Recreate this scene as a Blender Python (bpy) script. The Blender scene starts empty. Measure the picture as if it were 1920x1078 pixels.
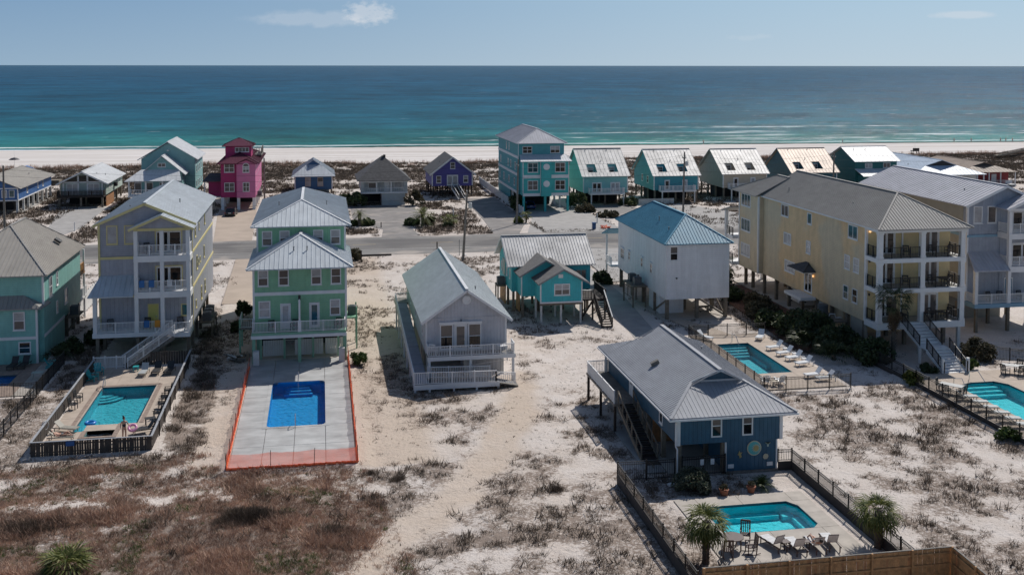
import bpy, bmesh, math, random
import numpy as np
from mathutils import Vector, Matrix
random.seed(7); RNG=np.random.default_rng(11)
S=bpy.context.scene; COL=S.collection
# ---------------------------------------------------------------- camera, sky, sun, exposure
R=math.radians
YAW,PITCH,FPX,CAMH=R(10.2),R(3.0),2000.0,28.0
cd=bpy.data.cameras.new('camera'); cam=bpy.data.objects.new('camera',cd); COL.objects.link(cam)
cam.location=(0,0,CAMH); cam.rotation_euler=(R(90)-PITCH,R(-0.06),-YAW)
cd.sensor_fit='HORIZONTAL'; cd.sensor_width=36; cd.lens=36*FPX/1920
cd.shift_y=-(539-(123+FPX*math.tan(PITCH)))/1920
cd.clip_start=1; cd.clip_end=90000
S.camera=cam
SUN_EL,SUN_AZ=R(47),R(40)
W=bpy.data.worlds.new("World"); S.world=W; W.use_nodes=True
nt=W.node_tree; N=nt.nodes; L=nt.links
bg=N['Background']; bg.inputs['Strength'].default_value=0.066
sky=N.new('ShaderNodeTexSky'); sky.sky_type='NISHITA'; sky.sun_disc=False
sky.sun_elevation=SUN_EL; sky.sun_rotation=SUN_AZ; sky.air_density=1.0; sky.dust_density=0.6; sky.ozone_density=2.2; sky.altitude=0
# a few thin clouds near the horizon, in the sky itself (by direction)
tc=N.new('ShaderNodeTexCoord'); sep=N.new('ShaderNodeSeparateXYZ'); L.new(tc.outputs['Generated'],sep.inputs[0])
def wm(op,a,b=None,c=None,clamp=False):
    n=N.new('ShaderNodeMath'); n.operation=op; n.use_clamp=clamp
    for i,v in enumerate((a,b,c)):
        if v is None: continue
        if isinstance(v,(int,float)): n.inputs[i].default_value=v
        else: L.new(v,n.inputs[i])
    return n.outputs[0]
az=wm('ARCTAN2',sep.outputs[0],sep.outputs[1]); el=wm('ARCSINE',sep.outputs[2])
def cloud(a0,e0,wa,we,scale,thr,seed):
    da=wm('DIVIDE',wm('SUBTRACT',az,a0),wa); de=wm('DIVIDE',wm('SUBTRACT',el,e0),we)
    r2=wm('ADD',wm('MULTIPLY',da,da),wm('MULTIPLY',de,de)); core=wm('SUBTRACT',1.0,r2,clamp=True)
    cb=N.new('ShaderNodeCombineXYZ'); L.new(wm('MULTIPLY',az,scale),cb.inputs[0]); L.new(wm('MULTIPLY',el,scale*1.7),cb.inputs[1]); cb.inputs[2].default_value=seed
    no=N.new('ShaderNodeTexNoise'); no.inputs['Scale'].default_value=1; no.inputs['Detail'].default_value=7; no.inputs['Roughness'].default_value=.58; L.new(cb.outputs[0],no.inputs['Vector'])
    return wm('MULTIPLY',wm('SUBTRACT',wm('ADD',wm('MULTIPLY',core,.55),no.outputs[0]),thr),wm('MULTIPLY',core,5.0),clamp=True)
def pxdir(px,py):
    a=YAW+math.atan((px-960)/FPX); return a,(123-py)/FPX*math.cos(a-YAW)
a,e=pxdir(692,26); c1=cloud(a,e,.036,.017,130,.77,1.3)
a,e=pxdir(590,38); c2=cloud(a,e,.085,.012,46,.72,5.1)
a,e=pxdir(1795,29); c3=cloud(a,e,.042,.005,34,.70,9.2)
a,e=pxdir(1400,70); c4=cloud(a,e,.035,.006,34,.86,2.2)
cm=wm('ADD',wm('ADD',wm('MULTIPLY',c1,.5),wm('MULTIPLY',c2,.24)),wm('ADD',wm('MULTIPLY',c3,.40),wm('MULTIPLY',c4,.2)),clamp=True)
hz=N.new('ShaderNodeMixRGB'); hf=N.new('ShaderNodeMapRange'); hf.interpolation_type='SMOOTHSTEP'; hf.inputs['From Min'].default_value=0; hf.inputs['From Max'].default_value=.35; hf.inputs['To Min'].default_value=.97; hf.inputs['To Max'].default_value=0; L.new(el,hf.inputs['Value']); L.new(hf.outputs[0],hz.inputs[0]); L.new(sky.outputs[0],hz.inputs[1])
# sea air: blue-grey toward the horizon, paler toward the sun
hc=N.new('ShaderNodeMixRGB'); sa=wm('ADD',wm('MULTIPLY',wm('COSINE',wm('SUBTRACT',az,SUN_AZ)),.5),.5); L.new(wm('POWER',sa,9.0),hc.inputs[0]); hc.inputs[1].default_value=(2.35,4.25,6.9,1); hc.inputs[2].default_value=(5.6,7.9,10.0,1)
gr=N.new('ShaderNodeMixRGB'); L.new(wm('MULTIPLY',wm('SUBTRACT',1.0,wm('DIVIDE',el,.055),clamp=True),.75),gr.inputs[0]); L.new(hc.outputs[0],gr.inputs[1]); gh=N.new('ShaderNodeMixRGB'); L.new(wm('POWER',sa,9.0),gh.inputs[0]); gh.inputs[1].default_value=(4.1,5.9,7.6,1); gh.inputs[2].default_value=(7.2,8.7,9.8,1); L.new(gh.outputs[0],gr.inputs[2]); L.new(gr.outputs[0],hz.inputs[2])
mixc=N.new('ShaderNodeMixRGB'); L.new(cm,mixc.inputs[0]); L.new(hz.outputs[0],mixc.inputs[1]); mixc.inputs[2].default_value=(9.3,9.8,10.5,1)
L.new(mixc.outputs[0],bg.inputs['Color'])
sl=bpy.data.lights.new('sun','SUN'); sl.energy=3.6; sl.angle=R(.53); sl.color=(1,.95,.885)
sun=bpy.data.objects.new('sun',sl); COL.objects.link(sun)
sdir=Vector((math.sin(SUN_AZ)*math.cos(SUN_EL),math.cos(SUN_AZ)*math.cos(SUN_EL),math.sin(SUN_EL)))
sun.rotation_euler=sdir.to_track_quat('Z','Y').to_euler(); sun.location=sdir*200
S.view_settings.view_transform='Standard'; S.view_settings.look='None'; S.view_settings.exposure=0.16; S.view_settings.gamma=1
S.view_settings.use_curve_mapping=False
S.render.engine='CYCLES'
# ---------------------------------------------------------------- materials
class Mats: pass
M=Mats()
def nn(nt,t,**k):
    n=nt.nodes.new(t)
    for a,v in k.items(): setattr(n,a,v)
    return n
def mat(name,col,rough=.6,metal=0,var=.12,vscale=1.2,bump=None,spec=.5,emit=None,col2=None,c2scale=.3,c2lo=.45,c2hi=.6,trans=0,aniso=None,streak=0):
    """painted / built surface: colour with low-frequency weathering and optional relief"""
    m=bpy.data.materials.new(name); m.use_nodes=True; nt=m.node_tree; p=nt.nodes['Principled BSDF']; L=nt.links
    geo=nn(nt,'ShaderNodeNewGeometry'); noi=nn(nt,'ShaderNodeTexNoise'); noi.inputs['Scale'].default_value=vscale; noi.inputs['Detail'].default_value=5; noi.inputs['Roughness'].default_value=.65
    if aniso:
        mp=nn(nt,'ShaderNodeMapping'); mp.inputs['Scale'].default_value=aniso; L.new(geo.outputs['Position'],mp.inputs[0]); L.new(mp.outputs[0],noi.inputs['Vector'])
    else: L.new(geo.outputs['Position'],noi.inputs['Vector'])
    mr=nn(nt,'ShaderNodeMapRange'); mr.inputs['From Min'].default_value=.3; mr.inputs['From Max'].default_value=.7; mr.inputs['To Min'].default_value=1-var; mr.inputs['To Max'].default_value=1+var*.5
    L.new(noi.outputs[0],mr.inputs['Value'])
    mx=nn(nt,'ShaderNodeMixRGB',blend_type='MULTIPLY'); mx.inputs[0].default_value=1; mx.inputs[1].default_value=(*col,1)
    L.new(mr.outputs[0],mx.inputs[2])
    if col2:
        n2=nn(nt,'ShaderNodeTexNoise'); n2.inputs['Scale'].default_value=c2scale; n2.inputs['Detail'].default_value=6; L.new(geo.outputs['Position'],n2.inputs['Vector'])
        r2=nn(nt,'ShaderNodeMapRange'); r2.inputs['From Min'].default_value=c2lo; r2.inputs['From Max'].default_value=c2hi; L.new(n2.outputs[0],r2.inputs['Value'])
        m2=nn(nt,'ShaderNodeMixRGB'); L.new(r2.outputs[0],m2.inputs[0]); m2.inputs[1].default_value=(*col,1); m2.inputs[2].default_value=(*col2,1); L.new(m2.outputs[0],mx.inputs[1])
    out=mx.outputs[0]
    if bump and bump[0] in('lap','groove') or streak:
        mp=nn(nt,'ShaderNodeMapping'); mp.inputs['Scale'].default_value=(1.6,1.6,.16) if not streak else (streak,streak*.35,.3); L.new(geo.outputs['Position'],mp.inputs[0])
        ns=nn(nt,'ShaderNodeTexNoise'); ns.inputs['Scale'].default_value=1; ns.inputs['Detail'].default_value=6; ns.inputs['Roughness'].default_value=.7; L.new(mp.outputs[0],ns.inputs['Vector'])
        rs=nn(nt,'ShaderNodeMapRange'); rs.inputs['From Min'].default_value=.3; rs.inputs['From Max'].default_value=.72; rs.inputs['To Min'].default_value=.86; rs.inputs['To Max'].default_value=1.08; L.new(ns.outputs[0],rs.inputs['Value'])
        ms=nn(nt,'ShaderNodeMixRGB',blend_type='MULTIPLY'); ms.inputs[0].default_value=1; L.new(out,ms.inputs[1]); L.new(rs.outputs[0],ms.inputs[2]); out=ms.outputs[0]
    if bump:
        kind,size,depth=bump
        sp=nn(nt,'ShaderNodeSeparateXYZ'); L.new(geo.outputs['Position'],sp.inputs[0])
        def ma(op,a,b):
            n=nn(nt,'ShaderNodeMath',operation=op)
            for i,v in enumerate((a,b)):
                if isinstance(v,(int,float)): n.inputs[i].default_value=v
                else: L.new(v,n.inputs[i])
            return n.outputs[0]
        if kind=='lap': h=ma('FRACT',ma('DIVIDE',sp.outputs[2],size),0)
        elif kind=='groove': h=ma('MINIMUM',ma('MULTIPLY',ma('FRACT',ma('DIVIDE',ma('ADD',sp.outputs[0],sp.outputs[1]),size),0),8),1)
        else:
            n3=nn(nt,'ShaderNodeTexNoise'); n3.inputs['Scale'].default_value=1/size; n3.inputs['Detail'].default_value=6; L.new(geo.outputs['Position'],n3.inputs['Vector']); h=n3.outputs[0]
        b=nn(nt,'ShaderNodeBump'); b.inputs['Distance'].default_value=depth; b.inputs['Strength'].default_value=1; L.new(h,b.inputs['Height']); L.new(b.outputs[0],p.inputs['Normal'])
        if kind in('lap','groove'):
            k=ma('ADD',ma('MULTIPLY',ma('MINIMUM',ma('MULTIPLY',h,5 if kind=='lap' else 1),1),.16),.84)
            m3=nn(nt,'ShaderNodeMixRGB',blend_type='MULTIPLY'); m3.inputs[0].default_value=1; L.new(out,m3.inputs[1]); L.new(k,m3.inputs[2]); out=m3.outputs[0]
    L.new(out,p.inputs['Base Color']); p.inputs['Roughness'].default_value=rough; p.inputs['Metallic'].default_value=metal; p.inputs['Specular IOR Level'].default_value=(.25 if name.startswith('roof') and name!='roof_sky' else spec)
    if trans: p.inputs['Transmission Weight'].default_value=trans
    if emit: p.inputs['Emission Color'].default_value=(*emit[0],1); p.inputs['Emission Strength'].default_value=emit[1]
    return m
def glassmat(name,col,rough=.06):
    m=mat(name,col,rough,var=.35,vscale=.7,spec=.6); return m
def leafmat(name,cols,rough=.6,tr=.25):
    """foliage: a colour ramp picked per leaf, some light through the leaf"""
    m=bpy.data.materials.new(name); m.use_nodes=True; nt=m.node_tree; L=nt.links; p=nt.nodes['Principled BSDF']
    g=nn(nt,'ShaderNodeNewGeometry'); r=nn(nt,'ShaderNodeValToRGB'); L.new(g.outputs['Random Per Island'],r.inputs[0])
    e=r.color_ramp.elements; e[0].color=(*cols[0],1); e[1].color=(*cols[-1],1)
    for i,c in enumerate(cols[1:-1]): q=e.new((i+1)/(len(cols)-1)); q.color=(*c,1)
    n2=nn(nt,'ShaderNodeTexNoise'); n2.inputs['Scale'].default_value=.45; L.new(g.outputs['Position'],n2.inputs['Vector'])
    mr=nn(nt,'ShaderNodeMapRange'); mr.inputs['From Min'].default_value=.3; mr.inputs['From Max'].default_value=.7; mr.inputs['To Min'].default_value=.65; mr.inputs['To Max'].default_value=1.25; L.new(n2.outputs[0],mr.inputs['Value'])
    mx=nn(nt,'ShaderNodeMixRGB',blend_type='MULTIPLY'); mx.inputs[0].default_value=1; L.new(r.outputs[0],mx.inputs[1]); L.new(mr.outputs[0],mx.inputs[2])
    L.new(mx.outputs[0],p.inputs['Base Color']); p.inputs['Roughness'].default_value=rough; p.inputs['Specular IOR Level'].default_value=.3
    t=nn(nt,'ShaderNodeBsdfTranslucent'); L.new(mx.outputs[0],t.inputs['Color']); ms=nn(nt,'ShaderNodeMixShader'); ms.inputs[0].default_value=tr
    L.new(p.outputs[0],ms.inputs[1]); L.new(t.outputs[0],ms.inputs[2]); L.new(ms.outputs[0],nt.nodes['Material Output'].inputs['Surface'])
    return m
def C(name,*a,**k): setattr(M,name,mat(name,*a,**k))
C('white',(.74,.74,.74),.5,var=.08); C('white_old',(.62,.62,.60),.6,var=.15); C('cream',(.66,.62,.5),.55); C('yellow_trim',(.66,.57,.27),.5)
C('grey_blue',(.37,.385,.44),.6,bump=('groove',.4,.02)); C('grey_blue_lap',(.36,.375,.43),.6,bump=('lap',.2,.02))
C('mint',(.24,.52,.47),.6,bump=('lap',.2,.02)); C('green',(.25,.50,.32),.6,bump=('lap',.2,.02)); C('green_v',(.25,.52,.33),.6,bump=('groove',.35,.02)); C('green_post',(.22,.42,.29),.6)
C('lilac',(.53,.535,.565),.6,bump=('groove',.3,.02)); C('turq',(.055,.47,.52),.6,bump=('groove',.3,.02)); C('house_white',(.78,.79,.81),.6,bump=('lap',.22,.015),var=.06)
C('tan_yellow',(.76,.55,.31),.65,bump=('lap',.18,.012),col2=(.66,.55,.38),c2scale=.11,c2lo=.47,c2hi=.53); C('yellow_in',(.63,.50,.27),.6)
C('blue_grey',(.34,.375,.44),.6,bump=('groove',.4,.015)); C('blue_band',(.22,.37,.48),.6); C('taupe',(.33,.315,.27),.65)
C('navy',(.028,.105,.175),.55,bump=('groove',.3,.02),var=.2)
C('royal',(.045,.14,.36),.6,bump=('lap',.25,.02)); C('denim',(.04,.13,.27),.6); C('sage',(.33,.40,.37),.6); C('sage_lt',(.42,.50,.44),.6); C('seafoam',(.22,.42,.42),.6); C('magenta',(.40,.022,.13),.6); C('pink',(.60,.17,.33),.6); C('purple',(.085,.075,.30),.6)
C('teal',(.05,.43,.42),.6); C('teal_dk',(.08,.33,.36),.6); C('mint_lt',(.17,.58,.48),.6); C('mint_front',(.22,.50,.50),.6); C('teal_blue',(.05,.30,.36),.6); C('beige',(.50,.43,.33),.6); C('beige_dk',(.34,.32,.27),.65); C('deep_teal',(.035,.12,.15),.6); C('forest',(.02,.15,.15),.6); C('red',(.25,.025,.03),.6); C('grey_wall',(.42,.44,.44),.6)
rk=dict(vscale=.35,var=.1,streak=1.8)
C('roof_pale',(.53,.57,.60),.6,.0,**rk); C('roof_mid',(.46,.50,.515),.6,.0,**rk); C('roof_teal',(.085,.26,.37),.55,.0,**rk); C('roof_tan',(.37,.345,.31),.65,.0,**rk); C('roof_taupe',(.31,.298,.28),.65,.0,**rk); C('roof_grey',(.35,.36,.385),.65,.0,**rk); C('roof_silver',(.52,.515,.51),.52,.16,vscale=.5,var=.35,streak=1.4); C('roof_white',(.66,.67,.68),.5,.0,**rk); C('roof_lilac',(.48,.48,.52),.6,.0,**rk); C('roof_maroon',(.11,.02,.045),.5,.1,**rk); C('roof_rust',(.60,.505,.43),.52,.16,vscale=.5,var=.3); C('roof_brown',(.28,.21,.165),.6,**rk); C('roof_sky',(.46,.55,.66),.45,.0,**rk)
C('shingle',(.075,.075,.08),.85,var=.35,vscale=2,bump=('noise',.25,.03)); C('shingle_brown',(.155,.148,.145),.85,var=.25,vscale=2,bump=('noise',.25,.03))
C('wood_grey',(.19,.175,.155),.8,var=.4,vscale=3,bump=('noise',.12,.01)); C('wood_pile',(.20,.165,.125),.85,var=.35,vscale=2); C('wood_dark',(.035,.026,.022),.75,var=.4,vscale=3); C('wood_tan',(.47,.25,.105),.75,var=.4,vscale=4,bump=('noise',.1,.01)); C('wood_red',(.40,.19,.08),.75,var=.4,vscale=4); C('fence_wood',(.075,.062,.052),.85,var=.45,vscale=3,bump=('noise',.1,.01)); C('fence_cap',(.33,.34,.36),.7,var=.2)
C('concrete',(.43,.39,.345),.85,var=.22,vscale=.8,bump=('noise',.15,.006)); C('concrete_new',(.43,.435,.43),.8,var=.3,vscale=1,aniso=(.35,.9,1),col2=(.37,.37,.365),c2scale=.45,bump=('noise',.2,.005)); C('concrete_tan',(.44,.365,.30),.85,var=.18,vscale=.8,bump=('noise',.15,.006)); C('paver',(.29,.22,.18),.85,var=.35,vscale=3); C('coping',(.45,.38,.32),.8,var=.2,vscale=3); C('timber_kerb',(.06,.05,.045),.9,var=.3,vscale=2)
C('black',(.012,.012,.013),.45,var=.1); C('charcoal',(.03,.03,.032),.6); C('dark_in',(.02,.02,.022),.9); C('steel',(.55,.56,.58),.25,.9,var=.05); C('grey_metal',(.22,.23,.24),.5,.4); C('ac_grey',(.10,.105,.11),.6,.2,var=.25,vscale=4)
C('teal_plastic',(.02,.34,.36),.45); C('white_plastic',(.72,.74,.76),.4); C('blue_plastic',(.012,.075,.21),.4); C('orange',(.75,.12,.03),.6); C('pink_plastic',(.80,.36,.55),.35); C('tube_blue',(.03,.22,.6),.3); C('brown_poly',(.085,.055,.05),.55,var=.25,vscale=3); C('towel',(.66,.66,.66),.9,var=.15,vscale=6); C('towel_blue',(.05,.16,.38),.9); C('towel_orange',(.66,.27,.04),.9); C('terracotta',(.30,.11,.06),.8)
C('door_yellow',(.60,.55,.16),.5); C('door_blue',(.04,.20,.34),.45); C('blue_tarp',(.02,.10,.30),.6)
C('skin',(.52,.30,.21),.55,var=.05); C('hair',(.018,.014,.012),.6); C('swim_black',(.02,.02,.03),.6); C('shorts',(.14,.16,.17),.8); C('shirt',(.10,.12,.17),.8)
C('lamp',(.9,.75,.5),.4,emit=((1,.55,.22),1.1)); C('wire',(.02,.02,.02),.6)
C('road',(.125,.118,.115),.9,var=.32,vscale=1,aniso=(.05,1.3,1),col2=(.175,.165,.155),c2scale=.12,bump=('noise',.05,.004)); C('shoulder',(.21,.20,.19),.9,var=.3,vscale=1,aniso=(.08,1.2,1),col2=(.36,.32,.285),c2scale=.2,c2lo=.5,c2hi=.62); C('drive_grey',(.23,.215,.205),.9,var=.28,vscale=.4,col2=(.36,.32,.285),c2scale=.25,c2lo=.5,c2hi=.7,bump=('noise',.2,.01)); C('drive_conc',(.43,.345,.275),.85,var=.16,vscale=.3); C('path_grey',(.36,.345,.33),.9,var=.22,vscale=.6); C('line_white',(.50,.49,.47),.8,var=.35,vscale=1.5); C('line_yellow',(.48,.36,.17),.8,var=.4,vscale=1.5)
C('mulch',(.15,.07,.045),.95,var=.45,vscale=3,bump=('noise',.2,.05)); C('foam',(.80,.82,.83),.7)
C('trunk',(.10,.085,.07),.95,var=.45,vscale=5,bump=('noise',.08,.03)); C('car_black',(.012,.012,.015),.25); C('car_white',(.7,.7,.7),.25); C('car_blue',(.01,.06,.22),.25); C('tyre',(.012,.012,.012),.8); C('tail',(.3,.01,.01),.3); C('disc_cream',(.55,.50,.36),.6); C('disc_teal',(.10,.42,.42),.6); C('gold',(.42,.33,.13),.5); C('rust_junk',(.25,.18,.12),.9,var=.5,vscale=4)
M.glass=glassmat('glass',(.010,.012,.015)); M.glass_teal=glassmat('glass_teal',(.025,.085,.10)); M.blind=glassmat('blind_behind_glass',(.42,.42,.43),.15); M.blind_dk=glassmat('dim_curtain_behind_glass',(.13,.115,.11),.12)
# orange barrier mesh: a woven net, half of it open
m=bpy.data.materials.new('barrier_net'); m.use_nodes=True; nt=m.node_tree; p=nt.nodes['Principled BSDF']; p.inputs['Base Color'].default_value=(.80,.10,.045,1); p.inputs['Roughness'].default_value=.6
t=nn(nt,'ShaderNodeBsdfTransparent'); ms=nn(nt,'ShaderNodeMixShader'); ms.inputs[0].default_value=.46; tl=nn(nt,'ShaderNodeBsdfTranslucent'); tl.inputs[0].default_value=(.92,.17,.07,1); m1=nn(nt,'ShaderNodeMixShader'); m1.inputs[0].default_value=.55; nt.links.new(p.outputs[0],m1.inputs[1]); nt.links.new(tl.outputs[0],m1.inputs[2]); nt.links.new(t.outputs[0],ms.inputs[1]); nt.links.new(m1.outputs[0],ms.inputs[2]); nt.links.new(ms.outputs[0],nt.nodes['Material Output'].inputs['Surface']); M.net=m
def watermat(name,tint,scale=2.2,bumpd=.06,body=(.02,.2,.22),bodyf=.0):
    m=bpy.data.materials.new(name); m.use_nodes=True; nt=m.node_tree; L=nt.links; nt.nodes.remove(nt.nodes['Principled BSDF'])
    g=nn(nt,'ShaderNodeNewGeometry'); no=nn(nt,'ShaderNodeTexNoise'); no.inputs['Scale'].default_value=scale; no.inputs['Detail'].default_value=4; no.inputs['Distortion'].default_value=.6; L.new(g.outputs['Position'],no.inputs['Vector'])
    b=nn(nt,'ShaderNodeBump'); b.inputs['Distance'].default_value=bumpd; L.new(no.outputs[0],b.inputs['Height'])
    f=nn(nt,'ShaderNodeFresnel'); f.inputs[0].default_value=1.33; L.new(b.outputs[0],f.inputs['Normal'])
    t=nn(nt,'ShaderNodeBsdfTransparent'); t.inputs[0].default_value=(*tint,1)
    d=nn(nt,'ShaderNodeBsdfDiffuse'); d.inputs[0].default_value=(*body,1); m0=nn(nt,'ShaderNodeMixShader'); m0.inputs[0].default_value=bodyf; L.new(t.outputs[0],m0.inputs[1]); L.new(d.outputs[0],m0.inputs[2])
    gl=nn(nt,'ShaderNodeBsdfGlossy'); gl.inputs['Roughness'].default_value=.04; L.new(b.outputs[0],gl.inputs['Normal'])
    ms=nn(nt,'ShaderNodeMixShader'); L.new(f.outputs[0],ms.inputs[0]); L.new(m0.outputs[0],ms.inputs[1]); L.new(gl.outputs[0],ms.inputs[2]); L.new(ms.outputs[0],nt.nodes['Material Output'].inputs['Surface'])
    return m
M.water=watermat('pool_water',(.62,.93,.95)); M.water_spa=watermat('spa_water',(.75,.92,.92))
C('basin_blue',(.012,.30,.66),.7,var=.2,vscale=3.0); C('basin_turq',(.07,.66,.74),.7,var=.12,vscale=2.5); C('basin_sea',(.085,.46,.55),.7,var=.22,vscale=4.0); C('basin_spa',(.12,.22,.22),.7); C('tile_dark',(.03,.07,.10),.4)
# ---------------------------------------------------------------- mesh helpers
LOC={}
def V3(*a): return Vector(a)
class MB:
    def __init__(s): s.v=[]; s.f=[]
    def add(s,vs,fs):
        o=len(s.v); s.v+= [tuple(v) for v in vs]; s.f+=[tuple(o+i for i in f) for f in fs]; return s
    def box(s,x0,y0,z0,x1,y1,z1):
        return s.add([(x0,y0,z0),(x1,y0,z0),(x1,y1,z0),(x0,y1,z0),(x0,y0,z1),(x1,y0,z1),(x1,y1,z1),(x0,y1,z1)],[(3,2,1,0),(4,5,6,7),(0,1,5,4),(1,2,6,5),(2,3,7,6),(3,0,4,7)])
    def obox(s,c,a,b,d):
        c,a,b,d=map(Vector,(c,a,b,d)); q=[c-a-b-d,c+a-b-d,c+a+b-d,c-a+b-d,c-a-b+d,c+a-b+d,c+a+b+d,c-a+b+d]
        return s.add(q,[(3,2,1,0),(4,5,6,7),(0,1,5,4),(1,2,6,5),(2,3,7,6),(3,0,4,7)])
    def bar(s,p,q,w,h,up=(0,0,1)):
        p,q=Vector(p),Vector(q); d=q-p
        if d.length<1e-6: return s
        a=d.normalized(); u=Vector(up); side=a.cross(u)
        if side.length<1e-4: side=a.cross(Vector((0,1,0)))
        side.normalize(); u=side.cross(a)
        return s.obox((p+q)/2,d/2,side*(w/2),u*(h/2))
    def tube(s,p,q,r,n=8,r2=None):
        p,q=Vector(p),Vector(q); r2=r if r2 is None else r2; a=(q-p).normalized(); x=a.orthogonal().normalized(); y=a.cross(x)
        vs=[]; 
        for c,rr in((p,r),(q,r2)):
            for i in range(n):
                t=2*math.pi*i/n; vs.append(c+x*(math.cos(t)*rr)+y*(math.sin(t)*rr))
        fs=[(i,(i+1)%n,n+(i+1)%n,n+i) for i in range(n)]+[tuple(range(n-1,-1,-1)),tuple(range(n,2*n))]
        return s.add(vs,fs)
    def path(s,pts,r,n=6):
        for a,b in zip(pts[:-1],pts[1:]): s.tube(a,b,r,n)
        return s
    def lathe(s,c,prof,n=12):
        c=Vector(c); vs=[]; m=len(prof)
        for r,z in prof:
            for i in range(n):
                t=2*math.pi*i/n; vs.append(c+Vector((math.cos(t)*r,math.sin(t)*r,z)))
        fs=[(j*n+i,j*n+(i+1)%n,(j+1)*n+(i+1)%n,(j+1)*n+i) for j in range(m-1) for i in range(n)]+[tuple(range(n-1,-1,-1)),tuple((m-1)*n+i for i in range(n))]
        return s.add(vs,fs)
    def torus(s,c,R1,r,n=16,k=8,a=(1,0,0),b=(0,1,0)):
        c,a,b=map(Vector,(c,a,b)); up=a.cross(b); vs=[]
        for i in range(n):
            t=2*math.pi*i/n; d=a*math.cos(t)+b*math.sin(t)
            for j in range(k):
                p=2*math.pi*j/k; vs.append(c+d*(R1+r*math.cos(p))+up*(r*math.sin(p)))
        return s.add(vs,[(i*k+j,((i+1)%n)*k+j,((i+1)%n)*k+(j+1)%k,i*k+(j+1)%k) for i in range(n) for j in range(k)])
    def prism(s,poly,off):
        off=Vector(off); n=len(poly); vs=[Vector(p) for p in poly]+[Vector(p)+off for p in poly]
        return s.add(vs,[tuple(range(n-1,-1,-1)),tuple(range(n,2*n))]+[(i,(i+1)%n,n+(i+1)%n,n+i) for i in range(n)])
    def poly(s,pts): return s.add(pts,[tuple(range(len(pts)))])
    def mesh(s,name,m,org=(0,0,0),smooth=False,fix=True):
        me=bpy.data.meshes.new(name); ox,oy,oz=org
        me.from_pydata([(x-ox,y-oy,z-oz) for x,y,z in s.v],[],s.f)
        bm=bmesh.new() if fix and name!='water' else None
        if bm: bm.from_mesh(me); bmesh.ops.recalc_face_normals(bm,faces=bm.faces); bm.to_mesh(me); bm.free()
        if smooth: me.polygons.foreach_set('use_smooth',[True]*len(me.polygons))
        me.materials.append(m); return me
    def build(s,name,m,parent=None,kind=None,smooth=False,label=None,cat=None,group=None,org=None):
        if parent is not None: org=LOC[parent.name]
        elif org is None:
            xs=[v[0] for v in s.v]; ys=[v[1] for v in s.v]; org=((min(xs)+max(xs))/2,(min(ys)+max(ys))/2,min(v[2] for v in s.v))
        o=bpy.data.objects.new(name,s.mesh(name,m,org,smooth)); COL.objects.link(o)
        if parent is not None: o.parent=parent
        else: o.location=org
        LOC[o.name]=Vector(org)
        if kind: o['kind']=kind
        if label: o['label']=label
        if cat: o['category']=cat
        if group: o['group']=group
        return o
def share(src,name,parent,loc,rot=(0,0,0),scale=(1,1,1)):
    o=bpy.data.objects.new(name,src); COL.objects.link(o); o.parent=parent; o.location=Vector(loc)-LOC[parent.name]; o.rotation_euler=rot; o.scale=scale; LOC[o.name]=LOC[parent.name]; return o
def thing(name,label,cat,loc=(0,0,0),group=None):
    o=bpy.data.objects.new(name,None); COL.objects.link(o); o.location=loc; o.empty_display_size=.3; o['label']=label; o['category']=cat
    if group: o['group']=group
    LOC[o.name]=Vector(loc); return o
def dup(root,loc,rz=0,label=None,group=None,sc=1):
    r=root.copy(); COL.objects.link(r); r.location=loc; r.rotation_euler=(0,0,rz); r.scale=(sc,)*3
    if label: r['label']=label
    if group: r['group']=group
    for ch in list(root.children):
        c=ch.copy(); COL.objects.link(c); c.parent=r
        for g in ch.children:
            d=g.copy(); COL.objects.link(d); d.parent=c
    return r
def place(root,loc,rz=0): root.location=loc; root.rotation_euler=(0,0,rz)
FAC={'-y':(V3(1,0,0),V3(0,-1,0)),'+y':(V3(-1,0,0),V3(0,1,0)),'-x':(V3(0,-1,0),V3(-1,0,0)),'+x':(V3(0,1,0),V3(1,0,0))}
def lbox(mb,P,f,u0,u1,v0,v1,n0,n1):
    u,n=FAC[f]; P=Vector(P); c=P+u*((u0+u1)/2)+n*((n0+n1)/2)+V3(0,0,(v0+v1)/2)
    return mb.obox(c,u*((u1-u0)/2),n*((n1-n0)/2),V3(0,0,(v1-v0)/2))
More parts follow.
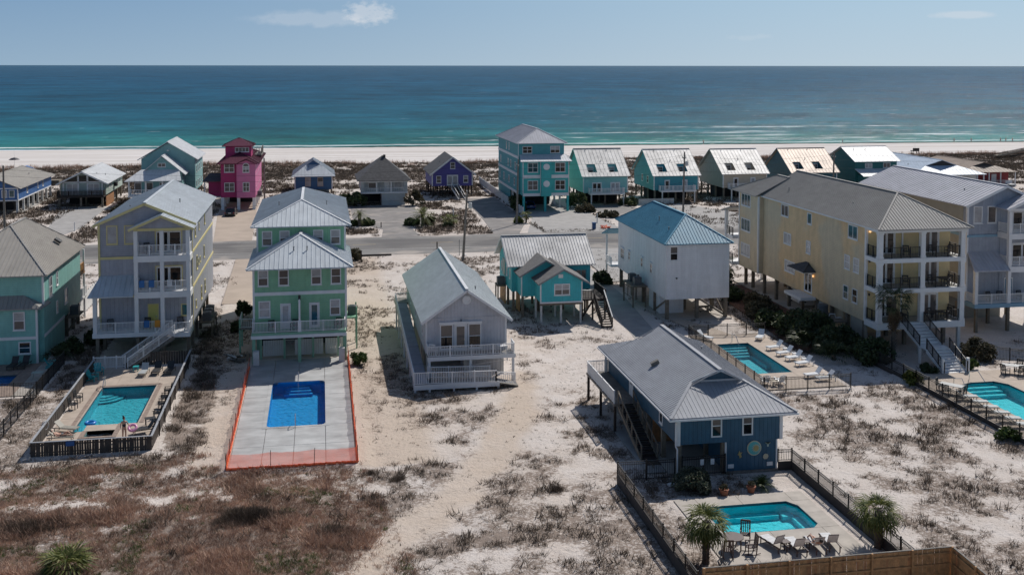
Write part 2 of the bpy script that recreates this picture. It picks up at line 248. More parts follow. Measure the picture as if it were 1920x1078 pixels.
def window(root,P,f,w=.95,h=1.5,rows=2,cols=1,trim=None,glass=None,glass2=None,t=.1,sill=True,hood=None):
    trim=trim or M.white; q_=random.random(); glass=glass or (M.glass if q_<.55 else M.blind_dk if q_<.85 else M.glass_teal); glass2=glass2 or (random.choice((M.blind,M.blind_dk)) if random.random()<.4 else None); mb=MB(); a=w/2
    lbox(mb,P,f,-a,-a+t,0,h,-.02,.05); lbox(mb,P,f,a-t,a,0,h,-.02,.05); lbox(mb,P,f,-a+t,a-t,0,t,-.02,.048); lbox(mb,P,f,-a+t,a-t,h-t,h,-.02,.048)
    iw=(w-2*t)/cols; ih=(h-2*t)/rows
    for i in range(1,cols): lbox(mb,P,f,-a+t+iw*i-.04,-a+t+iw*i+.04,t,h-t,-.02,.04)
    for j in range(1,rows):
        for i in range(cols): lbox(mb,P,f,-a+t+iw*i+(.04 if i else 0),-a+t+iw*(i+1)-(.04 if i<cols-1 else 0),t+ih*j-.03,t+ih*j+.03,-.02,.035)
    o=mb.build('window',trim,root)
    for i in range(cols):
        for j in range(rows):
            p=MB(); lbox(p,P,f,-a+t+iw*i,-a+t+iw*(i+1),t+ih*j,t+ih*(j+1),-.03,.012); p.build('pane',(glass2 if glass2 and j==rows-1 else glass),o)
    if sill: s=MB(); lbox(s,P,f,-a-.05,a+.05,-.06,-.002,-.02,.09); s.build('sill',trim,o)
    if hood: s=MB(); lbox(s,P,f,-a-.06,a+.06,h+.002,h+hood,-.02,.16); s.build('window_hood',trim,o)
    return o
def door(root,P,f,w=.95,h=2.1,slab=None,trim=None,glass=None,panes=(1,1),lo=.25,t=.1,leaves=1,name='door'):
    trim=trim or M.white; mb=MB(); a=w/2
    lbox(mb,P,f,-a,-a+t,0,h,-.02,.06); lbox(mb,P,f,a-t,a,0,h,-.02,.06); lbox(mb,P,f,-a+t,a-t,h-t,h,-.02,.058)
    o=mb.build(name+'_frame' if name=='door' else name,trim,root); lw=(w-2*t)/leaves
    for k in range(leaves):
        u0=-a+t+lw*k; s=MB(); lbox(s,P,f,u0+.01,u0+lw-.01,.02,h-t-.01,-.02,.03); d=s.build('door',slab or trim,o)
    if glass:
        for k in range(leaves):
            u0=-a+t+lw*k; p=MB(); lbox(p,P,f,u0+.12,u0+lw-.12,lo,h-t-.14,.02,.038); p.build('pane',glass,o)
    s=MB(); lbox(s,P,f,a-t-.16,a-t-.1,1.0,1.12,.03,.09); s.build('handle',M.steel,o)
    return o
def railing(root,pts,h=1.0,m=None,post=1.8,bal=.125,bw=.035,rail=.06,posts=True,name='railing',ps=.09,mid=False,top_m=None,pm=None,as_part=True,lift=.0,skip=0):
    """rails, posts and balusters along a polyline of floor points"""
    m=m or M.white; rb=MB(); bb=MB(); P=[Vector(p)+V3(0,0,lift) for p in pts]; up=V3(0,0,1); pp=[]
    for i,(a,b) in enumerate(zip(P[:-1],P[1:])):
        rb.bar(a+up*h,b+up*h,rail*1.4,rail); rb.bar(a+up*.09,b+up*.09,rail*.8,rail*.8)
        if mid: rb.bar(a+up*(h-.16),b+up*(h-.16),rail*.8,rail*.8)
        n=max(1,round((b-a).length/post)); pp+=[a.lerp(b,k/n) for k in range(0 if i==0 or (a-P[i]).length else 1,n+(1 if i==len(P)-2 else 0))]
        if bal:
            k=max(1,int((b-a).length/bal))
            for j in range(1,k):
                q=a.lerp(b,j/k); bb.box(q.x-bw/2,q.y-bw/2,q.z+.09,q.x+bw/2,q.y+bw/2,q.z+h-.02)
    o=rb.build(name,m,root)
    if bal: bb.build('balusters',m,o,kind='stuff')
    if posts:
        for q in pp: x=MB(); x.box(q.x-ps/2,q.y-ps/2,q.z,q.x+ps/2,q.y+ps/2,q.z+h+.07); x.build('railing_post',pm or m,o)
    return o
def metal_fence(name,label,pts,h=1.2,base=0,post=2.0,bal=.125,cat='fence',m=None,base_m=None,group=None,z0=0.03):
    m=m or M.black; c=Vector(pts[0]); r=thing(name,label,cat,(c.x,c.y,0),group); P=[V3(p[0],p[1],z0) for p in pts]; up=V3(0,0,1)
    if base:
        kb=MB()
        for a,b in zip(P[:-1],P[1:]): kb.bar(a+up*(base/2-.1),b+up*(base/2-.1),.10,base+.2)
        kb.build('kickboard',base_m or M.timber_kerb,r)
    bb=MB()
    for a,b in zip(P[:-1],P[1:]):
        for hh in (h,h-.16,base+.1): x=MB(); x.bar(a+up*hh,b+up*hh,.045,.04); x.build('rail',m,r)
        n=max(1,round((b-a).length/post))
        for k in range(n+1):
            q=a.lerp(b,k/n); x=MB(); x.box(q.x-.04,q.y-.04,base*.98,q.x+.04,q.y+.04,h+.1+z0); x.build('fence_post',m,r)
        k=max(1,int((b-a).length/bal))
        for j in range(1,k):
            q=a.lerp(b,j/k); bb.box(q.x-.011,q.y-.011,base+.1,q.x+.011,q.y+.011,h+z0)
    bb.build('pickets',m,r,kind='stuff'); return r
def clip_poly(pts,a,lo,hi):
    """part of a convex polygon with lo <= p.a <= hi"""
    for s,l in((1,lo),(-1,-hi)):
        out=[]; n=len(pts)
        for i in range(n):
            p,q=pts[i],pts[(i+1)%n]; dp,dq=s*p.dot(a)-l,s*q.dot(a)-l
            if dp>=0: out.append(p)
            if dp*dq<0: out.append(p.lerp(q,dp/(dp-dq)))
        pts=out
        if len(pts)<3: return []
    return pts
def slope(root,pts,m,sp=.45,panels=False,thick=.1,rib=.045,name='roof',shingles=False):
    """one roof plane: slab, raised seams down the slope (or single panels), for any convex outline"""
    pts=[Vector(p) for p in pts]; n=(pts[1]-pts[0]).cross(pts[2]-pts[0]).normalized()
    if n.z<0: pts.reverse(); n=-n
    mb=MB(); mb.prism(pts,(0,0,-thick)); d=(V3(0,0,-1)-n*(-n.z))
    d=d.normalized() if d.length>1e-5 else V3(1,0,0); a=n.cross(d).normalized()
    lo=min(p.dot(a) for p in pts); hi=max(p.dot(a) for p in pts); k=max(1,round((hi-lo)/sp)); w=(hi-lo)/k
    if shingles: return mb.build(name,m,root)
    if panels:
        o=mb.build(name,m,root)
        for i in range(k):
            q=clip_poly(pts,a,lo+w*i+.012,lo+w*(i+1)-.012)
            if len(q)>2: x=MB(); x.prism([p+n*.003 for p in q],n*.018); x.build('roof_panel',m,o)
        rb=MB()
    else: rb=mb
    for i in range(0 if not panels else 1,k+1 if not panels else k):
        s=lo+w*i; s=min(max(s,lo+.02),hi-.02); q=clip_poly(pts,a,s-.004,s+.004)
        if len(q)<3: continue
        e=sorted(q,key=lambda p:p.dot(d)); p0,p1=e[0],e[-1]; p1=p0+d*((p1-p0).dot(d))
        if (p1-p0).length>.15: rb.bar(p0+n*.015,p1+n*.015,rib,.05,up=n)
    if panels:
        if rb.v: rb.build('seams',m,o,kind='stuff')
        return o
    return mb.build(name,m,root)
def cap(root,p,q,m,w=.28,name='ridge_cap'):
    mb=MB(); mb.bar(Vector(p)+V3(0,0,.03),Vector(q)+V3(0,0,.03),w,.07); return mb.build(name,m,root)
def hip(root,x0,x1,y0,y1,ze,zr,m,fy=None,by=None,sp=.45,panels=False,capm=None,shingles=False,caps=True):
    """hip roof, ridge along Y; fy/by = ridge setback at the front/back (0 makes a gable)"""
    xm=(x0+x1)/2; A=(xm,y0+fy,zr); B=(xm,y1-by,zr); k=dict(sp=sp,panels=panels,shingles=shingles)
    slope(root,[(x0,y0,ze),A,B,(x0,y1,ze)],m,**k); slope(root,[(x1,y0,ze),(x1,y1,ze),B,A],m,**k)
    if fy: slope(root,[(x0,y0,ze),(x1,y0,ze),A],m,**k)
    if by: slope(root,[(x1,y1,ze),(x0,y1,ze),B],m,**k)
    if caps:
        c=capm or m; cap(root,A,B,c)
        for f,P,Y in((fy,A,y0),(by,B,y1)):
            if f:
                for x in(x0,x1): cap(root,P,(x,Y,ze),c,.18,'hip_cap')
def hipx(root,x0,x1,y0,y1,ze,zr,m,lx,rx,sp=.45,ym=None,shingles=False,caps=True):
    ym=(y0+y1)/2 if ym is None else ym; A=(x0+lx,ym,zr); B=(x1-rx,ym,zr); k=dict(sp=sp,shingles=shingles)
    slope(root,[(x0,y0,ze),(x1,y0,ze),B,A],m,**k); slope(root,[(x1,y1,ze),(x0,y1,ze),A,B],m,**k)
    if lx: slope(root,[(x0,y1,ze),(x0,y0,ze),A],m,**k)
    if rx: slope(root,[(x1,y0,ze),(x1,y1,ze),B],m,**k)
    if caps: cap(root,A,B,m)
def gwall(root,x0,x1,y0,y1,z0,ze,zp,m,name='wall'):
    """walls with gables facing -Y and +Y"""
    xm=(x0+x1)/2; mb=MB(); mb.prism([(x0,y0,z0),(x1,y0,z0),(x1,y0,ze),(xm,y0,zp),(x0,y0,ze)],(0,y1-y0,0)); return mb.build(name,m,root)
def gwallx(root,x0,x1,y0,y1,z0,ze,zp,m,ym=None,name='wall',ze2=None):
    ym=(y0+y1)/2 if ym is None else ym; mb=MB(); mb.prism([(x0,y0,z0),(x0,y1,z0),(x0,y1,ze2 or ze),(x0,ym,zp),(x0,y0,ze)],(x1-x0,0,0)); return mb.build(name,m,root)
def part(root,name,m,*boxes,**k):
    mb=MB()
    for b in boxes: mb.box(*b)
    return mb.build(name,m,root,**k)
def post(root,x,y,z0,z1,m,w=.3,name='pile'): return part(root,name,m,(x-w/2,y-w/2,z0,x+w/2,y+w/2,z1))
def corners(root,x0,x1,y0,z0,z1,m,w=.14,y1=None):
    part(root,'corner_trim',m,(x0-.03,y0-.03,z0,x0+w,y0+w,z1)); part(root,'corner_trim',m,(x1-w,y0-.03,z0,x1+.03,y0+w,z1))
    if y1: part(root,'corner_trim',m,(x1-w,y1-w,z0,x1+.03,y1+.03,z1)); part(root,'corner_trim',m,(x0-.03,y1-w,z0,x0+w,y1+.03,z1))
def stair(root,top,bot,w,n,tm,sm,side=(1,0,0),rails=None,railh=.95,tread_t=.06,riser=False,bal=.13,rail_post=1.6,railm=None):
    """straight flight from top centre to bottom centre; every tread a part of its own"""
    T,B=Vector(top),Vector(bot); s=Vector(side); d=B-T; run=V3(d.x,d.y,0).length; fh=V3(d.x,d.y,0).normalized(); dz=(T.z-B.z)/n; dr=run/n
    for i in range(1,n+1):
        c=T+fh*(dr*(i-.5))-V3(0,0,dz*i); x=MB(); x.obox(c-V3(0,0,tread_t/2),s*(w/2),fh*(dr*.55),V3(0,0,tread_t/2))
        if riser: x.obox(c+fh*(-dr*.5)-V3(0,0,-dz/2),s*(w/2-.01),fh*.012,V3(0,0,dz/2-.035))
        x.build('tread',tm,root)
    for k in(-1,1):
        x=MB(); x.bar(T+s*(k*(w/2+.04))-V3(0,0,.22),B+s*(k*(w/2+.04))-V3(0,0,.05),.06,.28); x.build('stringer',sm,root)
        if rails: railing(root,[T+s*(k*(w/2+.02)),B+s*(k*(w/2+.02))],railh,railm or rails,post=rail_post,bal=bal,name='stair_railing')
def np_obj(name,Vt,k,m,parent=None,kind=None,label=None,cat=None,group=None,org=(0,0,0),uv=None):
    """mesh of loose faces with k corners each from an (n*k,3) array"""
    Vt=np.asarray(Vt,dtype=np.float32).reshape(-1,3)-np.asarray(org,dtype=np.float32); n=len(Vt)
    me=bpy.data.meshes.new(name); me.vertices.add(n); me.vertices.foreach_set('co',Vt.ravel()); me.loops.add(n); me.loops.foreach_set('vertex_index',np.arange(n,dtype=np.int32))
    me.polygons.add(n//k); me.polygons.foreach_set('loop_start',np.arange(0,n,k,dtype=np.int32)); me.update(calc_edges=True); me.materials.append(m)
    o=bpy.data.objects.new(name,me); COL.objects.link(o)
    if parent is not None: o.parent=parent
    else: o.location=org
    LOC[o.name]=Vector(org)
    if kind:o['kind']=kind
    if label:o['label']=label
    if cat:o['category']=cat
    if group:o['group']=group
    return o
def vnoise(x,y,sc,seed=0):
    x=np.asarray(x)/sc; y=np.asarray(y)/sc; xi=np.floor(x).astype(np.int64); yi=np.floor(y).astype(np.int64); fx=x-xi; fy=y-yi; fx=fx*fx*(3-2*fx); fy=fy*fy*(3-2*fy)
    def h(a,b):
        n=(a*374761393+b*668265263+seed*144269)&0xffffffff; n=((n^(n>>13))*1274126177)&0xffffffff; return ((n^(n>>16))&0xffff)/65535.
    return (h(xi,yi)*(1-fx)+h(xi+1,yi)*fx)*(1-fy)+(h(xi,yi+1)*(1-fx)+h(xi+1,yi+1)*fx)*fy
def fbm(x,y,sc,seed=0,o=4):
    s=0;a=.5;t=0
    for i in range(o): s=s+a*vnoise(x,y,sc/2**i,seed+i*17); t+=a; a*=.55
    return s/t
# ---------------------------------------------------------------- layout of everything that lies on the ground
HOLES=[(-18.8,84.7,-14.3,96.2),(-17.75,83.3,-15.7,84.7),(-4.3,83.2,.2,95.0),(23.6,59.1,29.78,63.1),(39.0,90.2,42.35,100.6),(54.65,72.0,59.45,84.4),(-32,98.2,-27.1,101.5)]
PAVED=[(-21,79.5,-12,106),(-7,74.6,2.7,103),(22.1,55.2,31.1,64.6),(37.3,85.2,45.3,104.4),(51.4,69,67,88),(-34,94.8,-23.9,105.5),(-400,157.2,900,174.3),
 (-19.5,174,-11,236),(5.5,184.5,18.3,214),(9.6,173,15.8,186),(37.6,176.5,50.3,240),(28.5,174,36.6,224),(31.2,100,36.2,158),(-47,176,-41,222),(-10.8,120,-7.2,158),(51,176,60,208)]
FOOT=[(-33,105,-25.6,124),(-21.5,104,-12.4,126),(-6.6,101,2.6,130),(7.6,91.8,17,116),(23.2,112,31,127),(37.2,111.3,44.7,133),(53.2,94.8,63,130),(23.7,68.2,31.5,87),(60,100,80,132)]
CL=[(a,b,c,d,s) for a,b,c,d,s in [ # clumps of scrub: x, y, rx, ry, density
 (10.6,88.6,3.2,2.0,.8),(10.4,83.5,1.6,2.2,.7),(16.8,82.2,1.9,.8,.7),(13.5,74.7,1.5,1.0,.85),(9.0,71.2,3.4,2.6,.9),(4.6,71.4,1.2,1.3,.85),(2.9,72.8,.8,.9,.8),(10.2,67.2,2.2,1.4,.8),(12.4,68.6,1.0,1.2,.7),(17.6,66.0,1.3,1.0,.75),(22.0,77.6,2.6,2.0,.55),(21.0,73.6,2.3,1.8,.7),(15.0,61.6,5.0,1.9,.85),(6.6,61.0,5.6,1.6,.95),(3.5,65.8,4.4,3.6,.9),(19.2,62.4,1.2,1.0,.6),(18.5,69.8,1.5,.8,.5),(6.2,97,1.3,6,.75),(7,90.6,2.2,1.4,.7),(14,90.6,3.5,.8,.7),
 (-6,73.5,8,2.4,.65),(-15,73,6,2.2,.7),(-1,72,5,2,.7),(-10.7,92,1.7,10,1.15),(-11.2,109,1.4,9,1.0),(6.5,181,4.5,3,.9),(20.5,181,6,4,.85),(22,190,5,5,.8),(-26,186,6,8,.75),(55,182,4,4,.7),(-36,184,5,6,.75),(-24.5,98,1.5,10,.9),(3.9,90,.8,10,.4),(-10.2,82.5,1.3,3.6,.9),(-8.9,116,1.5,10,.5),(24.5,115,3.5,4,.35),(28,106,3.5,2,.3),(4,100,.9,3,.5),(4.4,112,.9,8,.5),(20.8,151,3.6,3.2,.6),(5,150,2,5,.5),(12,131,2,10,.12),(-16,77.6,6,1.8,.8),(-24,88,2,8,.6),(-22,110,1.4,16,.9),(48.5,112,3.5,14,.75),(17.2,63.2,3,1.5,.6),(-9.6,110,1.2,16,.6)]]
def inrect(x,y,rs,pad=0):
    k=np.zeros(np.shape(x),bool)
    for a,b,c,d in rs: k|=(x>a-pad)&(x<c+pad)&(y>b-pad)&(y<d+pad)
    return k
def sstep(a,b,t): t=np.clip((t-a)/(b-a),0,1); return t*t*(3-2*t)
TRACK=[(17.5,94),(15.8,84),(12.3,75),(8.3,67.5),(3.4,60.5),(.5,54)]
def track(x,y):
    """1 on the trodden sand track across the empty lot"""
    d=np.full(np.shape(x),99.)
    for (a,b),(c,e) in zip(TRACK[:-1],TRACK[1:]):
        t=np.clip(((x-a)*(c-a)+(y-b)*(e-b))/((c-a)**2+(e-b)**2),0,1); d=np.minimum(d,np.hypot(x-a-t*(c-a),y-b-t*(e-b)))
    return 1-sstep(.7,2.3,d+1.6*(fbm(x,y,2.5,91,3)-.5))
def density(x,y):
    """how much scrub grows at a spot (0 bare sand .. 1 closed cover)"""
    n1=fbm(x,y,5.5,3); n2=fbm(x,y,1.7,9,3); d=np.zeros(np.shape(x))
    n0=fbm(x,y,11,14,2); br=sstep(.30,.72,(76.0-y-.06*(x+10))/9.0+1.5*(n1-.5)+1.1*(n2-.5)+.9*(n0-.5))*sstep(6.0,.5,x+3.5*(n2-.5)+4*(n1-.5)-.18*(66-y)); d=np.maximum(d,br*(1-.75*sstep(.60,.70,fbm(x,y,2.6,15))*sstep(62,68,y)))
    for cx,cy,rx,ry,s in CL: 
        q=1-((x-cx)/rx)**2-((y-cy)/ry)**2; d=np.maximum(d,s*sstep(-.9,.35,q+2.6*(n2-.52)))
    lot=sstep(31.5,34,x)*sstep(89,84,y)*sstep(.37,.60,n1*.45+n2*.55+.0018*(x-32)); d=np.maximum(d,lot*.78)
    mid=sstep(94,88,y)*sstep(4,9,x)*sstep(31,26,x)*sstep(.39,.60,n2*.6+n1*.4+.004*(80-y)); d=np.maximum(d,mid*.72)*(1-.92*track(x,y)*(y<95))
    lft=sstep(-18.5,-21,x)*sstep(104,97,y)*sstep(.40,.58,n1); d=np.maximum(d,lft*.75)
    side=(y>88)*(y<157)*sstep(.47,.63,n1*.55+n2*.45); d=np.maximum(d,side*.55)
    far=(y>174)*(y<262)*sstep(.42,.56,n1*.65+n2*.35); d=np.maximum(d,far*.8)
    dune=sstep(258,266,y+6*(n1-.5))*sstep(309,303,y+7*(n1-.5))*sstep(.30,.50,n1*.6+n2*.4); d=np.maximum(d,dune*.92)
    back=sstep(232,245,y)*sstep(308,300,y)*sstep(.42,.6,n2*.7+n1*.3); d=np.maximum(d,back*.6)
    d=np.where(inrect(x,y,PAVED,.12),0,d); d=np.where(inrect(x,y,FOOT,-.3),d*.12,d)
    return d
def gz(x,y):
    """height of the sand"""
    z=-.05-.13*fbm(x,y,4.0,21)
    rough=(~inrect(x,y,PAVED,1.0))&(~inrect(x,y,FOOT,.6)); f=rough.astype(float)
    z=z+f*.10*(fbm(x,y,1.1,5,3)-.5)
    br=sstep(73,69,y)*sstep(3,-2,x); z=z+br*(.05+.55*fbm(x,y,6,31))
    dn=sstep(256,278,y)*sstep(316,300,y); z=z+dn*1.3*fbm(x,y,14,41)*sstep(.25,.6,fbm(x,y,26,43))
    z=z-sstep(364,394,y+.055*x)*1.6
    return np.where(inrect(x,y,PAVED,.5),-.025,z)
def lines(segs):
    o=[]
    for a,b,s in segs: o+=list(np.arange(a,b-s*.3,s))
    return o+[segs[-1][1]]
gx=lines([(-900,-300,60),(-300,-110,12),(-110,-62,1.4),(-62,-26,.75),(-26,66,.36),(66,140,.8),(140,290,2.2),(290,950,55)])
gy=lines([(-250,40,29),(40,108,.36),(108,178,.62),(178,330,1.1),(330,392,3.5)])
gx=np.unique(np.concatenate([gx,[v for h in HOLES for v in(h[0],h[2])]])); gy=np.unique(np.concatenate([gy,[v for h in HOLES for v in(h[1],h[3])]]))
GX,GY=np.meshgrid(gx,gy); GZ=gz(GX,GY); nx,ny=len(gx),len(gy)
me=bpy.data.meshes.new('sand_ground'); me.vertices.add(nx*ny); me.vertices.foreach_set('co',np.stack([GX,GY,GZ],-1).astype(np.float32).ravel())
cx=(gx[:-1]+gx[1:])/2; cy=(gy[:-1]+gy[1:])/2; CXg,CYg=np.meshgrid(cx,cy); keep=~inrect(CXg,CYg,HOLES)
ii=(np.arange(ny-1)[:,None]*nx+np.arange(nx-1)[None,:]); q=np.stack([ii,ii+1,ii+nx+1,ii+nx],-1)[keep].astype(np.int32)
me.loops.add(q.size); me.loops.foreach_set('vertex_index',q.ravel()); me.polygons.add(len(q)); me.polygons.foreach_set('loop_start',np.arange(0,q.size,4,dtype=np.int32)); me.polygons.foreach_set('use_smooth',np.ones(len(q),bool)); me.update(calc_edges=True)
dn=density(GX,GY); at=me.attributes.new('scrub','FLOAT','POINT'); at.data.foreach_set('value',dn.astype(np.float32).ravel())
warm=.85*track(GX,GY)*(GY<96)+.25*sstep(.45,.66,fbm(GX,GY,7,77))*(GX<33)+.8*sstep(1.5,3,GX)*sstep(9,7,GX)*(GY>74)*(GY<157)+.75*sstep(-9.8,-9,GX)*sstep(-6,-7,GX)*(GY>74)*(GY<160); warm=np.clip(warm,0,1)
at=me.attributes.new('warm','FLOAT','POINT'); at.data.foreach_set('value',warm.astype(np.float32).ravel())
o=bpy.data.objects.new('sand_ground',me); COL.objects.link(o); o['kind']='structure'
m=bpy.data.materials.new('sand'); m.use_nodes=True; nt=m.node_tree; L=nt.links; p=nt.nodes['Principled BSDF']; p.inputs['Roughness'].default_value=.95; p.inputs['Specular IOR Level'].default_value=.1
g=nn(nt,'ShaderNodeNewGeometry')
def noi(sc,det=5,rough=.6,vec=None,dist=0):
    n=nn(nt,'ShaderNodeTexNoise'); n.inputs['Scale'].default_value=sc; n.inputs['Detail'].default_value=det; n.inputs['Roughness'].default_value=rough; n.inputs['Distortion'].default_value=dist; L.new(vec or g.outputs['Position'],n.inputs['Vector']); return n.outputs[0]
def rng(v,a,b,c=0,d=1):
    n=nn(nt,'ShaderNodeMapRange'); L.new(v,n.inputs['Value'])
    for k,x in(('From Min',a),('From Max',b),('To Min',c),('To Max',d)): n.inputs[k].default_value=x
    return n.outputs[0]
def mm(op,a,b):
    n=nn(nt,'ShaderNodeMath',operation=op)
    for i,v in enumerate((a,b)):
        if isinstance(v,(int,float)): n.inputs[i].default_value=v
        else: L.new(v,n.inputs[i])
    return n.outputs[0]
def mixc_(f,a,b,bt='MIX'):
    n=nn(nt,'ShaderNodeMixRGB',blend_type=bt)
    for i,v in enumerate((f,a,b)):
        if isinstance(v,(int,float)): n.inputs[i].default_value=v
        elif isinstance(v,tuple): n.inputs[i].default_value=(*v,1)
        else: L.new(v,n.inputs[i])
    return n.outputs[0]
av=nn(nt,'ShaderNodeAttribute',attribute_name='scrub').outputs['Fac']; aw=nn(nt,'ShaderNodeAttribute',attribute_name='warm').outputs['Fac']
sp=nn(nt,'ShaderNodeSeparateXYZ'); L.new(g.outputs['Position'],sp.inputs[0])
beach=rng(sp.outputs[1],304,312)
st=nn(nt,'ShaderNodeMapping'); st.inputs['Scale'].default_value=(.012,.30,1); L.new(g.outputs['Position'],st.inputs[0]); streak=noi(1.0,6,.6,st.outputs[0],.4)
c=mixc_(rng(noi(.5,6),.35,.7),(.57,.505,.455),(.665,.61,.57)); c=mixc_(mm('MULTIPLY',aw,.75),c,(.53,.43,.34))
c=mixc_(beach,c,mixc_(rng(streak,.38,.64),(.52,.475,.44),(.70,.665,.64)))
wet=rng(mm('ADD',sp.outputs[1],mm('MULTIPLY',sp.outputs[0],.055)),376,381); c=mixc_(wet,c,(.30,.265,.235))
# organic litter: fine dark crumbs, thick under the scrub
crumb=noi(5.5,6,.75); crumb2=noi(1.9,6,.7); land=mm('SUBTRACT',1.0,beach)
lit=rng(mm('ADD',mm('ADD',mm('MULTIPLY',crumb,.85),mm('MULTIPLY',crumb2,.42)),mm('MULTIPLY',av,.27)),.735,.85); speck=mm('MULTIPLY',rng(noi(8.5,3,.6),.60,.68),rng(noi(.35,4),.36,.58)); lit=mm('MULTIPLY',mm('MAXIMUM',lit,mm('MULTIPLY',speck,mm('SUBTRACT',1.0,mm('MULTIPLY',aw,.75)))),land)
lc=mixc_(noi(2.5),(.12,.088,.07),(.26,.195,.15)); c=mixc_(mm('MULTIPLY',lit,.82),c,lc)
L.new(c,p.inputs['Base Color'])
bp=nn(nt,'ShaderNodeBump'); bp.inputs['Distance'].default_value=.22; L.new(mm('ADD',mm('MULTIPLY',noi(2.6,7,.65),.9),mm('MULTIPLY',crumb,.35)),bp.inputs['Height']); L.new(rng(sp.outputs[1],300,312,.75,.12),bp.inputs['Strength']); L.new(bp.outputs[0],p.inputs['Normal'])
me.materials.append(m)
# ---------------------------------------------------------------- sea
m=bpy.data.materials.new('sea'); m.use_nodes=True; nt=m.node_tree; L=nt.links; p=nt.nodes['Principled BSDF']; g=nn(nt,'ShaderNodeNewGeometry'); sp=nn(nt,'ShaderNodeSeparateXYZ'); L.new(g.outputs['Position'],sp.inputs[0])
def mapv(sx,sy):
    n=nn(nt,'ShaderNodeMapping'); n.inputs['Scale'].default_value=(sx,sy,1); L.new(g.outputs['Position'],n.inputs[0]); return n.outputs[0]
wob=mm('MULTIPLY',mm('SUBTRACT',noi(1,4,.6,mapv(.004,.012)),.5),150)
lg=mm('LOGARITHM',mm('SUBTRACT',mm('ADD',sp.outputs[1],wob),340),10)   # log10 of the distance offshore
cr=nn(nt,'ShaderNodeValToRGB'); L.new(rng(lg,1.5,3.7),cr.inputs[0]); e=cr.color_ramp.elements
e[0].position=0; e[0].color=(.030,.180,.162,1); e[1].position=1; e[1].color=(.014,.070,.130,1)  # far end lightened: horizon haze put into the water colour
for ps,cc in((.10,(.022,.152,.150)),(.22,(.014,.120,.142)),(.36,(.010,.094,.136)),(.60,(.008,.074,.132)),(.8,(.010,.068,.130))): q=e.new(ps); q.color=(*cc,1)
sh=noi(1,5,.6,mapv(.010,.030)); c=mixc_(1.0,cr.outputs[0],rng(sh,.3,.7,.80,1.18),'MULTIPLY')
ch=noi(1,10,.78,mapv(.012,.012)); c=mixc_(1.0,c,rng(ch,.38,.62,.66,1.34),'MULTIPLY'); c=mixc_(1.0,c,rng(noi(1,7,.7,mapv(.05,.06)),.35,.65,.80,1.2),'MULTIPLY')  # light and dark of the wave chop put into the colour as noise
# foam: wash line, two broken breaker lines, stray whitecaps that also paint sun glitter
def band(y0,w,ws=.004,wa=10): return mm('SUBTRACT',1.0,rng(mm('ABSOLUTE',mm('SUBTRACT',mm('ADD',mm('ADD',sp.outputs[1],mm('MULTIPLY',sp.outputs[0],.055)),mm('MULTIPLY',mm('SUBTRACT',noi(1,4,.6,mapv(ws,.001)),.5),wa)),y0),0),0,w))
SY=mm('ADD',sp.outputs[1],mm('MULTIPLY',sp.outputs[0],.055))
fn=noi(1,6,.7,mapv(.06,.35)); fn2=noi(1,5,.65,mapv(.022,.16))
right=rng(sp.outputs[0],20,190)
f1=rng(mm('ADD',mm('MULTIPLY',band(386,9.0,.03,10),.55),mm('MULTIPLY',fn,.62)),.66,.84)
def brk(y,w,k): return mm('MULTIPLY',rng(mm('ADD',mm('ADD',mm('MULTIPLY',band(y,w,.018,34),.42),mm('MULTIPLY',fn2,.62)),mm('MULTIPLY',right,.26)),k,k+.09),mm('MULTIPLY',rng(fn,.44,.54),rng(noi(1,4,.65,mapv(.02,.045)),.44,.56)))
f2=mm('MAXIMUM',mm('MAXIMUM',brk(396,9,.76),brk(406,10,.75)),brk(422,12,.76)); f3=mm('MAXIMUM',brk(446,18,.78),brk(482,18,.83))
f4=rng(mm('ADD',mm('ADD',noi(1,5,.62,mapv(.05,.24)),mm('MULTIPLY',rng(sp.outputs[1],900,390),.05)),mm('MULTIPLY',right,.045)),.735,.79)
foam=mm('MAXIMUM',mm('MAXIMUM',f1,f2),mm('MAXIMUM',f3,f4)); c=mixc_(mm('MULTIPLY',foam,.9),c,(.78,.81,.82))
bh=mm('ADD',mm('ADD',mm('MULTIPLY',noi(1,3,.6,mapv(.09,.22)),.9),mm('MULTIPLY',noi(1,4,.6,mapv(.45,.9)),.42)),mm('MULTIPLY',foam,.25))
bp=nn(nt,'ShaderNodeBump'); bp.inputs['Distance'].default_value=1.4; bp.inputs['Strength'].default_value=1.0; L.new(bh,bp.inputs['Height'])
# rough water: body colour plus a sky reflection that wave slopes keep well below a mirror's
df=nn(nt,'ShaderNodeBsdfDiffuse'); L.new(c,df.inputs[0]); L.new(bp.outputs[0],df.inputs['Normal']); gs=nn(nt,'ShaderNodeBsdfGlossy'); gs.inputs['Roughness'].default_value=.14; L.new(bp.outputs[0],gs.inputs['Normal'])
fr=nn(nt,'ShaderNodeFresnel'); fr.inputs[0].default_value=1.33; L.new(bp.outputs[0],fr.inputs['Normal']); fac=mm('MULTIPLY',rng(fr.outputs[0],0,1,.02,.31),mm('SUBTRACT',1.0,foam))
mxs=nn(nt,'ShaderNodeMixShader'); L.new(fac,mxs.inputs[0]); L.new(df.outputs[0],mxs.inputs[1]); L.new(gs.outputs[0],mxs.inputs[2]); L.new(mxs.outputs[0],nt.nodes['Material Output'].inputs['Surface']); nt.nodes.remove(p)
s=MB(); s.poly([(-900,428,-.62),(950,326,-.62),(70000,326,-.62),(70000,80000,-.62),(-70000,80000,-.62),(-70000,428,-.62)]); o=s.build('sea_water',m,org=(0,400,-.62)); o['kind']='structure'
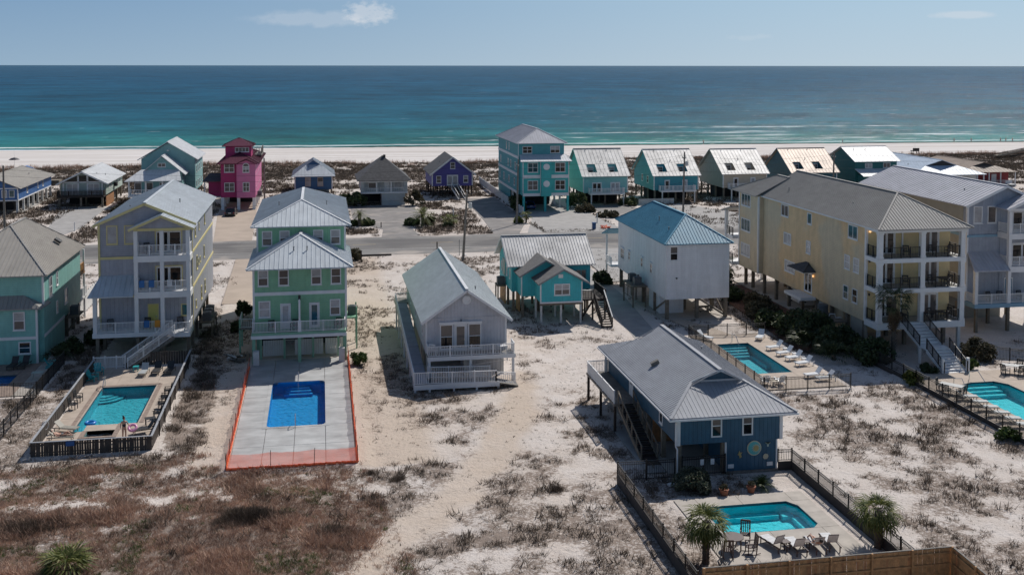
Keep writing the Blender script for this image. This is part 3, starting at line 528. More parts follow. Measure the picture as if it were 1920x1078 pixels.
# ---------------------------------------------------------------- road, drives, paths
def sheet(name,m,poly,z,th=.05):
    s=MB(); s.prism([(x,y,z) for x,y in poly],(0,0,-th)); return s.build(name,m,kind='structure')
def rect(a,b,c,d): return [(a,b),(c,b),(c,d),(a,d)]
sheet('road',M.road,rect(-380,161.6,880,172.6),.012); sheet('road_shoulder',M.shoulder,rect(-380,157.6,880,161.58),.010); sheet('road_shoulder',M.shoulder,rect(-380,172.62,880,174.0),.010)
sheet('road_marking',M.line_white,rect(-380,162.15,880,162.32),.016,.003); sheet('road_marking',M.line_white,rect(-380,171.9,880,172.05),.016,.003)
for i in range(-9,40): sheet('road_marking',M.line_yellow,rect(8+i*12.2-3.2,167.05,8+i*12.2+.4,167.2),.016,.003)
sheet('driveway',M.drive_conc,[(-16.9,174.05),(-10.9,174.05),(-12.3,213),(-12.4,226),(-19.0,226),(-19.0,204)],.004)
sheet('driveway',M.drive_grey,[(9.7,174.05),(16.0,174.05),(15.2,185),(18.2,186),(18.2,213.5),(5.7,213.5),(5.7,190),(8.5,186),(10.4,182)],.004)
sheet('driveway',M.drive_grey,[(28.2,174.05),(32.6,174.05),(36.5,188),(36.5,222),(29.5,222),(29.0,190)],.004)
sheet('driveway',M.path_grey,[(34,174.05),(51,174.05),(50,199),(47.6,203),(47.4,226),(37.9,226),(37.9,190)],.003)
sheet('driveway',M.drive_grey,[(51.5,190),(62,190),(61,207),(53.4,207)],.003); sheet('driveway',M.path_grey,[(63,174.05),(80,174.05),(79,190),(73,204),(66,204)],.003)
sheet('driveway',M.path_grey,[(-48,174.05),(-44,174.05),(-40.6,192),(-41.5,220),(-50,220),(-46.5,195)],.003)
sheet('gravel_path',M.path_grey,[(31.4,101),(34.0,100.5),(36.2,124),(37.0,157.6),(33.6,157.6),(33.2,124)],.0,.04)
sheet('driveway',M.drive_conc,[(-11.6,128),(-8.2,128),(-8.0,157.55),(-12.2,157.55)],.003); sheet('driveway',M.path_grey,[(36.9,133),(52,133),(52,157.55),(38,157.55)],.003)
sheet('mulch_bed',M.mulch,[(46.2,97),(52.9,97),(52.9,128),(48,128)],.0,.04)
sheet('garden_path',M.path_grey,[(22.0,69.3),(23.3,69.3),(23.5,79),(22.0,79)],.02,.06)
# ---------------------------------------------------------------- pool decks (slab by slab) and pools
def deck(label,cat,xs,ys,holes,m,z=.05,gap=.012,skip=None,name='pool_deck',pmat=None):
    c=(xs[0],ys[0],0); r=thing(name,label,cat,c); r['kind']='structure'
    for a,b in zip(xs[:-1],xs[1:]):
        for e,f in zip(ys[:-1],ys[1:]):
            mx,my=(a+b)/2,(e+f)/2
            if any(h[0]<mx<h[2] and h[1]<my<h[3] for h in holes): continue
            part(r,'slab',(pmat(mx,my) if pmat else m),(a+gap,e+gap,z-.16,b-gap,f-gap,z-.006*random.random()))
    return r
def pool(label,poly,bm,wz=-.10,depth=1.35,fillz=.05,rect_=None,fm=None,water=None,tile=True,name='swimming_pool',floor_slope=0):
    xs=[p[0] for p in poly]; ys=[p[1] for p in poly]; r=thing(name,label,'pool',((min(xs)+max(xs))/2,(min(ys)+max(ys))/2,-depth)); n=len(poly)
    b=MB()
    for i in range(n):
        a,c=poly[i],poly[(i+1)%n]; b.add([(*a,.045),(*c,.045),(*c,-depth),(*a,-depth)],[(0,1,2,3)])
    b.poly([(*q,-depth) for q in poly]); o=b.build('basin',bm,r)
    for f in o.data.polygons: pass
    ar=sum(poly[i][0]*poly[(i+1)%n][1]-poly[(i+1)%n][0]*poly[i][1] for i in range(n)); w=MB(); w.poly([(*q,wz) for q in (poly if ar>0 else poly[::-1])]); wo=w.build('water',water or M.water,r)
    if tile:
        t=MB()
        for i in range(n):
            a,c=Vector(poly[i]),Vector(poly[(i+1)%n]); t.bar((a.x,a.y,-.03),(c.x,c.y,-.03),.03,.15)
        t.build('tile_band',M.tile_dark,r)
    if rect_:   # paving in the cut-off corners of the pit
        x0,y0,x1,y1=rect_
        for cx_,cy_ in((x0,y0),(x1,y0),(x1,y1),(x0,y1)):
            near=[q for q in poly if abs(q[0]-cx_)+abs(q[1]-cy_)<2.2]
            if len(near)>1 and not any(abs(q[0]-cx_)+abs(q[1]-cy_)<.02 for q in near):
                f=MB(); f.prism([(cx_,cy_,fillz)]+[(*q,fillz) for q in near],(0,0,-.2)); f.build('corner_slab',fm,r)
    return r
def rounded(x0,y0,x1,y1,rr,k=4):
    o=[]
    for cx_,cy_,a in((x1-rr,y0+rr,-90),(x1-rr,y1-rr,0),(x0+rr,y1-rr,90),(x0+rr,y0+rr,180)):
        for i in range(k+1): t=R(a+90*i/k); o.append((cx_+rr*math.cos(t),cy_+rr*math.sin(t)))
    return o
def handrail(root,pts,r=.025,name='handrail'): x=MB(); x.path(pts,r,8); return x.build(name,M.steel,root)
# 1 left fenced pool with spa
deck('tan concrete paving inside the weathered picket fence at left','pool deck',[-20.4,-18.8,-17.75,-15.7,-14.3,-12.5],[80.1,83.3,84.7,88,92,96.2,99,101.9],[HOLES[0],HOLES[1]],M.concrete_tan)
p1=pool('aqua swimming pool inside the grey picket fence at left',[(-18.8,84.7),(-18.05,84.7),(-18.05,86.1),(-14.3,86.1),(-14.3,96.2),(-18.8,96.2)],M.basin_sea,depth=.9)
part(p1,'spa_wall',M.concrete_tan,(-18.04,84.72,-.88,-14.31,86.08,.06))
st=MB()
for i in range(3): st.lathe((-18.75,96.15,-.62-.10*i),[(1.0+.42*i,0),(1.0+.42*i,.08)],28)
st.v=[(min(max(x,-18.79),-14.4),min(y,96.19),z) for x,y,z in st.v]; st.build('pool_step',M.basin_sea,p1)
handrail(p1,[(-18.65,96.5,.05),(-18.65,96.5,.95),(-18.6,95.9,.95),(-18.6,95.2,.4),(-18.6,95.1,-.3)],.035)
for a,b in(((-19.1,84.4),(-19.1,96.5)),((-19.1,96.5),(-14.0,96.5)),((-14.0,96.5),(-14.0,86.1))):
    x=MB(); x.bar((*a,.055),(*b,.055),.32,.03); x.build('coping',M.paver,p1)
s1=pool('square dark water spa set in the fenced pool deck',[(-17.75,83.3),(-15.7,83.3),(-15.7,84.72),(-17.75,84.72)],M.basin_spa,depth=.5,water=M.water_spa,tile=False,name='hot_tub')
part(s1,'bench',M.basin_spa,(-17.74,83.31,-.49,-15.71,83.75,-.25)); 
for bx in((-18.1,83.0,-17.76,84.71),(-15.69,83.0,-15.35,86.1),(-17.75,83.0,-15.7,83.29)): part(s1,'coping',M.paver,(bx[0],bx[1],.0,bx[2],bx[3],.10))
# 2 new concrete deck with vivid blue pool
deck('new pale concrete slab deck inside the orange barrier','pool deck',[-6.5,-4.3,-2.1,.2,2.3],[75.0,79.0,83.2,87.2,91,95,98.6,102.4],[HOLES[2]],M.concrete_new,gap=.02)
p2=pool('vivid blue swimming pool in the new concrete deck',rounded(-4.3,83.2,.2,95.0,.45),M.basin_blue,rect_=HOLES[2],fm=M.concrete_new,tile=False,depth=1.0)
for i in range(3): part(p2,'pool_step',M.basin_blue,(-3.1-.12*i,94.97-.36*(i+1),-.98,-1.1+.12*i,94.97-.36*i,-.42-.17*i))
for y,d in((95.35,-1),(82.85,1)): handrail(p2,[(-2.1,y,.05),(-2.1,y,.95),(-2.1,y+d*.55,.95),(-2.1,y+d*1.25,.35),(-2.1,y+d*1.3,-.5)],.03)
for (x0,y0,x1,y1) in((-4.62,82.88,.52,83.19),(-4.62,95.01,.52,95.32),(-4.62,83.2,-4.31,95),(.21,83.2,.52,95)): part(p2,'coping',M.concrete_new,(x0,y0,.03,x1,y1,.064))
# 3 navy house pool
deck('buff concrete deck around the turquoise pool by the navy house','pool deck',[22.2,23.6,26.4,29.78,30.95],[55.3,59.1,61.2,63.1,64.5],[HOLES[3]],M.concrete)
p3=pool('bright turquoise pool with clipped corners below the navy house',[(24.0,59.15),(29.3,59.1),(29.78,59.6),(29.78,62.35),(29.3,63.1),(24.1,63.1),(23.6,62.6),(23.6,59.6)],M.basin_turq,depth=.9,rect_=HOLES[3],fm=M.concrete)
part(p3,'pool_step',M.basin_turq,(28.75,62.3,-.88,29.5,63.0,-.6)); part(p3,'bench',M.basin_turq,(24.2,62.55,-.88,28.58,63.05,-.6)); part(p3,'bench',M.basin_turq,(29.25,59.7,-.88,29.74,62.15,-.6))
# 4 pool beside the white house
deck('tan concrete deck around the dark tiled pool beyond the navy house','pool deck',[37.5,39.0,42.35,45.2],[85.5,90.2,95.4,100.6,104.1],[HOLES[4]],M.concrete_tan)
p4=pool('long teal pool with dark tile edge beyond the navy house roof',[(39.0,90.2),(42.35,90.2),(42.35,100.6),(39.0,100.6)],M.basin_sea,depth=1.1)
for i in range(4): part(p4,'pool_step',M.basin_sea,(39.02,100.58-.45*(i+1),-1.08,42.0,100.58-.45*i,-.32-.17*i))
part(p4,'bench',M.basin_sea,(41.95,95.0,-1.08,42.33,98.7,-.75)); handrail(p4,[(40.9,101.2,.05),(40.9,101.2,.85),(41.0,100.4,.85),(41.0,99.6,.1)],.035)
sheet('garden_path',M.concrete_tan,[(39.3,104.15),(42.0,104.15),(41.3,106.5),(39.4,111.2),(37.8,111.2)],.03,.08)
# 5 pool of the yellow house
deck('tan concrete deck around the big pool at right edge','pool deck',[51.7,54.65,59.45,63,66.5],[69,72,76,80,84.4,87.6],[HOLES[5]],M.concrete_tan)
p5=pool('large turquoise pool with angled corner at right edge',[(54.65,72),(59.45,72),(59.45,83.4),(58.7,84.4),(56.4,84.4),(55.15,83.9),(54.65,82.4)],M.basin_turq,depth=1.0,rect_=HOLES[5],fm=M.concrete_tan)
for i in range(3): part(p5,'pool_step',M.basin_turq,(55.6-.1*i,84.3-.5*(i+1),-.98,58.9,84.3-.5*i,-.3-.2*i))
handrail(p5,[(56.9,85.3,.05),(56.9,85.3,.8),(57.3,84.6,.95),(57.5,83.9,.2)],.03); handrail(p5,[(54.3,83.6,.05),(54.3,83.6,.75),(54.8,83.2,.85),(55.0,82.8,.0)],.03)
# 6 pool at the left edge
deck('paver and concrete deck around the pool at left edge','pool deck',[-33.8,-32,-27.1,-25.9,-24.0],[95.0,98.2,101.5,105.2],[HOLES[6]],M.concrete,pmat=lambda x,y: M.paver if x<-25.9 else M.concrete)
pool('small blue pool cut by the left edge of the view',[(-32,98.2),(-27.1,98.2),(-27.1,101.5),(-32,101.5)],M.basin_blue)
# ================================================================ houses in front of the road
def piles(root,xs,ys,z1,m=None,w=.3,z0=-.35,name='pile'):
    for x in xs:
        for y in ys: post(root,x,y,z0,z1,m or M.wood_pile,w,name)
def brace(root,a,b,m=None): x=MB(); x.bar(a,b,.07,.2); return x.build('brace',m or M.wood_pile,root)
def vent_pipe(root,x,y,z,m=None): mb=MB(); mb.tube((x,y,z-.35),(x,y,z+.20),.055,8); mb.tube((x,y,z+.18),(x,y,z+.25),.085,8); return mb.build('roof_vent',m or M.grey_metal,root)
# ---- three-tier gallery houses (two of the same design)
def gallery_house(label,ox,oy,dz,wall,wall_lap,trim,beam,roofm,depth,ytrim,doorm,band=None,pile_m=None,far=False):
    X=lambda v: v+ox
    Y=lambda v: v+oy
    Z=lambda v: v+dz
    r=thing('gallery_house',label,'house',(X(-16.9),Y(112),0),'three storey gallery houses')
    f1,f2,f3=Z(2.3),Z(6.2),Z(9.7); yb=Y(depth)
    gwall(r,X(-21.3),X(-12.55),Y(108.4),yb-.4,f1-.1,Z(12.5),Z(14.45),wall_lap)
    part(r,'floor_beam',beam,(X(-21.62),Y(106.25),f1-.42,X(-12.5),Y(108.38),f1)); 
    part(r,'wall',wall,(X(-21.315),Y(108.34),f1,X(-17.7),Y(108.39),f3-.6)); part(r,'wall',wall,(X(-17.4),Y(108.34),f1,X(-12.8),Y(108.39),f3+2.4))
    part(r,'trim_band',band or ytrim,(X(-21.34),Y(108.28),f3-.62,X(-17.72),Y(108.37),f3-.36)); part(r,'corner_trim',ytrim,(X(-21.36),Y(108.30),f1,X(-21.16),Y(108.55),Z(12.45)))
    # tower of stacked galleries
    for fz,top in((f2,f1),(f3,f2)): part(r,'gallery_floor',trim,(X(-17.75),Y(106.3),fz-.62,X(-12.5),Y(108.33),fz-.02))
    part(r,'beam',ytrim,(X(-17.72),Y(106.36),Z(12.08),X(-12.52),Y(106.62),Z(12.32))); part(r,'soffit',trim,(X(-17.7),Y(106.65),Z(12.1),X(-12.55),Y(108.3),Z(12.2)))
    for x,tops in((-17.55,(f2-.62,f3-.62,Z(12.08))),(-15.15,(f2-.62,f3-.62,Z(12.08))),(-12.72,(f2-.62,f3-.62,Z(12.08)))):
        for a,b in zip((f1,f2-.02,f3-.02),tops): post(r,X(x),Y(106.52),a,b,trim,.36,'column')
    post(r,X(-21.38),Y(106.52),f1,Z(5.75),trim,.36,'column'); part(r,'beam',ytrim,(X(-21.6),Y(106.35),Z(5.72),X(-17.76),Y(106.65),Z(5.9)))
    for fz in(f2,f3):
        railing(r,[(X(-12.62),Y(108.3),fz),(X(-12.62),Y(106.5),fz)],.98,trim); railing(r,[(X(-12.75),Y(106.5),fz),(X(-17.5),Y(106.5),fz)],.98,trim,post=1.2); railing(r,[(X(-17.6),Y(106.5),fz),(X(-17.6),Y(108.3),fz)],.98,trim)
        door(r,(X(-14.75),Y(108.34),fz),'-y',2.6,2.15,glass=M.glass,leaves=2,trim=ytrim,slab=trim,lo=.15)
    railing(r,[(X(-17.75),Y(106.45),f1),(X(-21.3),Y(106.45),f1),(X(-21.3),Y(108.3),f1)],.98,trim); railing(r,[(X(-17.4),Y(106.45),f1),(X(-14.3),Y(106.45),f1)],.98,trim); railing(r,[(X(-12.6),Y(108.3),f1),(X(-12.6),Y(105.6),f1),(X(-14.0),Y(105.6),f1)],.98,trim)
    part(r,'landing',trim,(X(-14.15),Y(105.5),f1-.42,X(-12.5),Y(106.24),f1-.01))
    door(r,(X(-16.3),Y(108.34),f1),'-y',1.05,2.3,slab=doorm,trim=ytrim)
    window(r,(X(-13.2),Y(108.34),f1+1.0),'-y',.95,1.2,trim=ytrim,rows=1)
    for x in(-20.05,-18.4): window(r,(X(x),Y(108.4),f3+.85),'-y',1.05,1.85,rows=1,trim=ytrim,glass=M.glass)
    # right hand wall windows
    for yy,z,w,h,rr in((111,f3+1.0,.8,1.3,2),(114.5,f3+1.2,.5,.7,1),(120,f3+1,.7,1.3,2),(112.2,f2+1,.8,1.4,2),(113.8,f2+1.2,.5,.6,1),(115.2,f2+1.2,.5,.6,1),(119,f2+1,.7,1.3,2),(116,f1+1,.9,1.4,2),(119.5,f1+1,.9,1.4,2),(111,f1+1.2,.6,.8,1)):
        window(r,(X(-12.55),Y(yy),z),'+x',w,h,rows=rr,trim=ytrim)
    for z in(f2-.2,f3-.25): part(r,'trim_band',ytrim,(X(-12.56),Y(108.5),z,X(-12.49),yb-.45,z+.24))
    part(r,'corner_trim',ytrim,(X(-12.75),Y(108.42),f1,X(-12.5),Y(108.62),Z(12.4)))
    if band:
        part(r,'trim_band',band,(X(-21.36),Y(108.6),f3-.6,X(-21.28),yb-.5,f3-.3))
    # ground floor posts, bracing and dark room below
    piles(r,[X(-21.2),X(-17.5),X(-15.1),X(-12.8)],[Y(106.6),Y(110)],f1-.43,pile_m,.3); piles(r,[X(-21.2),X(-12.8)],[Y(v) for v in(113.5,117,120.5,124)],f1-.1,pile_m,.3); piles(r,[X(-17)],[Y(115),Y(120)],f1-.1,pile_m,.3)
    part(r,'storage_room',M.taupe,(X(-20.8),Y(112.6),-.2,X(-14.2),Y(120.5),f1-.12))
    # roofs
    hip(r,X(-21.75),X(-12.1),Y(107.95),yb,Z(12.5),Z(14.6),roofm,0,0,sp=.6)
    for sx in(-1,1):
        e=MB(); xm=-16.925; e.bar((X(xm),Y(107.92),Z(14.48)),(X(xm+sx*4.83),Y(107.92),Z(12.38)),.06,.24); e.build('barge_board',ytrim,r)
    xm=X(-15.13); A=(xm,Y(106.0),Z(13.62)); yj=Y(108.2)
    slope(r,[(X(-18.15),Y(106.0),Z(12.3)),A,(xm,Y(109.2),Z(13.62)),(X(-18.15),Y(109.2),Z(12.3))],roofm,.6); slope(r,[(X(-12.1),Y(106.0),Z(12.3)),(X(-12.1),Y(109.2),Z(12.3)),(xm,Y(109.2),Z(13.62)),A],roofm,.6)
    g=MB(); g.prism([(X(-17.7),Y(106.4),Z(12.33)),(X(-12.56),Y(106.4),Z(12.33)),(xm,Y(106.4),Z(13.42))],(0,2.2,0)); g.build('gable_wall',wall_lap,r)
    for sx,xe in((-1,-18.15),(1,-12.1)):
        e=MB(); e.bar((xm,Y(105.97),Z(13.5)),(X(xe),Y(105.97),Z(12.19)),.06,.22); e.build('barge_board',ytrim,r)
    slope(r,[(X(-21.95),Y(105.9),Z(5.92)),(X(-17.78),Y(105.9),Z(5.92)),(X(-17.78),Y(108.33),Z(7.5)),(X(-21.2),Y(108.33),Z(7.5))],roofm,.45)
    vent_pipe(r,X(-14.6),Y(116),Z(13.75)); vent_pipe(r,X(-19),Y(112.5),Z(13.6))
    return r
h1=gallery_house('grey three storey house with yellow trim and stacked white galleries behind the picket fenced pool',0,0,0,M.grey_blue,M.grey_blue_lap,M.white,M.white,M.roof_pale,129,M.yellow_trim,M.door_yellow)
stair(h1,(-14.2,105.0,2.3),(-18.0,102.4,.05),1.1,13,M.wood_grey,M.wood_grey,side=(.565,-.825,0),rails=M.white)
part(h1,'gate_rail',M.white,(-20.7,102.28,1.02,-18.0,102.36,1.1),(-20.7,102.28,.12,-18.0,102.36,.2)); gb=MB()
for i in range(22): x=-20.65+i*.125; gb.box(x,102.3,.15,x+.035,102.34,1.05)
gb.build('balusters',M.white,h1,kind='stuff')
for x in(-20.75,-19.75,-18.75,-17.98): post(h1,x,102.32,-.1,1.2,M.white,.11,'gate_post')
h2=gallery_house('tall blue grey house with white columns at right edge of the view',89.2,-5.6,.62,M.blue_grey,M.blue_grey,M.white,M.blue_band,M.roof_lilac,131,M.white,M.door_blue,band=M.blue_band)
stair(h2,(76.5,100.5,2.9),(76.0,95.6,.05),1.3,15,M.white_old,M.white,rails=M.white)
mb=MB(); mb.prism([(67.88,103.5,2.8),(67.88,124.5,2.8),(67.88,124.5,13.0),(67.88,103.5,13.0)],(.02,0,0)); mb.build('side_wall',M.taupe,h2); window(h2,(67.88,113,10.5),'-x',.9,1.3,rows=1)
# ---- green two part house
r=thing('green_house','tall mint green house with two stacked pale hip roofs above the new concrete pool deck','house',(-2.2,112,0)); g1=r
part(r,'wall',M.green,(-6.4,102.6,2.6,2.35,108.5,9.05)); part(r,'wall',M.green_v,(-6.3,107.9,2.6,2.4,128.3,12.05))
corners(r,-6.4,2.35,102.6,2.7,9.0,M.white,.16); corners(r,-6.3,2.4,107.9,9.0,12.0,M.white,.14,128.3)
part(r,'trim_band',M.white,(-6.42,102.54,6.2,2.37,102.62,6.52))
part(r,'balcony_floor',M.green_post,(-6.5,101.2,2.62,2.25,102.58,2.95)); part(r,'fascia',M.white,(-6.55,101.14,2.42,2.3,101.4,2.72))
railing(r,[(-6.42,102.5,2.95),(-6.42,101.28,2.95),(-2.2,101.28,2.95)],1.0,M.white); railing(r,[(-1.95,101.28,2.95),(2.15,101.28,2.95),(2.15,102.5,2.95)],1.0,M.white)
part(r,'party_screen',M.white,(-2.16,101.25,2.95,-2.0,102.58,6.0)); x=MB(); x.tube((-2.08,101.6,5.9),(-2.08,101.6,6.35),.12); x.build('porch_light',M.charcoal,r)
for x in(-5.45,-3.55,-.5,1.35): window(r,(x,102.6,7.1),'-y',.98,1.55,glass=M.blind_dk)
for x in(-5.3,-3.6,-.3,1.4): window(r,(x,107.9,10.05),'-y',1.0,1.5,glass=M.blind_dk,glass2=M.blind)
window(r,(-5.35,102.6,4.1),'-y',1.1,1.6,glass=M.blind,glass2=M.blind); window(r,(1.25,102.6,4.1),'-y',1.0,1.55,glass=M.blind_dk,glass2=M.blind)
door(r,(-3.4,102.6,2.95),'-y',.98,2.45,glass=M.blind,slab=M.white,lo=.7); door(r,(-.7,102.6,2.95),'-y',.98,2.45,slab=M.white,glass=M.glass_teal,lo=.3)
for x in(-6.3,-5.75,-3.55,-2.1,-.85,1.55,2.15): post(r,x,101.5 if x in(-6.3,-2.1,2.15) else 103.2,-.3,2.6,M.green_post,.3 if x in(-6.3,-2.1,2.15) else .2,'post')
piles(r,[-6.2,-2,2.2],[107,112,117,122,127],2.6,M.green_post,.3)
for i,(a,b) in enumerate(((-5.6,-3.6),(-2.6,.1),(.3,2.0))):
    n=int((b-a)/.22)
    for k in range(n): part(r,'board',M.white_old,(a+k*(b-a)/n+.008,104.0+.012*(k%2),.02,a+(k+1)*(b-a)/n-.008,104.05+.012*(k%2),1.55))
gt=MB()
for k in range(8): x=-3.45+k*.11; gt.box(x,103.98,.08,x+.03,104.02,1.5)
gt.box(-3.5,103.97,1.5,-2.62,104.03,1.56); gt.box(-3.5,103.97,.05,-2.62,104.03,.11); gt.build('gate',M.white_old,r)
part(r,'rear_wall',M.dark_in,(-6.1,108.6,-.2,2.2,108.8,2.58)); 
for x in(-6.35,1.55): part(r,'storage_box',M.white_old,(x,100.75,.05,x+.55,101.35,1.35))
hip(r,-6.9,2.95,100.75,112,9.05,11.45,M.roof_pale,5.2,3.0,sp=.42,capm=M.roof_white); hip(r,-6.85,2.95,107.2,129.2,12.05,14.0,M.roof_pale,5.6,5.2,sp=.42,capm=M.roof_white)
for x in(-2.6,-1.35): vent_pipe(r,x,103.4,10.45)
for x in(-4.4,.6): vent_pipe(r,x,116,13.2)
part(r,'side_platform',M.green_post,(2.42,106.0,2.9,3.5,108.6,3.05)); 
for y in(106.1,108.4): post(r,3.4,y,-.2,4.0,M.green_post,.14,'post')
part(r,'side_platform',M.wood_grey,(-8.0,106,2.2,-6.45,109,2.35)); 
for x,y in((-7.9,106.1),(-7.9,108.9)): post(r,x,y,-.2,3.2,M.green_post,.16,'post')
railing(r,[(-6.5,106.05,2.35),(-7.9,106.05,2.35),(-7.9,108.9,2.35)],.9,M.white_old,bal=.2)
# ---- lilac house with the long ramp
r=thing('ramp_house','pale lilac gabled house with a white railed deck and long side ramp, raised on posts','house',(12.8,104,0)); mh=r
gwall(r,9.15,16.45,94.2,115.6,2.15,5.25,7.72,M.lilac); part(r,'trim_band',M.lilac,(9.13,94.15,5.28,16.47,94.19,5.4)); corners(r,9.15,16.45,94.2,2.25,5.2,M.white,.12)
x=MB(); x.lathe((0,0,0),[(.40,0),(.40,.05),(.27,.06),(.25,.02)],20); v=[(12.82+a,94.16-c,6.95+b) for a,b,c in x.v]; x.v=v; x.build('gable_vent',M.white,r)
for xx in(11.0,13.55): window(r,(xx,94.2,2.55),'-y',1.2,2.25,hood=.22,glass=M.glass,glass2=M.blind_dk)
door(r,(12.27,94.2,2.35),'-y',1.15,2.45,glass=M.blind_dk,slab=M.white,lo=.35)
part(r,'window_hood',M.white,(11.66,94.02,4.82,12.9,94.19,5.04)); x=MB(); x.tube((12.3,94.1,5.1),(12.3,93.95,5.22),.09); x.build('porch_light',M.grey_metal,r)
part(r,'deck',M.wood_grey,(9.2,92.5,2.12,16.9,94.15,2.33)); part(r,'fascia',M.white,(9.12,92.42,2.0,16.98,92.48,2.36))
railing(r,[(9.2,94.1,2.33),(9.2,92.55,2.33),(16.9,92.55,2.33),(16.9,94.1,2.33)],.92,M.white,post=1.95,bal=.14,bw=.045)
for x in(9.3,12.95,16.8): post(r,x,92.65,-.3,2.1,M.white,.2,'post')
for x in(9.4,12.8,16.2):
    for y in(95,101,108,115): post(r,x,y,-.3,2.14,M.white_old,.26,'pile')
# ground room under the house, ramp runs
part(r,'lower_room',M.lilac,(12.9,95.6,-.2,16.3,104,2.13)); part(r,'lower_room',M.taupe,(9.4,99,-.2,12.85,110,2.12))
rm=MB(); rm.prism([(7.75,90.5,.55),(9.0,90.5,.55),(9.0,113.6,2.55),(7.75,113.6,2.55)],(0,0,-.16)); rm.build('ramp',M.wood_grey,r)
n=40
for i in range(n):
    t0=i/n; y0=90.55+23*t0; z0=.575+1.98*t0; x=MB(); x.prism([(7.8,y0,z0),(8.98,y0,z0),(8.98,y0+.55,z0+.047),(7.8,y0+.55,z0+.047)],(0,0,.03)); x.build('deck_board',M.roof_teal if False else M.grey_blue_lap,r)
railing(r,[(7.75,90.5,.6),(7.75,113.6,2.6)],1.0,M.white,post=2.2,bal=.14,bw=.045); railing(r,[(7.75,113.6,2.6),(9.1,113.6,2.6)],1.0,M.white,bal=.14)
part(r,'deck',M.wood_grey,(7.75,113.62,2.35,9.12,116.2,2.58))
for y in(92,95,98.5,102,105.5,109,112.5): post(r,7.8,y,-.3,.5+(y-90.5)*.087,M.white,.16,'post')
rm=MB(); rm.prism([(9.02,90.5,.52),(15.2,90.5,.40),(15.2,92.0,.40),(9.02,92.0,.52)],(0,0,-.14)); rm.build('ramp',M.wood_grey,r)
railing(r,[(7.75,90.45,.55),(9.15,90.45,.55),(14.9,90.45,.42)],1.05,M.white,post=2.0,bal=.14,bw=.05); railing(r,[(9.1,92.1,.6),(14.6,92.1,.45)],1.0,M.white,bal=.15,bw=.045); railing(r,[(14.9,90.45,.42),(16.6,90.6,.2)],.95,M.white,bal=.16,mid=True)
part(r,'fascia',M.white,(7.7,90.36,.12,15.2,90.42,.56)); rm=MB(); rm.prism([(15.22,90.5,.38),(16.9,90.6,.02),(16.9,91.9,.02),(15.22,91.9,.38)],(0,0,-.1)); rm.build('ramp',M.wood_grey,r)
for x in(7.85,9.1,11.2,13.2,15.1): post(r,x,90.5,-.35,.4,M.white,.17,'post')
railing(r,[(13.2,93.6,1.1),(16.4,93.4,1.5)],.5,M.white,bal=0,post=3)
hip(r,8.68,16.95,93.75,116.1,5.12,7.98,M.roof_mid,0,0,sp=.42,panels=True,capm=M.roof_white)
for s in(-1,1): e=MB(); e.bar((12.815,93.72,7.86),(12.815+s*4.13,93.72,5.0),.05,.2); e.build('barge_board',M.white,r)
for y,z in((97,.0),(104,0),(110,0)): window(r,(9.15,y,3.3),'-x',.9,1.2)
vent_pipe(r,14.2,98.2,7.1)
# ---- turquoise house
r=thing('turquoise_house','turquoise raised house with stepped gable wings and a dark wooden stair','house',(26,116,0)); th=r
gwall(r,23.35,28.0,112.2,119,2.3,4.55,5.85,M.turq); gwall(r,21.9,27.3,115.6,121,2.3,4.8,6.2,M.turq); gwallx(r,21.3,30.5,118.4,126.6,2.3,5.3,7.75,M.turq,122.5)
corners(r,23.35,28.0,112.2,2.3,4.5,M.white,.1); part(r,'corner_trim',M.white,(21.87,115.57,2.35,21.98,115.7,4.8)); part(r,'fascia',M.white,(23.3,112.12,2.2,28.05,112.19,2.36)); part(r,'floor_beam',M.wood_pile,(23.3,112.3,1.95,28.05,112.5,2.19))
window(r,(25.75,112.2,3.05),'-y',1.75,1.25,rows=2,cols=2,glass=M.blind_dk,trim=M.white); part(r,'gable_vent',M.white,(25.35,112.14,4.95,25.85,112.19,5.35))
sh=dict(m=M.shingle_brown,fy=0,by=0,shingles=True,caps=False)
for x0,x1,y0,y1,ze,zr in((23.0,28.75,111.75,119,4.42,6.0),(21.5,27.6,114.9,121,4.7,6.45)):
    hip(r,x0,x1,y0,y1,ze,zr,**sh)
    for x in(x0,x1): e=MB(); e.bar(((x0+x1)/2,y0-.02,zr-.1),(x,y0-.02,ze-.1),.05,.17); e.build('barge_board',M.grey_metal,r)
hipx(r,20.75,31.0,117.9,127.1,5.25,8.05,M.roof_silver,0,0,sp=.34,ym=122.5)
for s,ye in((-1,117.9),(1,127.1)): e=MB(); e.bar((20.72,122.5,7.93),(20.72,ye,5.13),.05,.2); e.build('barge_board',M.white,r)
window(r,(29.4,118.4,3.3),'-y',1.3,1.3,rows=1,cols=2,trim=M.teal_dk); 
for y in(119.5,121.5,125): window(r,(21.3,y,3.6),'-x',.6,1.1,rows=1)
part(r,'shutter',M.sage,(21.22,122.6,3.3,21.29,124.2,5.2)); part(r,'lattice',M.wood_tan,(21.3,122.8,-.2,21.4,126.4,2.25)); part(r,'lattice',M.wood_tan,(22.2,118.6,-.2,22.3,120.6,1.9))
piles(r,[23.5,25.7,27.9],[112.5,115.5],2.25,M.white_old,.2); piles(r,[21.6,24.5,27.4,30.3],[119,122.5,126],2.3,M.wood_pile,.26); piles(r,[22.1],[116],2.3,M.wood_pile,.24)
part(r,'deck',M.wood_dark,(28.05,113.2,2.1,31.0,118.3,2.28)); railing(r,[(28.1,113.25,2.28),(29.35,113.25,2.28)],.95,M.wood_dark,bal=.16,bw=.05,top_m=M.white); part(r,'cap_rail',M.white_old,(28.05,113.15,3.24,29.4,113.36,3.28))
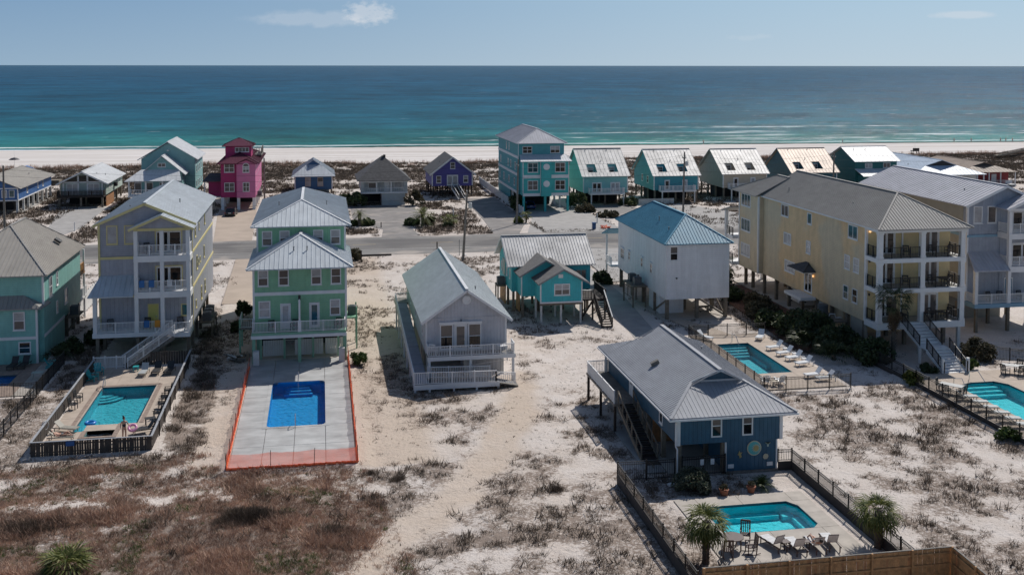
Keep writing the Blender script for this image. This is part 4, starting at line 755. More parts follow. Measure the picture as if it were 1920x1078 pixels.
railing(r,[(30.95,113.3,2.28),(30.95,118.2,2.28)],.95,M.wood_dark,bal=.16,bw=.05); piles(r,[28.3,29.5,30.9],[113.4,117],2.1,M.wood_dark,.18)
stair(r,(30.15,113.2,2.28),(30.15,109.6,.05),1.1,12,M.wood_dark,M.wood_dark,rails=M.wood_dark,bal=.2); brace(r,(28.4,113.45,.3),(29.5,113.45,2.0),M.wood_dark); brace(r,(26,119.2,.2),(27.6,119.2,2.0))
c=MB(); c.bar((30.72,113.2,3.28),(30.72,109.6,1.05),.12,.04); c.build('cap_rail',M.white_old,r)
part(r,'ac_platform',M.wood_pile,(20.2,121.8,2.2,21.25,123.6,2.35)); piles(r,[20.3],[121.9,123.5],2.2,M.wood_pile,.14)
# ---- white house, blue roof
r=thing('white_house','plain white two storey house on posts with a bright blue hip roof','house',(41,121,0)); wh=r
part(r,'wall',M.house_white,(37.3,111.5,2.25,44.6,130.6,8.4)); corners(r,37.3,44.6,111.5,2.25,8.35,M.white,.1)
hip(r,37.0,44.95,111.05,131.1,8.45,11.05,M.roof_teal,4.6,3.6,sp=.36,capm=M.roof_teal)
window(r,(38.2,111.5,6.55),'-y',.95,1.6,hood=.18,glass=M.glass,glass2=M.blind_dk)
for y,z,w,h,c in((128.6,3.7,1.5,1.35,2),(125.6,4.1,.8,1.05,1),(120.4,4.2,.85,1.15,1),(116.8,4.15,.8,1.15,1)): window(r,(37.3,y,z),'-x',w,h,cols=c,glass=M.glass,glass2=M.blind_dk,hood=.15)
for x,y,z in((38.5,111.46,4.6),): v=MB(); v.tube((x,y,z),(x,y-.12,z),.09); v.build('dryer_vent',M.charcoal,r)
for y,z in((121.6,3.0),(120.5,2.9)): v=MB(); v.tube((37.3,y,z),(37.12,y,z),.09); v.build('dryer_vent',M.charcoal,r)
piles(r,[37.55,41,44.35],[111.8,116,120.5,125,130],2.25,M.wood_pile,.36); brace(r,(44.3,111.8,.2),(41.2,111.8,2.2)); brace(r,(44.35,112,.2),(44.35,115.9,2.2)); brace(r,(37.55,112,2.1),(37.55,115.8,.3)); brace(r,(37.55,125,2.1),(37.55,129.8,.3))
part(r,'lower_room',M.house_white,(37.6,114.5,-.2,40.4,118.5,2.23)); part(r,'ground_slab',M.concrete,(36.9,111.2,-.15,44.9,124,.02))
part(r,'porch_floor',M.white,(36.4,130.7,2.3,44.4,133.4,2.5)); railing(r,[(36.45,130.8,2.5),(36.45,133.3,2.5),(44.3,133.3,2.5)],1.0,M.white,bal=.2)
for x in(36.5,40,44.3): post(r,x,133.2,-.2,6.3,M.white,.2,'post')
slope(r,[(36.0,133.9,6.2),(44.9,133.9,6.2),(44.9,130.62,7.3),(36.0,130.62,7.3)],M.roof_teal,.36)
part(r,'ac_platform',M.wood_pile,(35.4,117.8,2.35,37.2,121.8,2.5)); piles(r,[35.5,37.0],[117.9,121.7],2.35,M.wood_pile,.14); railing(r,[(35.42,121.7,1.0),(35.42,117.9,1.0)],1.2,M.wood_pile,bal=0,post=2)
vent_pipe(r,39.1,119.5,10.1); vent_pipe(r,38.6,114.5,9.6)
# ---- long yellow house with black railed galleries
r=thing('yellow_house','long buff yellow three storey house with white columns and black railed galleries','house',(58,110,0)); ye=r
YF=95.0; FL=(2.85,6.2,9.2)
part(r,'wall',M.tan_yellow,(53.4,97.6,2.5,62.6,122.5,12.05)); part(r,'wall',M.tan_yellow,(52.75,122.52,2.5,62.6,128.6,12.05))
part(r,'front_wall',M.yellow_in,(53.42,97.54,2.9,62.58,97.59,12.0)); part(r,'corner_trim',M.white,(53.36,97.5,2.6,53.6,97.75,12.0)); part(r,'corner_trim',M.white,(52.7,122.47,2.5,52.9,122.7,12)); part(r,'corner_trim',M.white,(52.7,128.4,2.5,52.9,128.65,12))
tops=(FL[1]-.42,FL[2]-.42,11.75)
for i,(fz,tz) in enumerate(zip(FL,tops)):
    part(r,'gallery_floor',M.white,(53.3,YF-.08,fz-.42 if i else fz-.62,62.7,97.5,fz)); part(r,'floor_finish',M.taupe,(53.6,YF+.3,fz+.001,62.4,97.45,fz+.02))
    for x in(53.6,58.1,62.4):
        post(r,x,YF+.2,fz+.02,tz,M.white,.46,'column'); part(r,'column_base',M.white,(x-.28,YF-.07,fz+.021,x+.28,YF+.47,fz+.2)); part(r,'column_cap',M.white,(x-.28,YF-.07,tz-.16,x+.28,YF+.47,tz-.002))
    rl=dict(m=M.black,bal=.16,bw=.02,rail=.05,post=1.1)
    railing(r,[(53.55,97.4,fz),(53.55,YF+.45,fz)],1.05,**rl)
    if i: railing(r,[(53.85,YF+.2,fz),(57.85,YF+.2,fz)],1.05,**rl); railing(r,[(58.35,YF+.2,fz),(62.15,YF+.2,fz)],1.05,**rl)
    else: railing(r,[(53.85,YF+.2,fz),(55.7,YF+.2,fz)],1.05,**rl); railing(r,[(58.5,YF+.2,fz),(62.15,YF+.2,fz)],1.05,**rl)
    railing(r,[(62.45,YF+.45,fz),(62.45,97.4,fz)],1.05,**rl)
    for x in(55.6,60.4): door(r,(x,97.54,fz+.02),'-y',1.9,2.3,glass=M.glass if x<58 else M.blind_dk,leaves=2,slab=M.white,trim=M.white,lo=.12,name='door')
    for x in(57.3,59.2): part(r,'pilaster',M.white,(x-.08,97.44,fz+.02,x+.08,97.53,tz))
    l=MB(); l.lathe((53.75,97.4,fz+2.25),[(.06,0),(.1,.05),(.1,.2),(.05,.26)],8); l.build('wall_lamp',M.lamp if i==2 else M.charcoal,r)
part(r,'beam',M.white,(53.3,YF-.08,11.75,62.7,97.52,12.1))
slope_k=dict(fy=5.4,by=0,sp=.33,capm=M.roof_taupe)
hip(r,53.0,63.15,94.45,123.2,12.15,15.05,M.roof_taupe,**slope_k); hip(r,52.2,61.0,122.2,130.2,12.1,14.3,M.roof_taupe,0,4.6,sp=.33)
part(r,'fascia',M.white,(52.98,94.5,11.98,53.06,123.2,12.13))
L0=53.4
for y,z,w,h,c in((116.4,10.4,2.0,1.4,2),(110,10.4,1.1,1.3,1),(100.2,10.35,2.0,1.45,2),(115.6,7.25,2.0,1.35,2),(114.9,4.1,2.7,1.35,3)): window(r,(L0,y,z),'-x',w,h,rows=1,cols=c,glass=M.glass_teal,trim=M.white,t=.12)
for y,z,w,h in((110.2,7.1,1.1,1.45),(101.3,7.05,1.15,1.5),(99.4,7.05,1.15,1.5)): window(r,(L0,y,z),'-x',w,h,rows=2,glass=M.blind,glass2=M.blind,trim=M.white)
for y,gl in((101.5,M.glass_teal),(99.6,M.glass)): window(r,(L0,y,3.9),'-x',1.1,1.45,rows=2,glass=gl,trim=M.white)
for z in(10.3,7.15,4.0): window(r,(52.75,126.4,z),'-x',2.9,1.6,rows=1,cols=3,glass=M.glass_teal,trim=M.white,t=.12)
door(r,(L0,110.1,2.75),'-x',1.9,2.35,glass=M.glass,leaves=2,slab=M.white,trim=M.white,lo=.2); part(r,'stoop',M.white,(51.6,108.2,2.3,53.38,112.4,2.62))
A=(52.6,110.3,6.15); hv=M.shingle
slope(r,[(51.9,108.3,5.45),(53.38,108.3,5.45),(53.38,110.3,6.15)],hv,shingles=True); slope(r,[(51.9,112.4,5.45),(51.9,108.3,5.45),(53.38,109.9,6.15),(53.38,110.7,6.15)],hv,shingles=True); slope(r,[(53.38,112.4,5.45),(51.9,112.4,5.45),(53.38,110.3,6.15)],hv,shingles=True); part(r,'hood_soffit',M.white,(51.95,108.4,5.26,53.37,112.3,5.34))
for y in(111.5,108.75): l=MB(); l.lathe((53.28,y,4.75),[(.05,0),(.09,.05),(.09,.18),(.04,.24)],8); l.build('wall_lamp',M.lamp,r)
piles(r,[53.65,58,62.3],[98,101.5,105,108.5,112,115.5,119,122.5,126,128.3],2.5,M.wood_pile,.34); piles(r,[53.7,58.1,62.3],[95.4],2.2,M.white_old,.3)
part(r,'storage_wall',M.tan_yellow,(53.9,103,-.2,62.3,109,2.48)); part(r,'storage_door',M.white,(53.84,107.0,0,53.89,108.4,2.2)); part(r,'skirt_wall',M.taupe,(53.5,97.7,-.2,53.8,100.6,2.48)); part(r,'ground_slab',M.concrete,(52.95,110,-.15,63,131,.02))
for i,fz in enumerate(FL[:2]): 
    part(r,'rear_porch',M.white,(51.9,128.65,fz-.35,62,131.2,fz)); railing(r,[(52.0,128.8,fz),(52.0,131.1,fz)],1.05,M.black,bal=.16,bw=.02,post=1.2)
for x in(52.0,57,61.9): post(r,x,131.0,-.2,9.3,M.white,.36,'column')
slope(r,[(51.5,131.7,9.2),(62.2,131.7,9.2),(62.2,128.62,10.0),(51.5,128.62,10.0)],M.roof_taupe,.33)
stair(r,(57.1,94.9,2.85),(56.95,91.5,1.5),2.3,7,M.white,M.white,rails=M.black,bal=.16,riser=True,rail_post=1.2); part(r,'landing',M.white,(55.75,90.3,1.36,58.2,91.52,1.5))
stair(r,(56.95,90.3,1.5),(56.95,87.4,.06),2.3,8,M.white,M.white,rails=M.black,bal=.16,riser=True,rail_post=1.2)
for x in(55.7,58.2): post(r,x,87.5,-.1,1.35,M.white,.24,'newel'); post(r,x,91.3,-.1,1.36,M.white,.2,'newel')
part(r,'ac_platform',M.wood_pile,(51.6,101.0,1.55,53.3,105.6,1.7)); piles(r,[51.7],[101.1,103.3,105.5],1.55,M.wood_pile,.16)
for x,y in((54.8,118.4),(55.4,104.0)): vent_pipe(r,x,y,13.35)
# ---- navy house
r=thing('navy_house','navy blue raised house with grey metal roof above the turquoise pool','house',(27.6,77,0)); nh=r
part(r,'wall',M.navy,(23.8,68.4,2.15,31.4,86.2,4.35)); part(r,'wall',M.navy,(27.35,68.42,-.2,31.0,75,2.14)); part(r,'corner_trim',M.white,(23.77,68.36,2.1,24.0,68.6,4.3)); part(r,'corner_trim',M.white,(31.2,68.36,2.15,31.43,68.6,4.3)); part(r,'corner_trim',M.white,(27.24,68.36,.0,27.33,68.5,2.14)); part(r,'corner_trim',M.white,(30.95,68.36,0,31.05,68.5,2.14)); part(r,'base_board',M.wood_grey,(27.3,68.3,-.1,31.1,68.41,.1))
for x in(26.6,28.85): window(r,(x,68.4,2.55),'-y',.78,1.58,glass=M.glass,glass2=M.blind_dk,sill=False)
window(r,(23.8,71.9,2.5),'-x',.75,1.55,glass=M.glass,glass2=M.blind_dk); window(r,(23.8,74.1,3.35),'-x',.9,.7,rows=1); window(r,(23.8,77.0,3.3),'-x',.9,.7,rows=1); door(r,(23.8,79.3,2.2),'-x',1.0,2.05,slab=M.white,glass=M.blind,lo=.9)
for x0 in(27.45,30.3): part(r,'flood_vent',M.white,(x0,68.36,.32,x0+.42,68.415,.58))
# Dutch hip roof, panel by panel
ze,zg,zr=4.2,5.55,6.5; x0,x1,xm=23.1,32.2,27.75; yf,yg,yb,ygb=67.75,71.3,86.9,83.4; k=(zg-ze)/(zr-ze); gl=x0+(xm-x0)*k; gr=x1-(x1-xm)*k
kw=dict(m=M.roof_grey,sp=.30,panels=True)
slope(r,[(x0,yf,ze),(gl,yg,zg),(xm,yg-.6,zr),(xm,ygb+.6,zr),(gl,ygb,zg),(x0,yb,ze)],**kw); slope(r,[(x1,yf,ze),(x1,yb,ze),(gr,ygb,zg),(xm,ygb+.6,zr),(xm,yg-.6,zr),(gr,yg,zg)],**kw)
slope(r,[(x0,yf,ze),(x1,yf,ze),(gr,yg,zg),(gl,yg,zg)],**kw); slope(r,[(x1,yb,ze),(x0,yb,ze),(gl,ygb,zg),(gr,ygb,zg)],**kw)
g=MB(); g.prism([(gl+.15,yg+.02,zg-.05),(gr-.15,yg+.02,zg-.05),(xm,yg+.02,zr-.16)],(0,.3,0)); g.build('gable_wall',M.navy,r)
e=MB(); e.bar((gl+.1,yg-.03,zg+.06),(gr-.1,yg-.03,zg+.06),.05,.14); e.build('flashing',M.roof_pale,r)
for x in(gl,gr): e=MB(); e.bar((xm,yg-.62,zr-.02),(x,yg-.03,zg-.01),.08,.16); e.build('barge_board',M.roof_pale,r)
cap(r,(xm,yg-.6,zr),(xm,ygb+.6,zr),M.roof_grey,.3)
for a,b in((x0,gl),(x1,gr)): cap(r,(b,yg,zg),(a,yf,ze),M.roof_grey,.22,'hip_cap')
part(r,'gutter',M.white,(23.0,67.66,4.02,32.3,67.76,4.14),(23.0,67.8,4.02,23.1,86.9,4.14)); ds=MB(); ds.path([(23.55,67.8,4.0),(23.65,68.3,3.7),(23.65,68.3,2.1),(23.75,68.25,1.9),(23.75,68.25,.1)],.06,8); ds.build('downspout',M.white,r)
v=MB(); v.obox((25.0,77.2,5.35),(.28,0,.13),(0,.16,0),(-.05,0,.12)); v.build('skylight',M.wood_grey,r); vent_pipe(r,29.6,79.5,5.55)
piles(r,[24.0,27.2],[68.7,72,75.5,79,82.5,86],2.15,M.wood_pile,.3); part(r,'back_wall',M.wood_red,(24.2,75,-.2,27.3,75.15,2.12)); part(r,'ground_slab',M.concrete,(23.4,68.9,-.2,31,86,.03)); part(r,'inner_wall',M.navy,(27.36,75.02,-.2,31.0,86,2.13))
part(r,'deck',M.wood_grey,(21.9,77.6,2.0,23.78,86.2,2.18)); railing(r,[(21.95,77.7,2.18),(21.95,86.1,2.18),(23.7,86.1,2.18)],.98,M.white,bal=.13); post(r,23.55,86.05,2.18,4.1,M.white,.16,'post'); piles(r,[22.05],[77.8,82,86],2.0,M.wood_dark,.18)
stair(r,(22.85,77.6,2.18),(22.85,71.6,.1),1.15,12,M.wood_dark,M.wood_pile,rails=M.wood_pile,bal=0,rail_post=1.3,riser=True); part(r,'door_mat',M.charcoal,(22.4,70.6,.03,23.4,71.3,.06))
# ---- mint house at the left edge
r=thing('mint_house','mint green house with a taupe hip roof, cut by the left edge','house',(-31,113,0)); ah=r
part(r,'wall',M.mint,(-35.5,106.0,2.35,-25.85,121.6,8.25)); part(r,'wall',M.mint,(-35.4,106.0,-.2,-25.86,114,2.34)); part(r,'wall',M.mint,(-33.5,105.33,-.2,-26.3,105.99,5.25)); part(r,'corner_trim',M.white,(-26.45,105.29,0,-26.27,105.5,5.2)); part(r,'corner_trim',M.white,(-26.0,105.95,5.4,-25.82,106.15,8.2)); part(r,'trim_band',M.white,(-33.5,105.28,2.3,-26.26,105.36,2.58),(-25.87,106.0,2.3,-25.8,114,2.58))
hip(r,-36.0,-25.4,105.3,122.2,8.3,11.9,M.roof_tan,8.4,3.0,sp=.4,capm=M.roof_taupe)
slope(r,[(-34,104.85,5.3),(-25.8,104.85,5.3),(-27.6,106.0,6.35),(-34,106.0,6.35)],M.roof_taupe,.4); slope(r,[(-25.8,104.85,5.3),(-25.6,107.6,5.3),(-25.86,107.0,5.6),(-27.6,106.0,6.35)],M.roof_taupe,.4)
window(r,(-27.9,105.33,3.2),'-y',1.05,1.75,glass=M.blind_dk,glass2=M.blind); window(r,(-27.45,105.33,.95),'-y',1.1,1.15)
for y,z,w,h in((108.6,5.6,1.2,2.0),(111.2,6.2,.7,1.4),(111.0,3.5,.7,1.2),(114.8,3.6,1.3,1.6)): window(r,(-25.85,y,z),'+x',w,h,cols=2 if w>1 else 1)
piles(r,[-34,-30,-26.1],[116,119,121.3],2.35,M.wood_pile,.3); part(r,'ac_platform',M.wood_pile,(-25.8,114.6,2.05,-24.7,117.4,2.2)); brace(r,(-24.8,115,2.0),(-25.8,115,.6))
part(r,'lower_wall',M.white_old,(-34,117,-.2,-26.3,121.3,2.33)); part(r,'rear_deck',M.wood_tan,(-33,121.65,5.0,-25.9,124.2,5.2)); railing(r,[(-26,121.7,5.2),(-26,124.1,5.2)],1.0,M.wood_tan,bal=.15,bw=.05); part(r,'rear_deck',M.white_old,(-33,121.65,2.2,-25.9,125.2,2.4)); railing(r,[(-26,121.7,2.4),(-26,125.1,2.4)],1.0,M.white,bal=.15)
for y in(124.1,): post(r,-26,y,0,7.6,M.white,.2,'post')
sf=thing('privacy_screen','white lattice privacy fence beside the mint house','fence',(-26.5,131,0))
for i in range(15): part(sf,'panel',M.white_old,(-26.55,122.4+i*1.1,.05,-26.48,123.44+i*1.1,2.1)); 
for i in range(16): post(sf,-26.52,122.36+i*1.1,-.1,2.25,M.white,.09,'fence_post')
v=MB(); v.obox((-27.0,117.0,9.75),(.3,0,-.2),(0,.35,0),(.06,0,.09)); v.build('skylight',M.charcoal,r)
# ================================================================ houses beyond the road
FR=dict(bal=.3,bw=.07,rail=.09,post=3)
# blue house, far left
r=thing('blue_house','bright blue raised house with tan gable roof at far left beyond the road','house',(-61,226,0))
gwall(r,-66,-56.5,214.5,240,2.45,4.6,6.75,M.royal); part(r,'fascia',M.white,(-66.1,214.4,2.25,-56.42,240.1,2.48)); part(r,'corner_trim',M.white,(-56.62,214.42,2.5,-56.44,214.65,4.6)); part(r,'trim_band',M.white,(-66,214.42,4.55,-56.5,214.49,4.75))
hip(r,-66.6,-55.9,214.0,241.2,4.65,7.0,M.roof_tan,0,5.0,sp=.8)
for x in(-58.9,-57.6): window(r,(x,214.5,2.95),'-y',1.0,1.4,rows=1)
for y,w in((221,.9),(229,.7),(233,.9)): window(r,(-56.5,y,3.1),'+x',w,1.2)
for y in(214.8,219,222.5,226,229.5,233,236.5,239.8): post(r,-56.7,y,-.2,2.3,M.white_old,.4,'pile')
for x in(-61,-65.5): post(r,x,214.8,-.2,2.3,M.white_old,.4,'pile')
part(r,'ground_slab',M.path_grey,(-66,215,-.1,-56,240,.02)); part(r,'lower_room',M.dark_in,(-65.5,219,0,-58.5,238,2.3)); vent_pipe(r,-58.4,230,5.9); part(r,'rear_deck',M.wood_pile,(-60,240.3,2.4,-55,243,3.4))
for x in (-55.3,): post(r,x,242.7,-.2,2.4,M.white_old,.3,'pile')
# grey gable house with clerestory
r=thing('grey_house','grey green raised house with white gable roof and triangular clerestory windows','house',(-46.4,230,0))
gwall(r,-50.6,-42.2,222.2,240.5,2.2,4.75,6.75,M.sage); part(r,'side_wall',M.sage_lt,(-42.22,222.5,2.2,-42.12,240.3,4.6))
for s in(-1,1):
    w=MB(); w.prism([(-46.4+s*1.1,222.12,4.95),(-46.4+s*3.3,222.12,4.95),(-46.4+s*3.3,222.12,5.15),(-46.4+s*1.1,222.12,6.1)],(0,.1,0)); w.build('clerestory_pane',M.glass,r); window(r,(-46.4+s*2.0,222.2,2.4),'-y',2.2,2.1,rows=1,cols=2,glass=M.blind)
part(r,'clerestory_pane',M.glass,(-47.1,222.1,4.95,-45.7,222.2,6.1)); part(r,'mullion',M.white,(-47.4,222.06,2.3,-47.12,222.19,6.1)); part(r,'mullion',M.white,(-45.68,222.06,2.3,-45.4,222.19,6.1)); part(r,'trim_band',M.white,(-50.2,222.06,4.7,-42.6,222.19,4.92)); part(r,'trim_band',M.white,(-50.2,222.06,2.3,-49.95,222.19,5.0)); part(r,'trim_band',M.white,(-42.9,222.06,2.3,-42.65,222.19,5.0))
part(r,'deck',M.wood_dark,(-50.9,219.9,2.0,-42.1,222.15,2.2)); railing(r,[(-50.8,222,2.2),(-50.8,220,2.2),(-42.2,220,2.2),(-42.2,222,2.2)],1.1,M.wood_dark,bal=.25,bw=.12,post=2.2)
piles(r,[-50.4,-46.4,-42.4],[220.2,225,230,235,240],2.2,M.wood_pile,.35); part(r,'lower_room',M.dark_in,(-49.8,226,0,-43,239,2.18)); part(r,'lattice',M.wood_red,(-42.1,222,-.2,-42.0,230,1.9))
hip(r,-51.3,-41.5,221.2,241.3,4.55,7.0,M.roof_white,0,0,sp=1.0); 
for s in(-1,1): e=MB(); e.bar((-46.4,221.15,6.85),(-46.4+s*4.9,221.15,4.42),.06,.22); e.build('barge_board',M.white,r)
vent_pipe(r,-44.5,226,6.1); vent_pipe(r,-43.4,229,5.6); part(r,'window_unit',M.charcoal,(-42.1,230.5,3.0,-41.5,231.8,3.8))
for y in(226,228,234,237): window(r,(-42.12,y,3.2),'+x',.8,1.0)
# seafoam house with white roofs
r=thing('seafoam_house','pale seafoam house with two white gable roofs and a hipped porch','house',(-30.3,224,0))
gwall(r,-35.4,-25.0,223,237,2.6,9.2,12.35,M.seafoam); hip(r,-36.1,-24.4,222.4,237.6,9.0,12.6,M.roof_white,0,0,sp=1.0)
gwall(r,-34.6,-26.9,217.4,223,2.6,6.9,10.0,M.seafoam); hip(r,-35.0,-26.2,216.9,224,6.5,10.2,M.roof_white,0,0,sp=1.0)
slope(r,[(-37.2,213.9,5.65),(-26.6,213.9,5.65),(-27.4,217.4,7.55),(-34.6,217.4,7.55)],M.roof_white,1.0)
window(r,(-30.7,217.4,8.0),'-y',1.5,.8,rows=1,cols=2); l=MB(); l.lathe((-30.2,222.9,10.7),[(.2,0),(.28,.15),(.2,.3)],8); l.build('wall_lamp',M.white,r)
part(r,'porch_floor',M.white,(-36.6,214.2,2.5,-27,217.35,2.8)); railing(r,[(-36.5,217,2.8),(-36.5,214.4,2.8),(-27.1,214.4,2.8)],1.1,M.white,**FR)
for x in(-36.4,-33.3,-30.2,-27.2): post(r,x,214.4,2.8,5.6,M.white,.25,'column'); post(r,x,214.6,-.2,2.5,M.wood_pile,.3,'pile')
for x in(-35.2,-33,-30.5,-28.2): window(r,(x,217.4,3.0),'-y',1.3,2.0,rows=1,glass=M.blind_dk)
for y in(225,228,231,234): window(r,(-25.0,y,6.2),'+x',.9,1.4); window(r,(-25.0,y,3.2),'+x',.9,1.3)
piles(r,[-35.2,-30,-25.2],[224,230,236],2.6,M.wood_pile,.3); part(r,'rear_deck',M.wood_pile,(-26,237.7,5.8,-24,240,6.0)); railing(r,[(-24.05,237.8,6),(-24.05,239.9,6)],1.1,M.wood_pile,bal=.3,bw=.1)
# pink tower house
r=thing('pink_house','magenta and pink house with a square rooftop tower and white pillars','house',(-15.8,222,0)); pk=r
part(r,'wall',M.magenta,(-19.0,211.8,2.45,-12.6,234,9.1)); 
g=MB(); g.prism([(-15.95,211.0,2.42),(-12.45,211.0,2.42),(-12.45,211.0,9.0),(-14.2,211.0,9.65),(-15.95,211.0,9.0)],(0,.78,0)); g.build('bay_wall',M.pink,r); part(r,'side_wall',M.pink,(-12.62,211.85,2.42,-12.5,234.05,9.0))
part(r,'tower',M.magenta,(-18.4,215.5,9.2,-13.5,221.5,12.2)); hipx(r,-19.0,-12.9,214.9,222.1,12.15,13.5,M.roof_maroon,2.8,2.8,sp=.6)
hip(r,-19.7,-11.6,211.0,235,9.05,10.9,M.roof_maroon,4.2,4,sp=.6); 
hip(r,-16.2,-12.15,210.6,215,8.95,9.85,M.roof_maroon,0,0,sp=.5,caps=False)
for x,z in((-17.4,7.3),(-17.4,3.55)): window(r,(x,211.8,z),'-y',1.9,1.75,rows=2,cols=2,glass=M.blind_dk)
window(r,(-14.2,211.0,3.6),'-y',1.25,1.8,rows=2,cols=2,glass=M.blind_dk); window(r,(-14.2,211.0,7.3),'-y',1.25,1.2,rows=2,cols=2,glass=M.blind_dk)
a=MB()
for i in range(8):
    t0,t1=math.pi*i/8,math.pi*(i+1)/8; a.bar((-14.2+.58*math.cos(t0),210.95,8.5+.58*math.sin(t0)),(-14.2+.58*math.cos(t1),210.95,8.5+.58*math.sin(t1)),.08,.12)
a.build('arch_trim',M.white,r); f=MB(); f.prism([(-14.2+.52*math.cos(math.pi*i/8),210.98,8.5+.52*math.sin(math.pi*i/8)) for i in range(9)],(0,.03,0)); f.build('arch_pane',M.blind_dk,r)
window(r,(-15.2,215.5,10.9),'-y',2.7,.95,rows=1,cols=4,glass=M.blind_dk); part(r,'trim_strip',M.pink,(-15.98,210.95,2.4,-15.86,211.0,9.0)); part(r,'fascia',M.roof_maroon,(-19.75,210.94,8.92,-16.3,210.99,9.06))
for x in(-18.7,-15.7,-12.8): post(r,x,212.0,-.2,2.45,M.white,.55,'pillar')
for y in(217,222,227,232):
    for x in(-18.7,-12.8): post(r,x,y,-.2,2.45,M.white,.5,'pillar')
for y in(214,217,220,223,226,229): 
    for z in(4.2,6.6): l=MB(); l.tube((-12.5,y,z),(-12.42,y,z),.14,8); l.build('wall_ornament',M.white,r)
part(r,'annex_wall',M.magenta,(-21.6,214.5,2.4,-19.02,220,5.6)); slope(r,[(-22.6,213.2,5.5),(-19.02,213.2,5.5),(-19.02,217,6.7),(-21.6,217,6.7)],M.shingle,shingles=True); post(r,-22.2,213.6,-.2,5.4,M.white_old,.22,'post'); part(r,'annex_floor',M.white_old,(-22.4,213.4,2.2,-19.02,220,2.4)); part(r,'dark_block',M.dark_in,(-18.4,224,0,-13.2,233,2.43))  # near-black box fills the space between the pillars
railing(r,[(-13.1,222,9.9),(-11.9,222,9.9),(-11.9,230,9.9)],1.3,M.wood_grey,bal=.3,bw=.1); part(r,'roof_deck',M.wood_grey,(-13.2,222,9.6,-11.8,230,9.85)); part(r,'ac_platform',M.wood_grey,(-12.45,213,2.3,-11.2,215.5,2.45))
# small denim house
r=thing('small_blue_house','small dark blue house with pale hip roof and gablet behind the green house','house',(-1.5,242,0))
part(r,'wall',M.denim,(-5.6,235.2,1.0,2.5,248,3.9)); corners(r,-5.6,2.5,235.2,1.0,3.8,M.white,.2)
ze,zg,zr=3.9,6.1,7.2; x0,x1,xm=-6.25,3.1,-1.6; yf,yg,yb=234.6,238.4,249; k=(zg-ze)/(zr-ze); gl=x0+(xm-x0)*k; gr=x1-(x1-xm)*k
slope(r,[(x0,yf,ze),(gl,yg,zg),(xm,yg-.4,zr),(xm,yb-4,zr),(x0,yb,ze)],M.roof_pale,.7); slope(r,[(x1,yf,ze),(x1,yb,ze),(xm,yb-4,zr),(xm,yg-.4,zr),(gr,yg,zg)],M.roof_pale,.7); slope(r,[(x0,yf,ze),(x1,yf,ze),(gr,yg,zg),(gl,yg,zg)],M.roof_pale,.7); slope(r,[(x1,yb,ze),(x0,yb,ze),(xm,yb-4,zr)],M.roof_pale,.7)
g=MB(); g.prism([(gl+.1,yg,zg),(gr-.1,yg,zg),(xm,yg,zr-.1)],(0,.3,0)); g.build('gable_wall',M.denim,r)
for x in(-2.75,-.1): window(r,(x,235.2,1.7),'-y',1.2,1.9,glass=M.blind,trim=M.beige)
piles(r,[-5.4,-1.5,2.3],[235.6,241,247],1.0,M.wood_pile,.3); vent_pipe(r,-2.6,237.5,5.7)
# grey shingle house
r=thing('shingle_house','grey house with a dark shingle pyramid roof above a lower garage','house',(12.5,220,0))
part(r,'wall',M.grey_wall,(7.9,215.6,2.55,17.1,226,4.95)); part(r,'porch_floor',M.white,(7.8,213.9,2.35,17.2,215.55,2.6)); part(r,'lower_wall',M.grey_wall,(12.0,214.1,-.2,16.7,225,2.33)); part(r,'dark_block',M.dark_in,(8.2,218,0,11.98,225,2.33)); part(r,'beam',M.white,(7.8,213.95,4.6,17.2,214.2,4.95))  # near-black box stands in for the shade of the open left side
for x in(8.0,11.0,13.9,17.0): post(r,x,214.1,2.6,4.6,M.white,.22,'column')
for x in(8.1,): post(r,x,214.2,-.2,2.35,M.white_old,.3,'pile')
part(r,'wall',M.grey_wall,(16.4,213.97,2.6,17.15,214.4,4.6)); part(r,'wall',M.grey_wall,(7.85,213.97,2.6,8.5,214.4,4.6)); railing(r,[(8.5,214.1,2.6),(16.4,214.1,2.6)],.9,M.white,bal=.35,bw=.05,post=3)
window(r,(15.4,215.6,3.3),'-y',1.7,1.2,rows=1,cols=1); door(r,(13.1,215.6,2.6),'-y',1.1,2.0,slab=M.white); window(r,(10.2,215.6,3.1),'-y',1.6,1.3,rows=1,glass=M.blind_dk)
hip(r,7.1,17.9,213.3,226.8,5.0,9.5,M.shingle,6.4,6.6,shingles=True,caps=False); vent_pipe(r,13.2,222,9.0); part(r,'chimney',M.charcoal,(12.6,219.2,8.8,13.1,219.7,9.7))
# purple house
r=thing('purple_house','purple gabled cottage with dark shingle roof on wooden posts','house',(27.8,233,0))
gwall(r,23.35,32.1,226,240,2.25,4.95,8.25,M.purple); corners(r,23.35,32.1,226,2.3,4.9,M.white,.18)
hip(r,22.8,32.7,225.4,240.6,4.7,8.5,M.shingle,0,0,shingles=True,caps=False)
for s in(-1,1): e=MB(); e.bar((27.75,225.35,8.4),(27.75+s*4.95,225.35,4.6),.07,.3); e.build('barge_board',M.white,r)
for x,z,w,h in((24.8,2.9,1.05,1.55),(30.6,2.9,1.05,1.55),(27.8,5.9,1.05,1.4)): window(r,(x,226,z),'-y',w,h,glass=M.blind_dk)
door(r,(27.75,226,2.3),'-y',2.4,2.3,glass=M.blind,leaves=2,slab=M.white); part(r,'stoop',M.wood_grey,(26.8,224.2,2.05,29.2,225.95,2.25))
piles(r,[23.6,25.6,27.8,30,31.9],[226.3,231,236,239.7],2.25,M.wood_dark,.3); brace(r,(23.6,226.2,.3),(27.8,226.2,2.1),M.wood_dark); brace(r,(31.9,226.2,.3),(27.8,226.2,2.1),M.wood_dark)
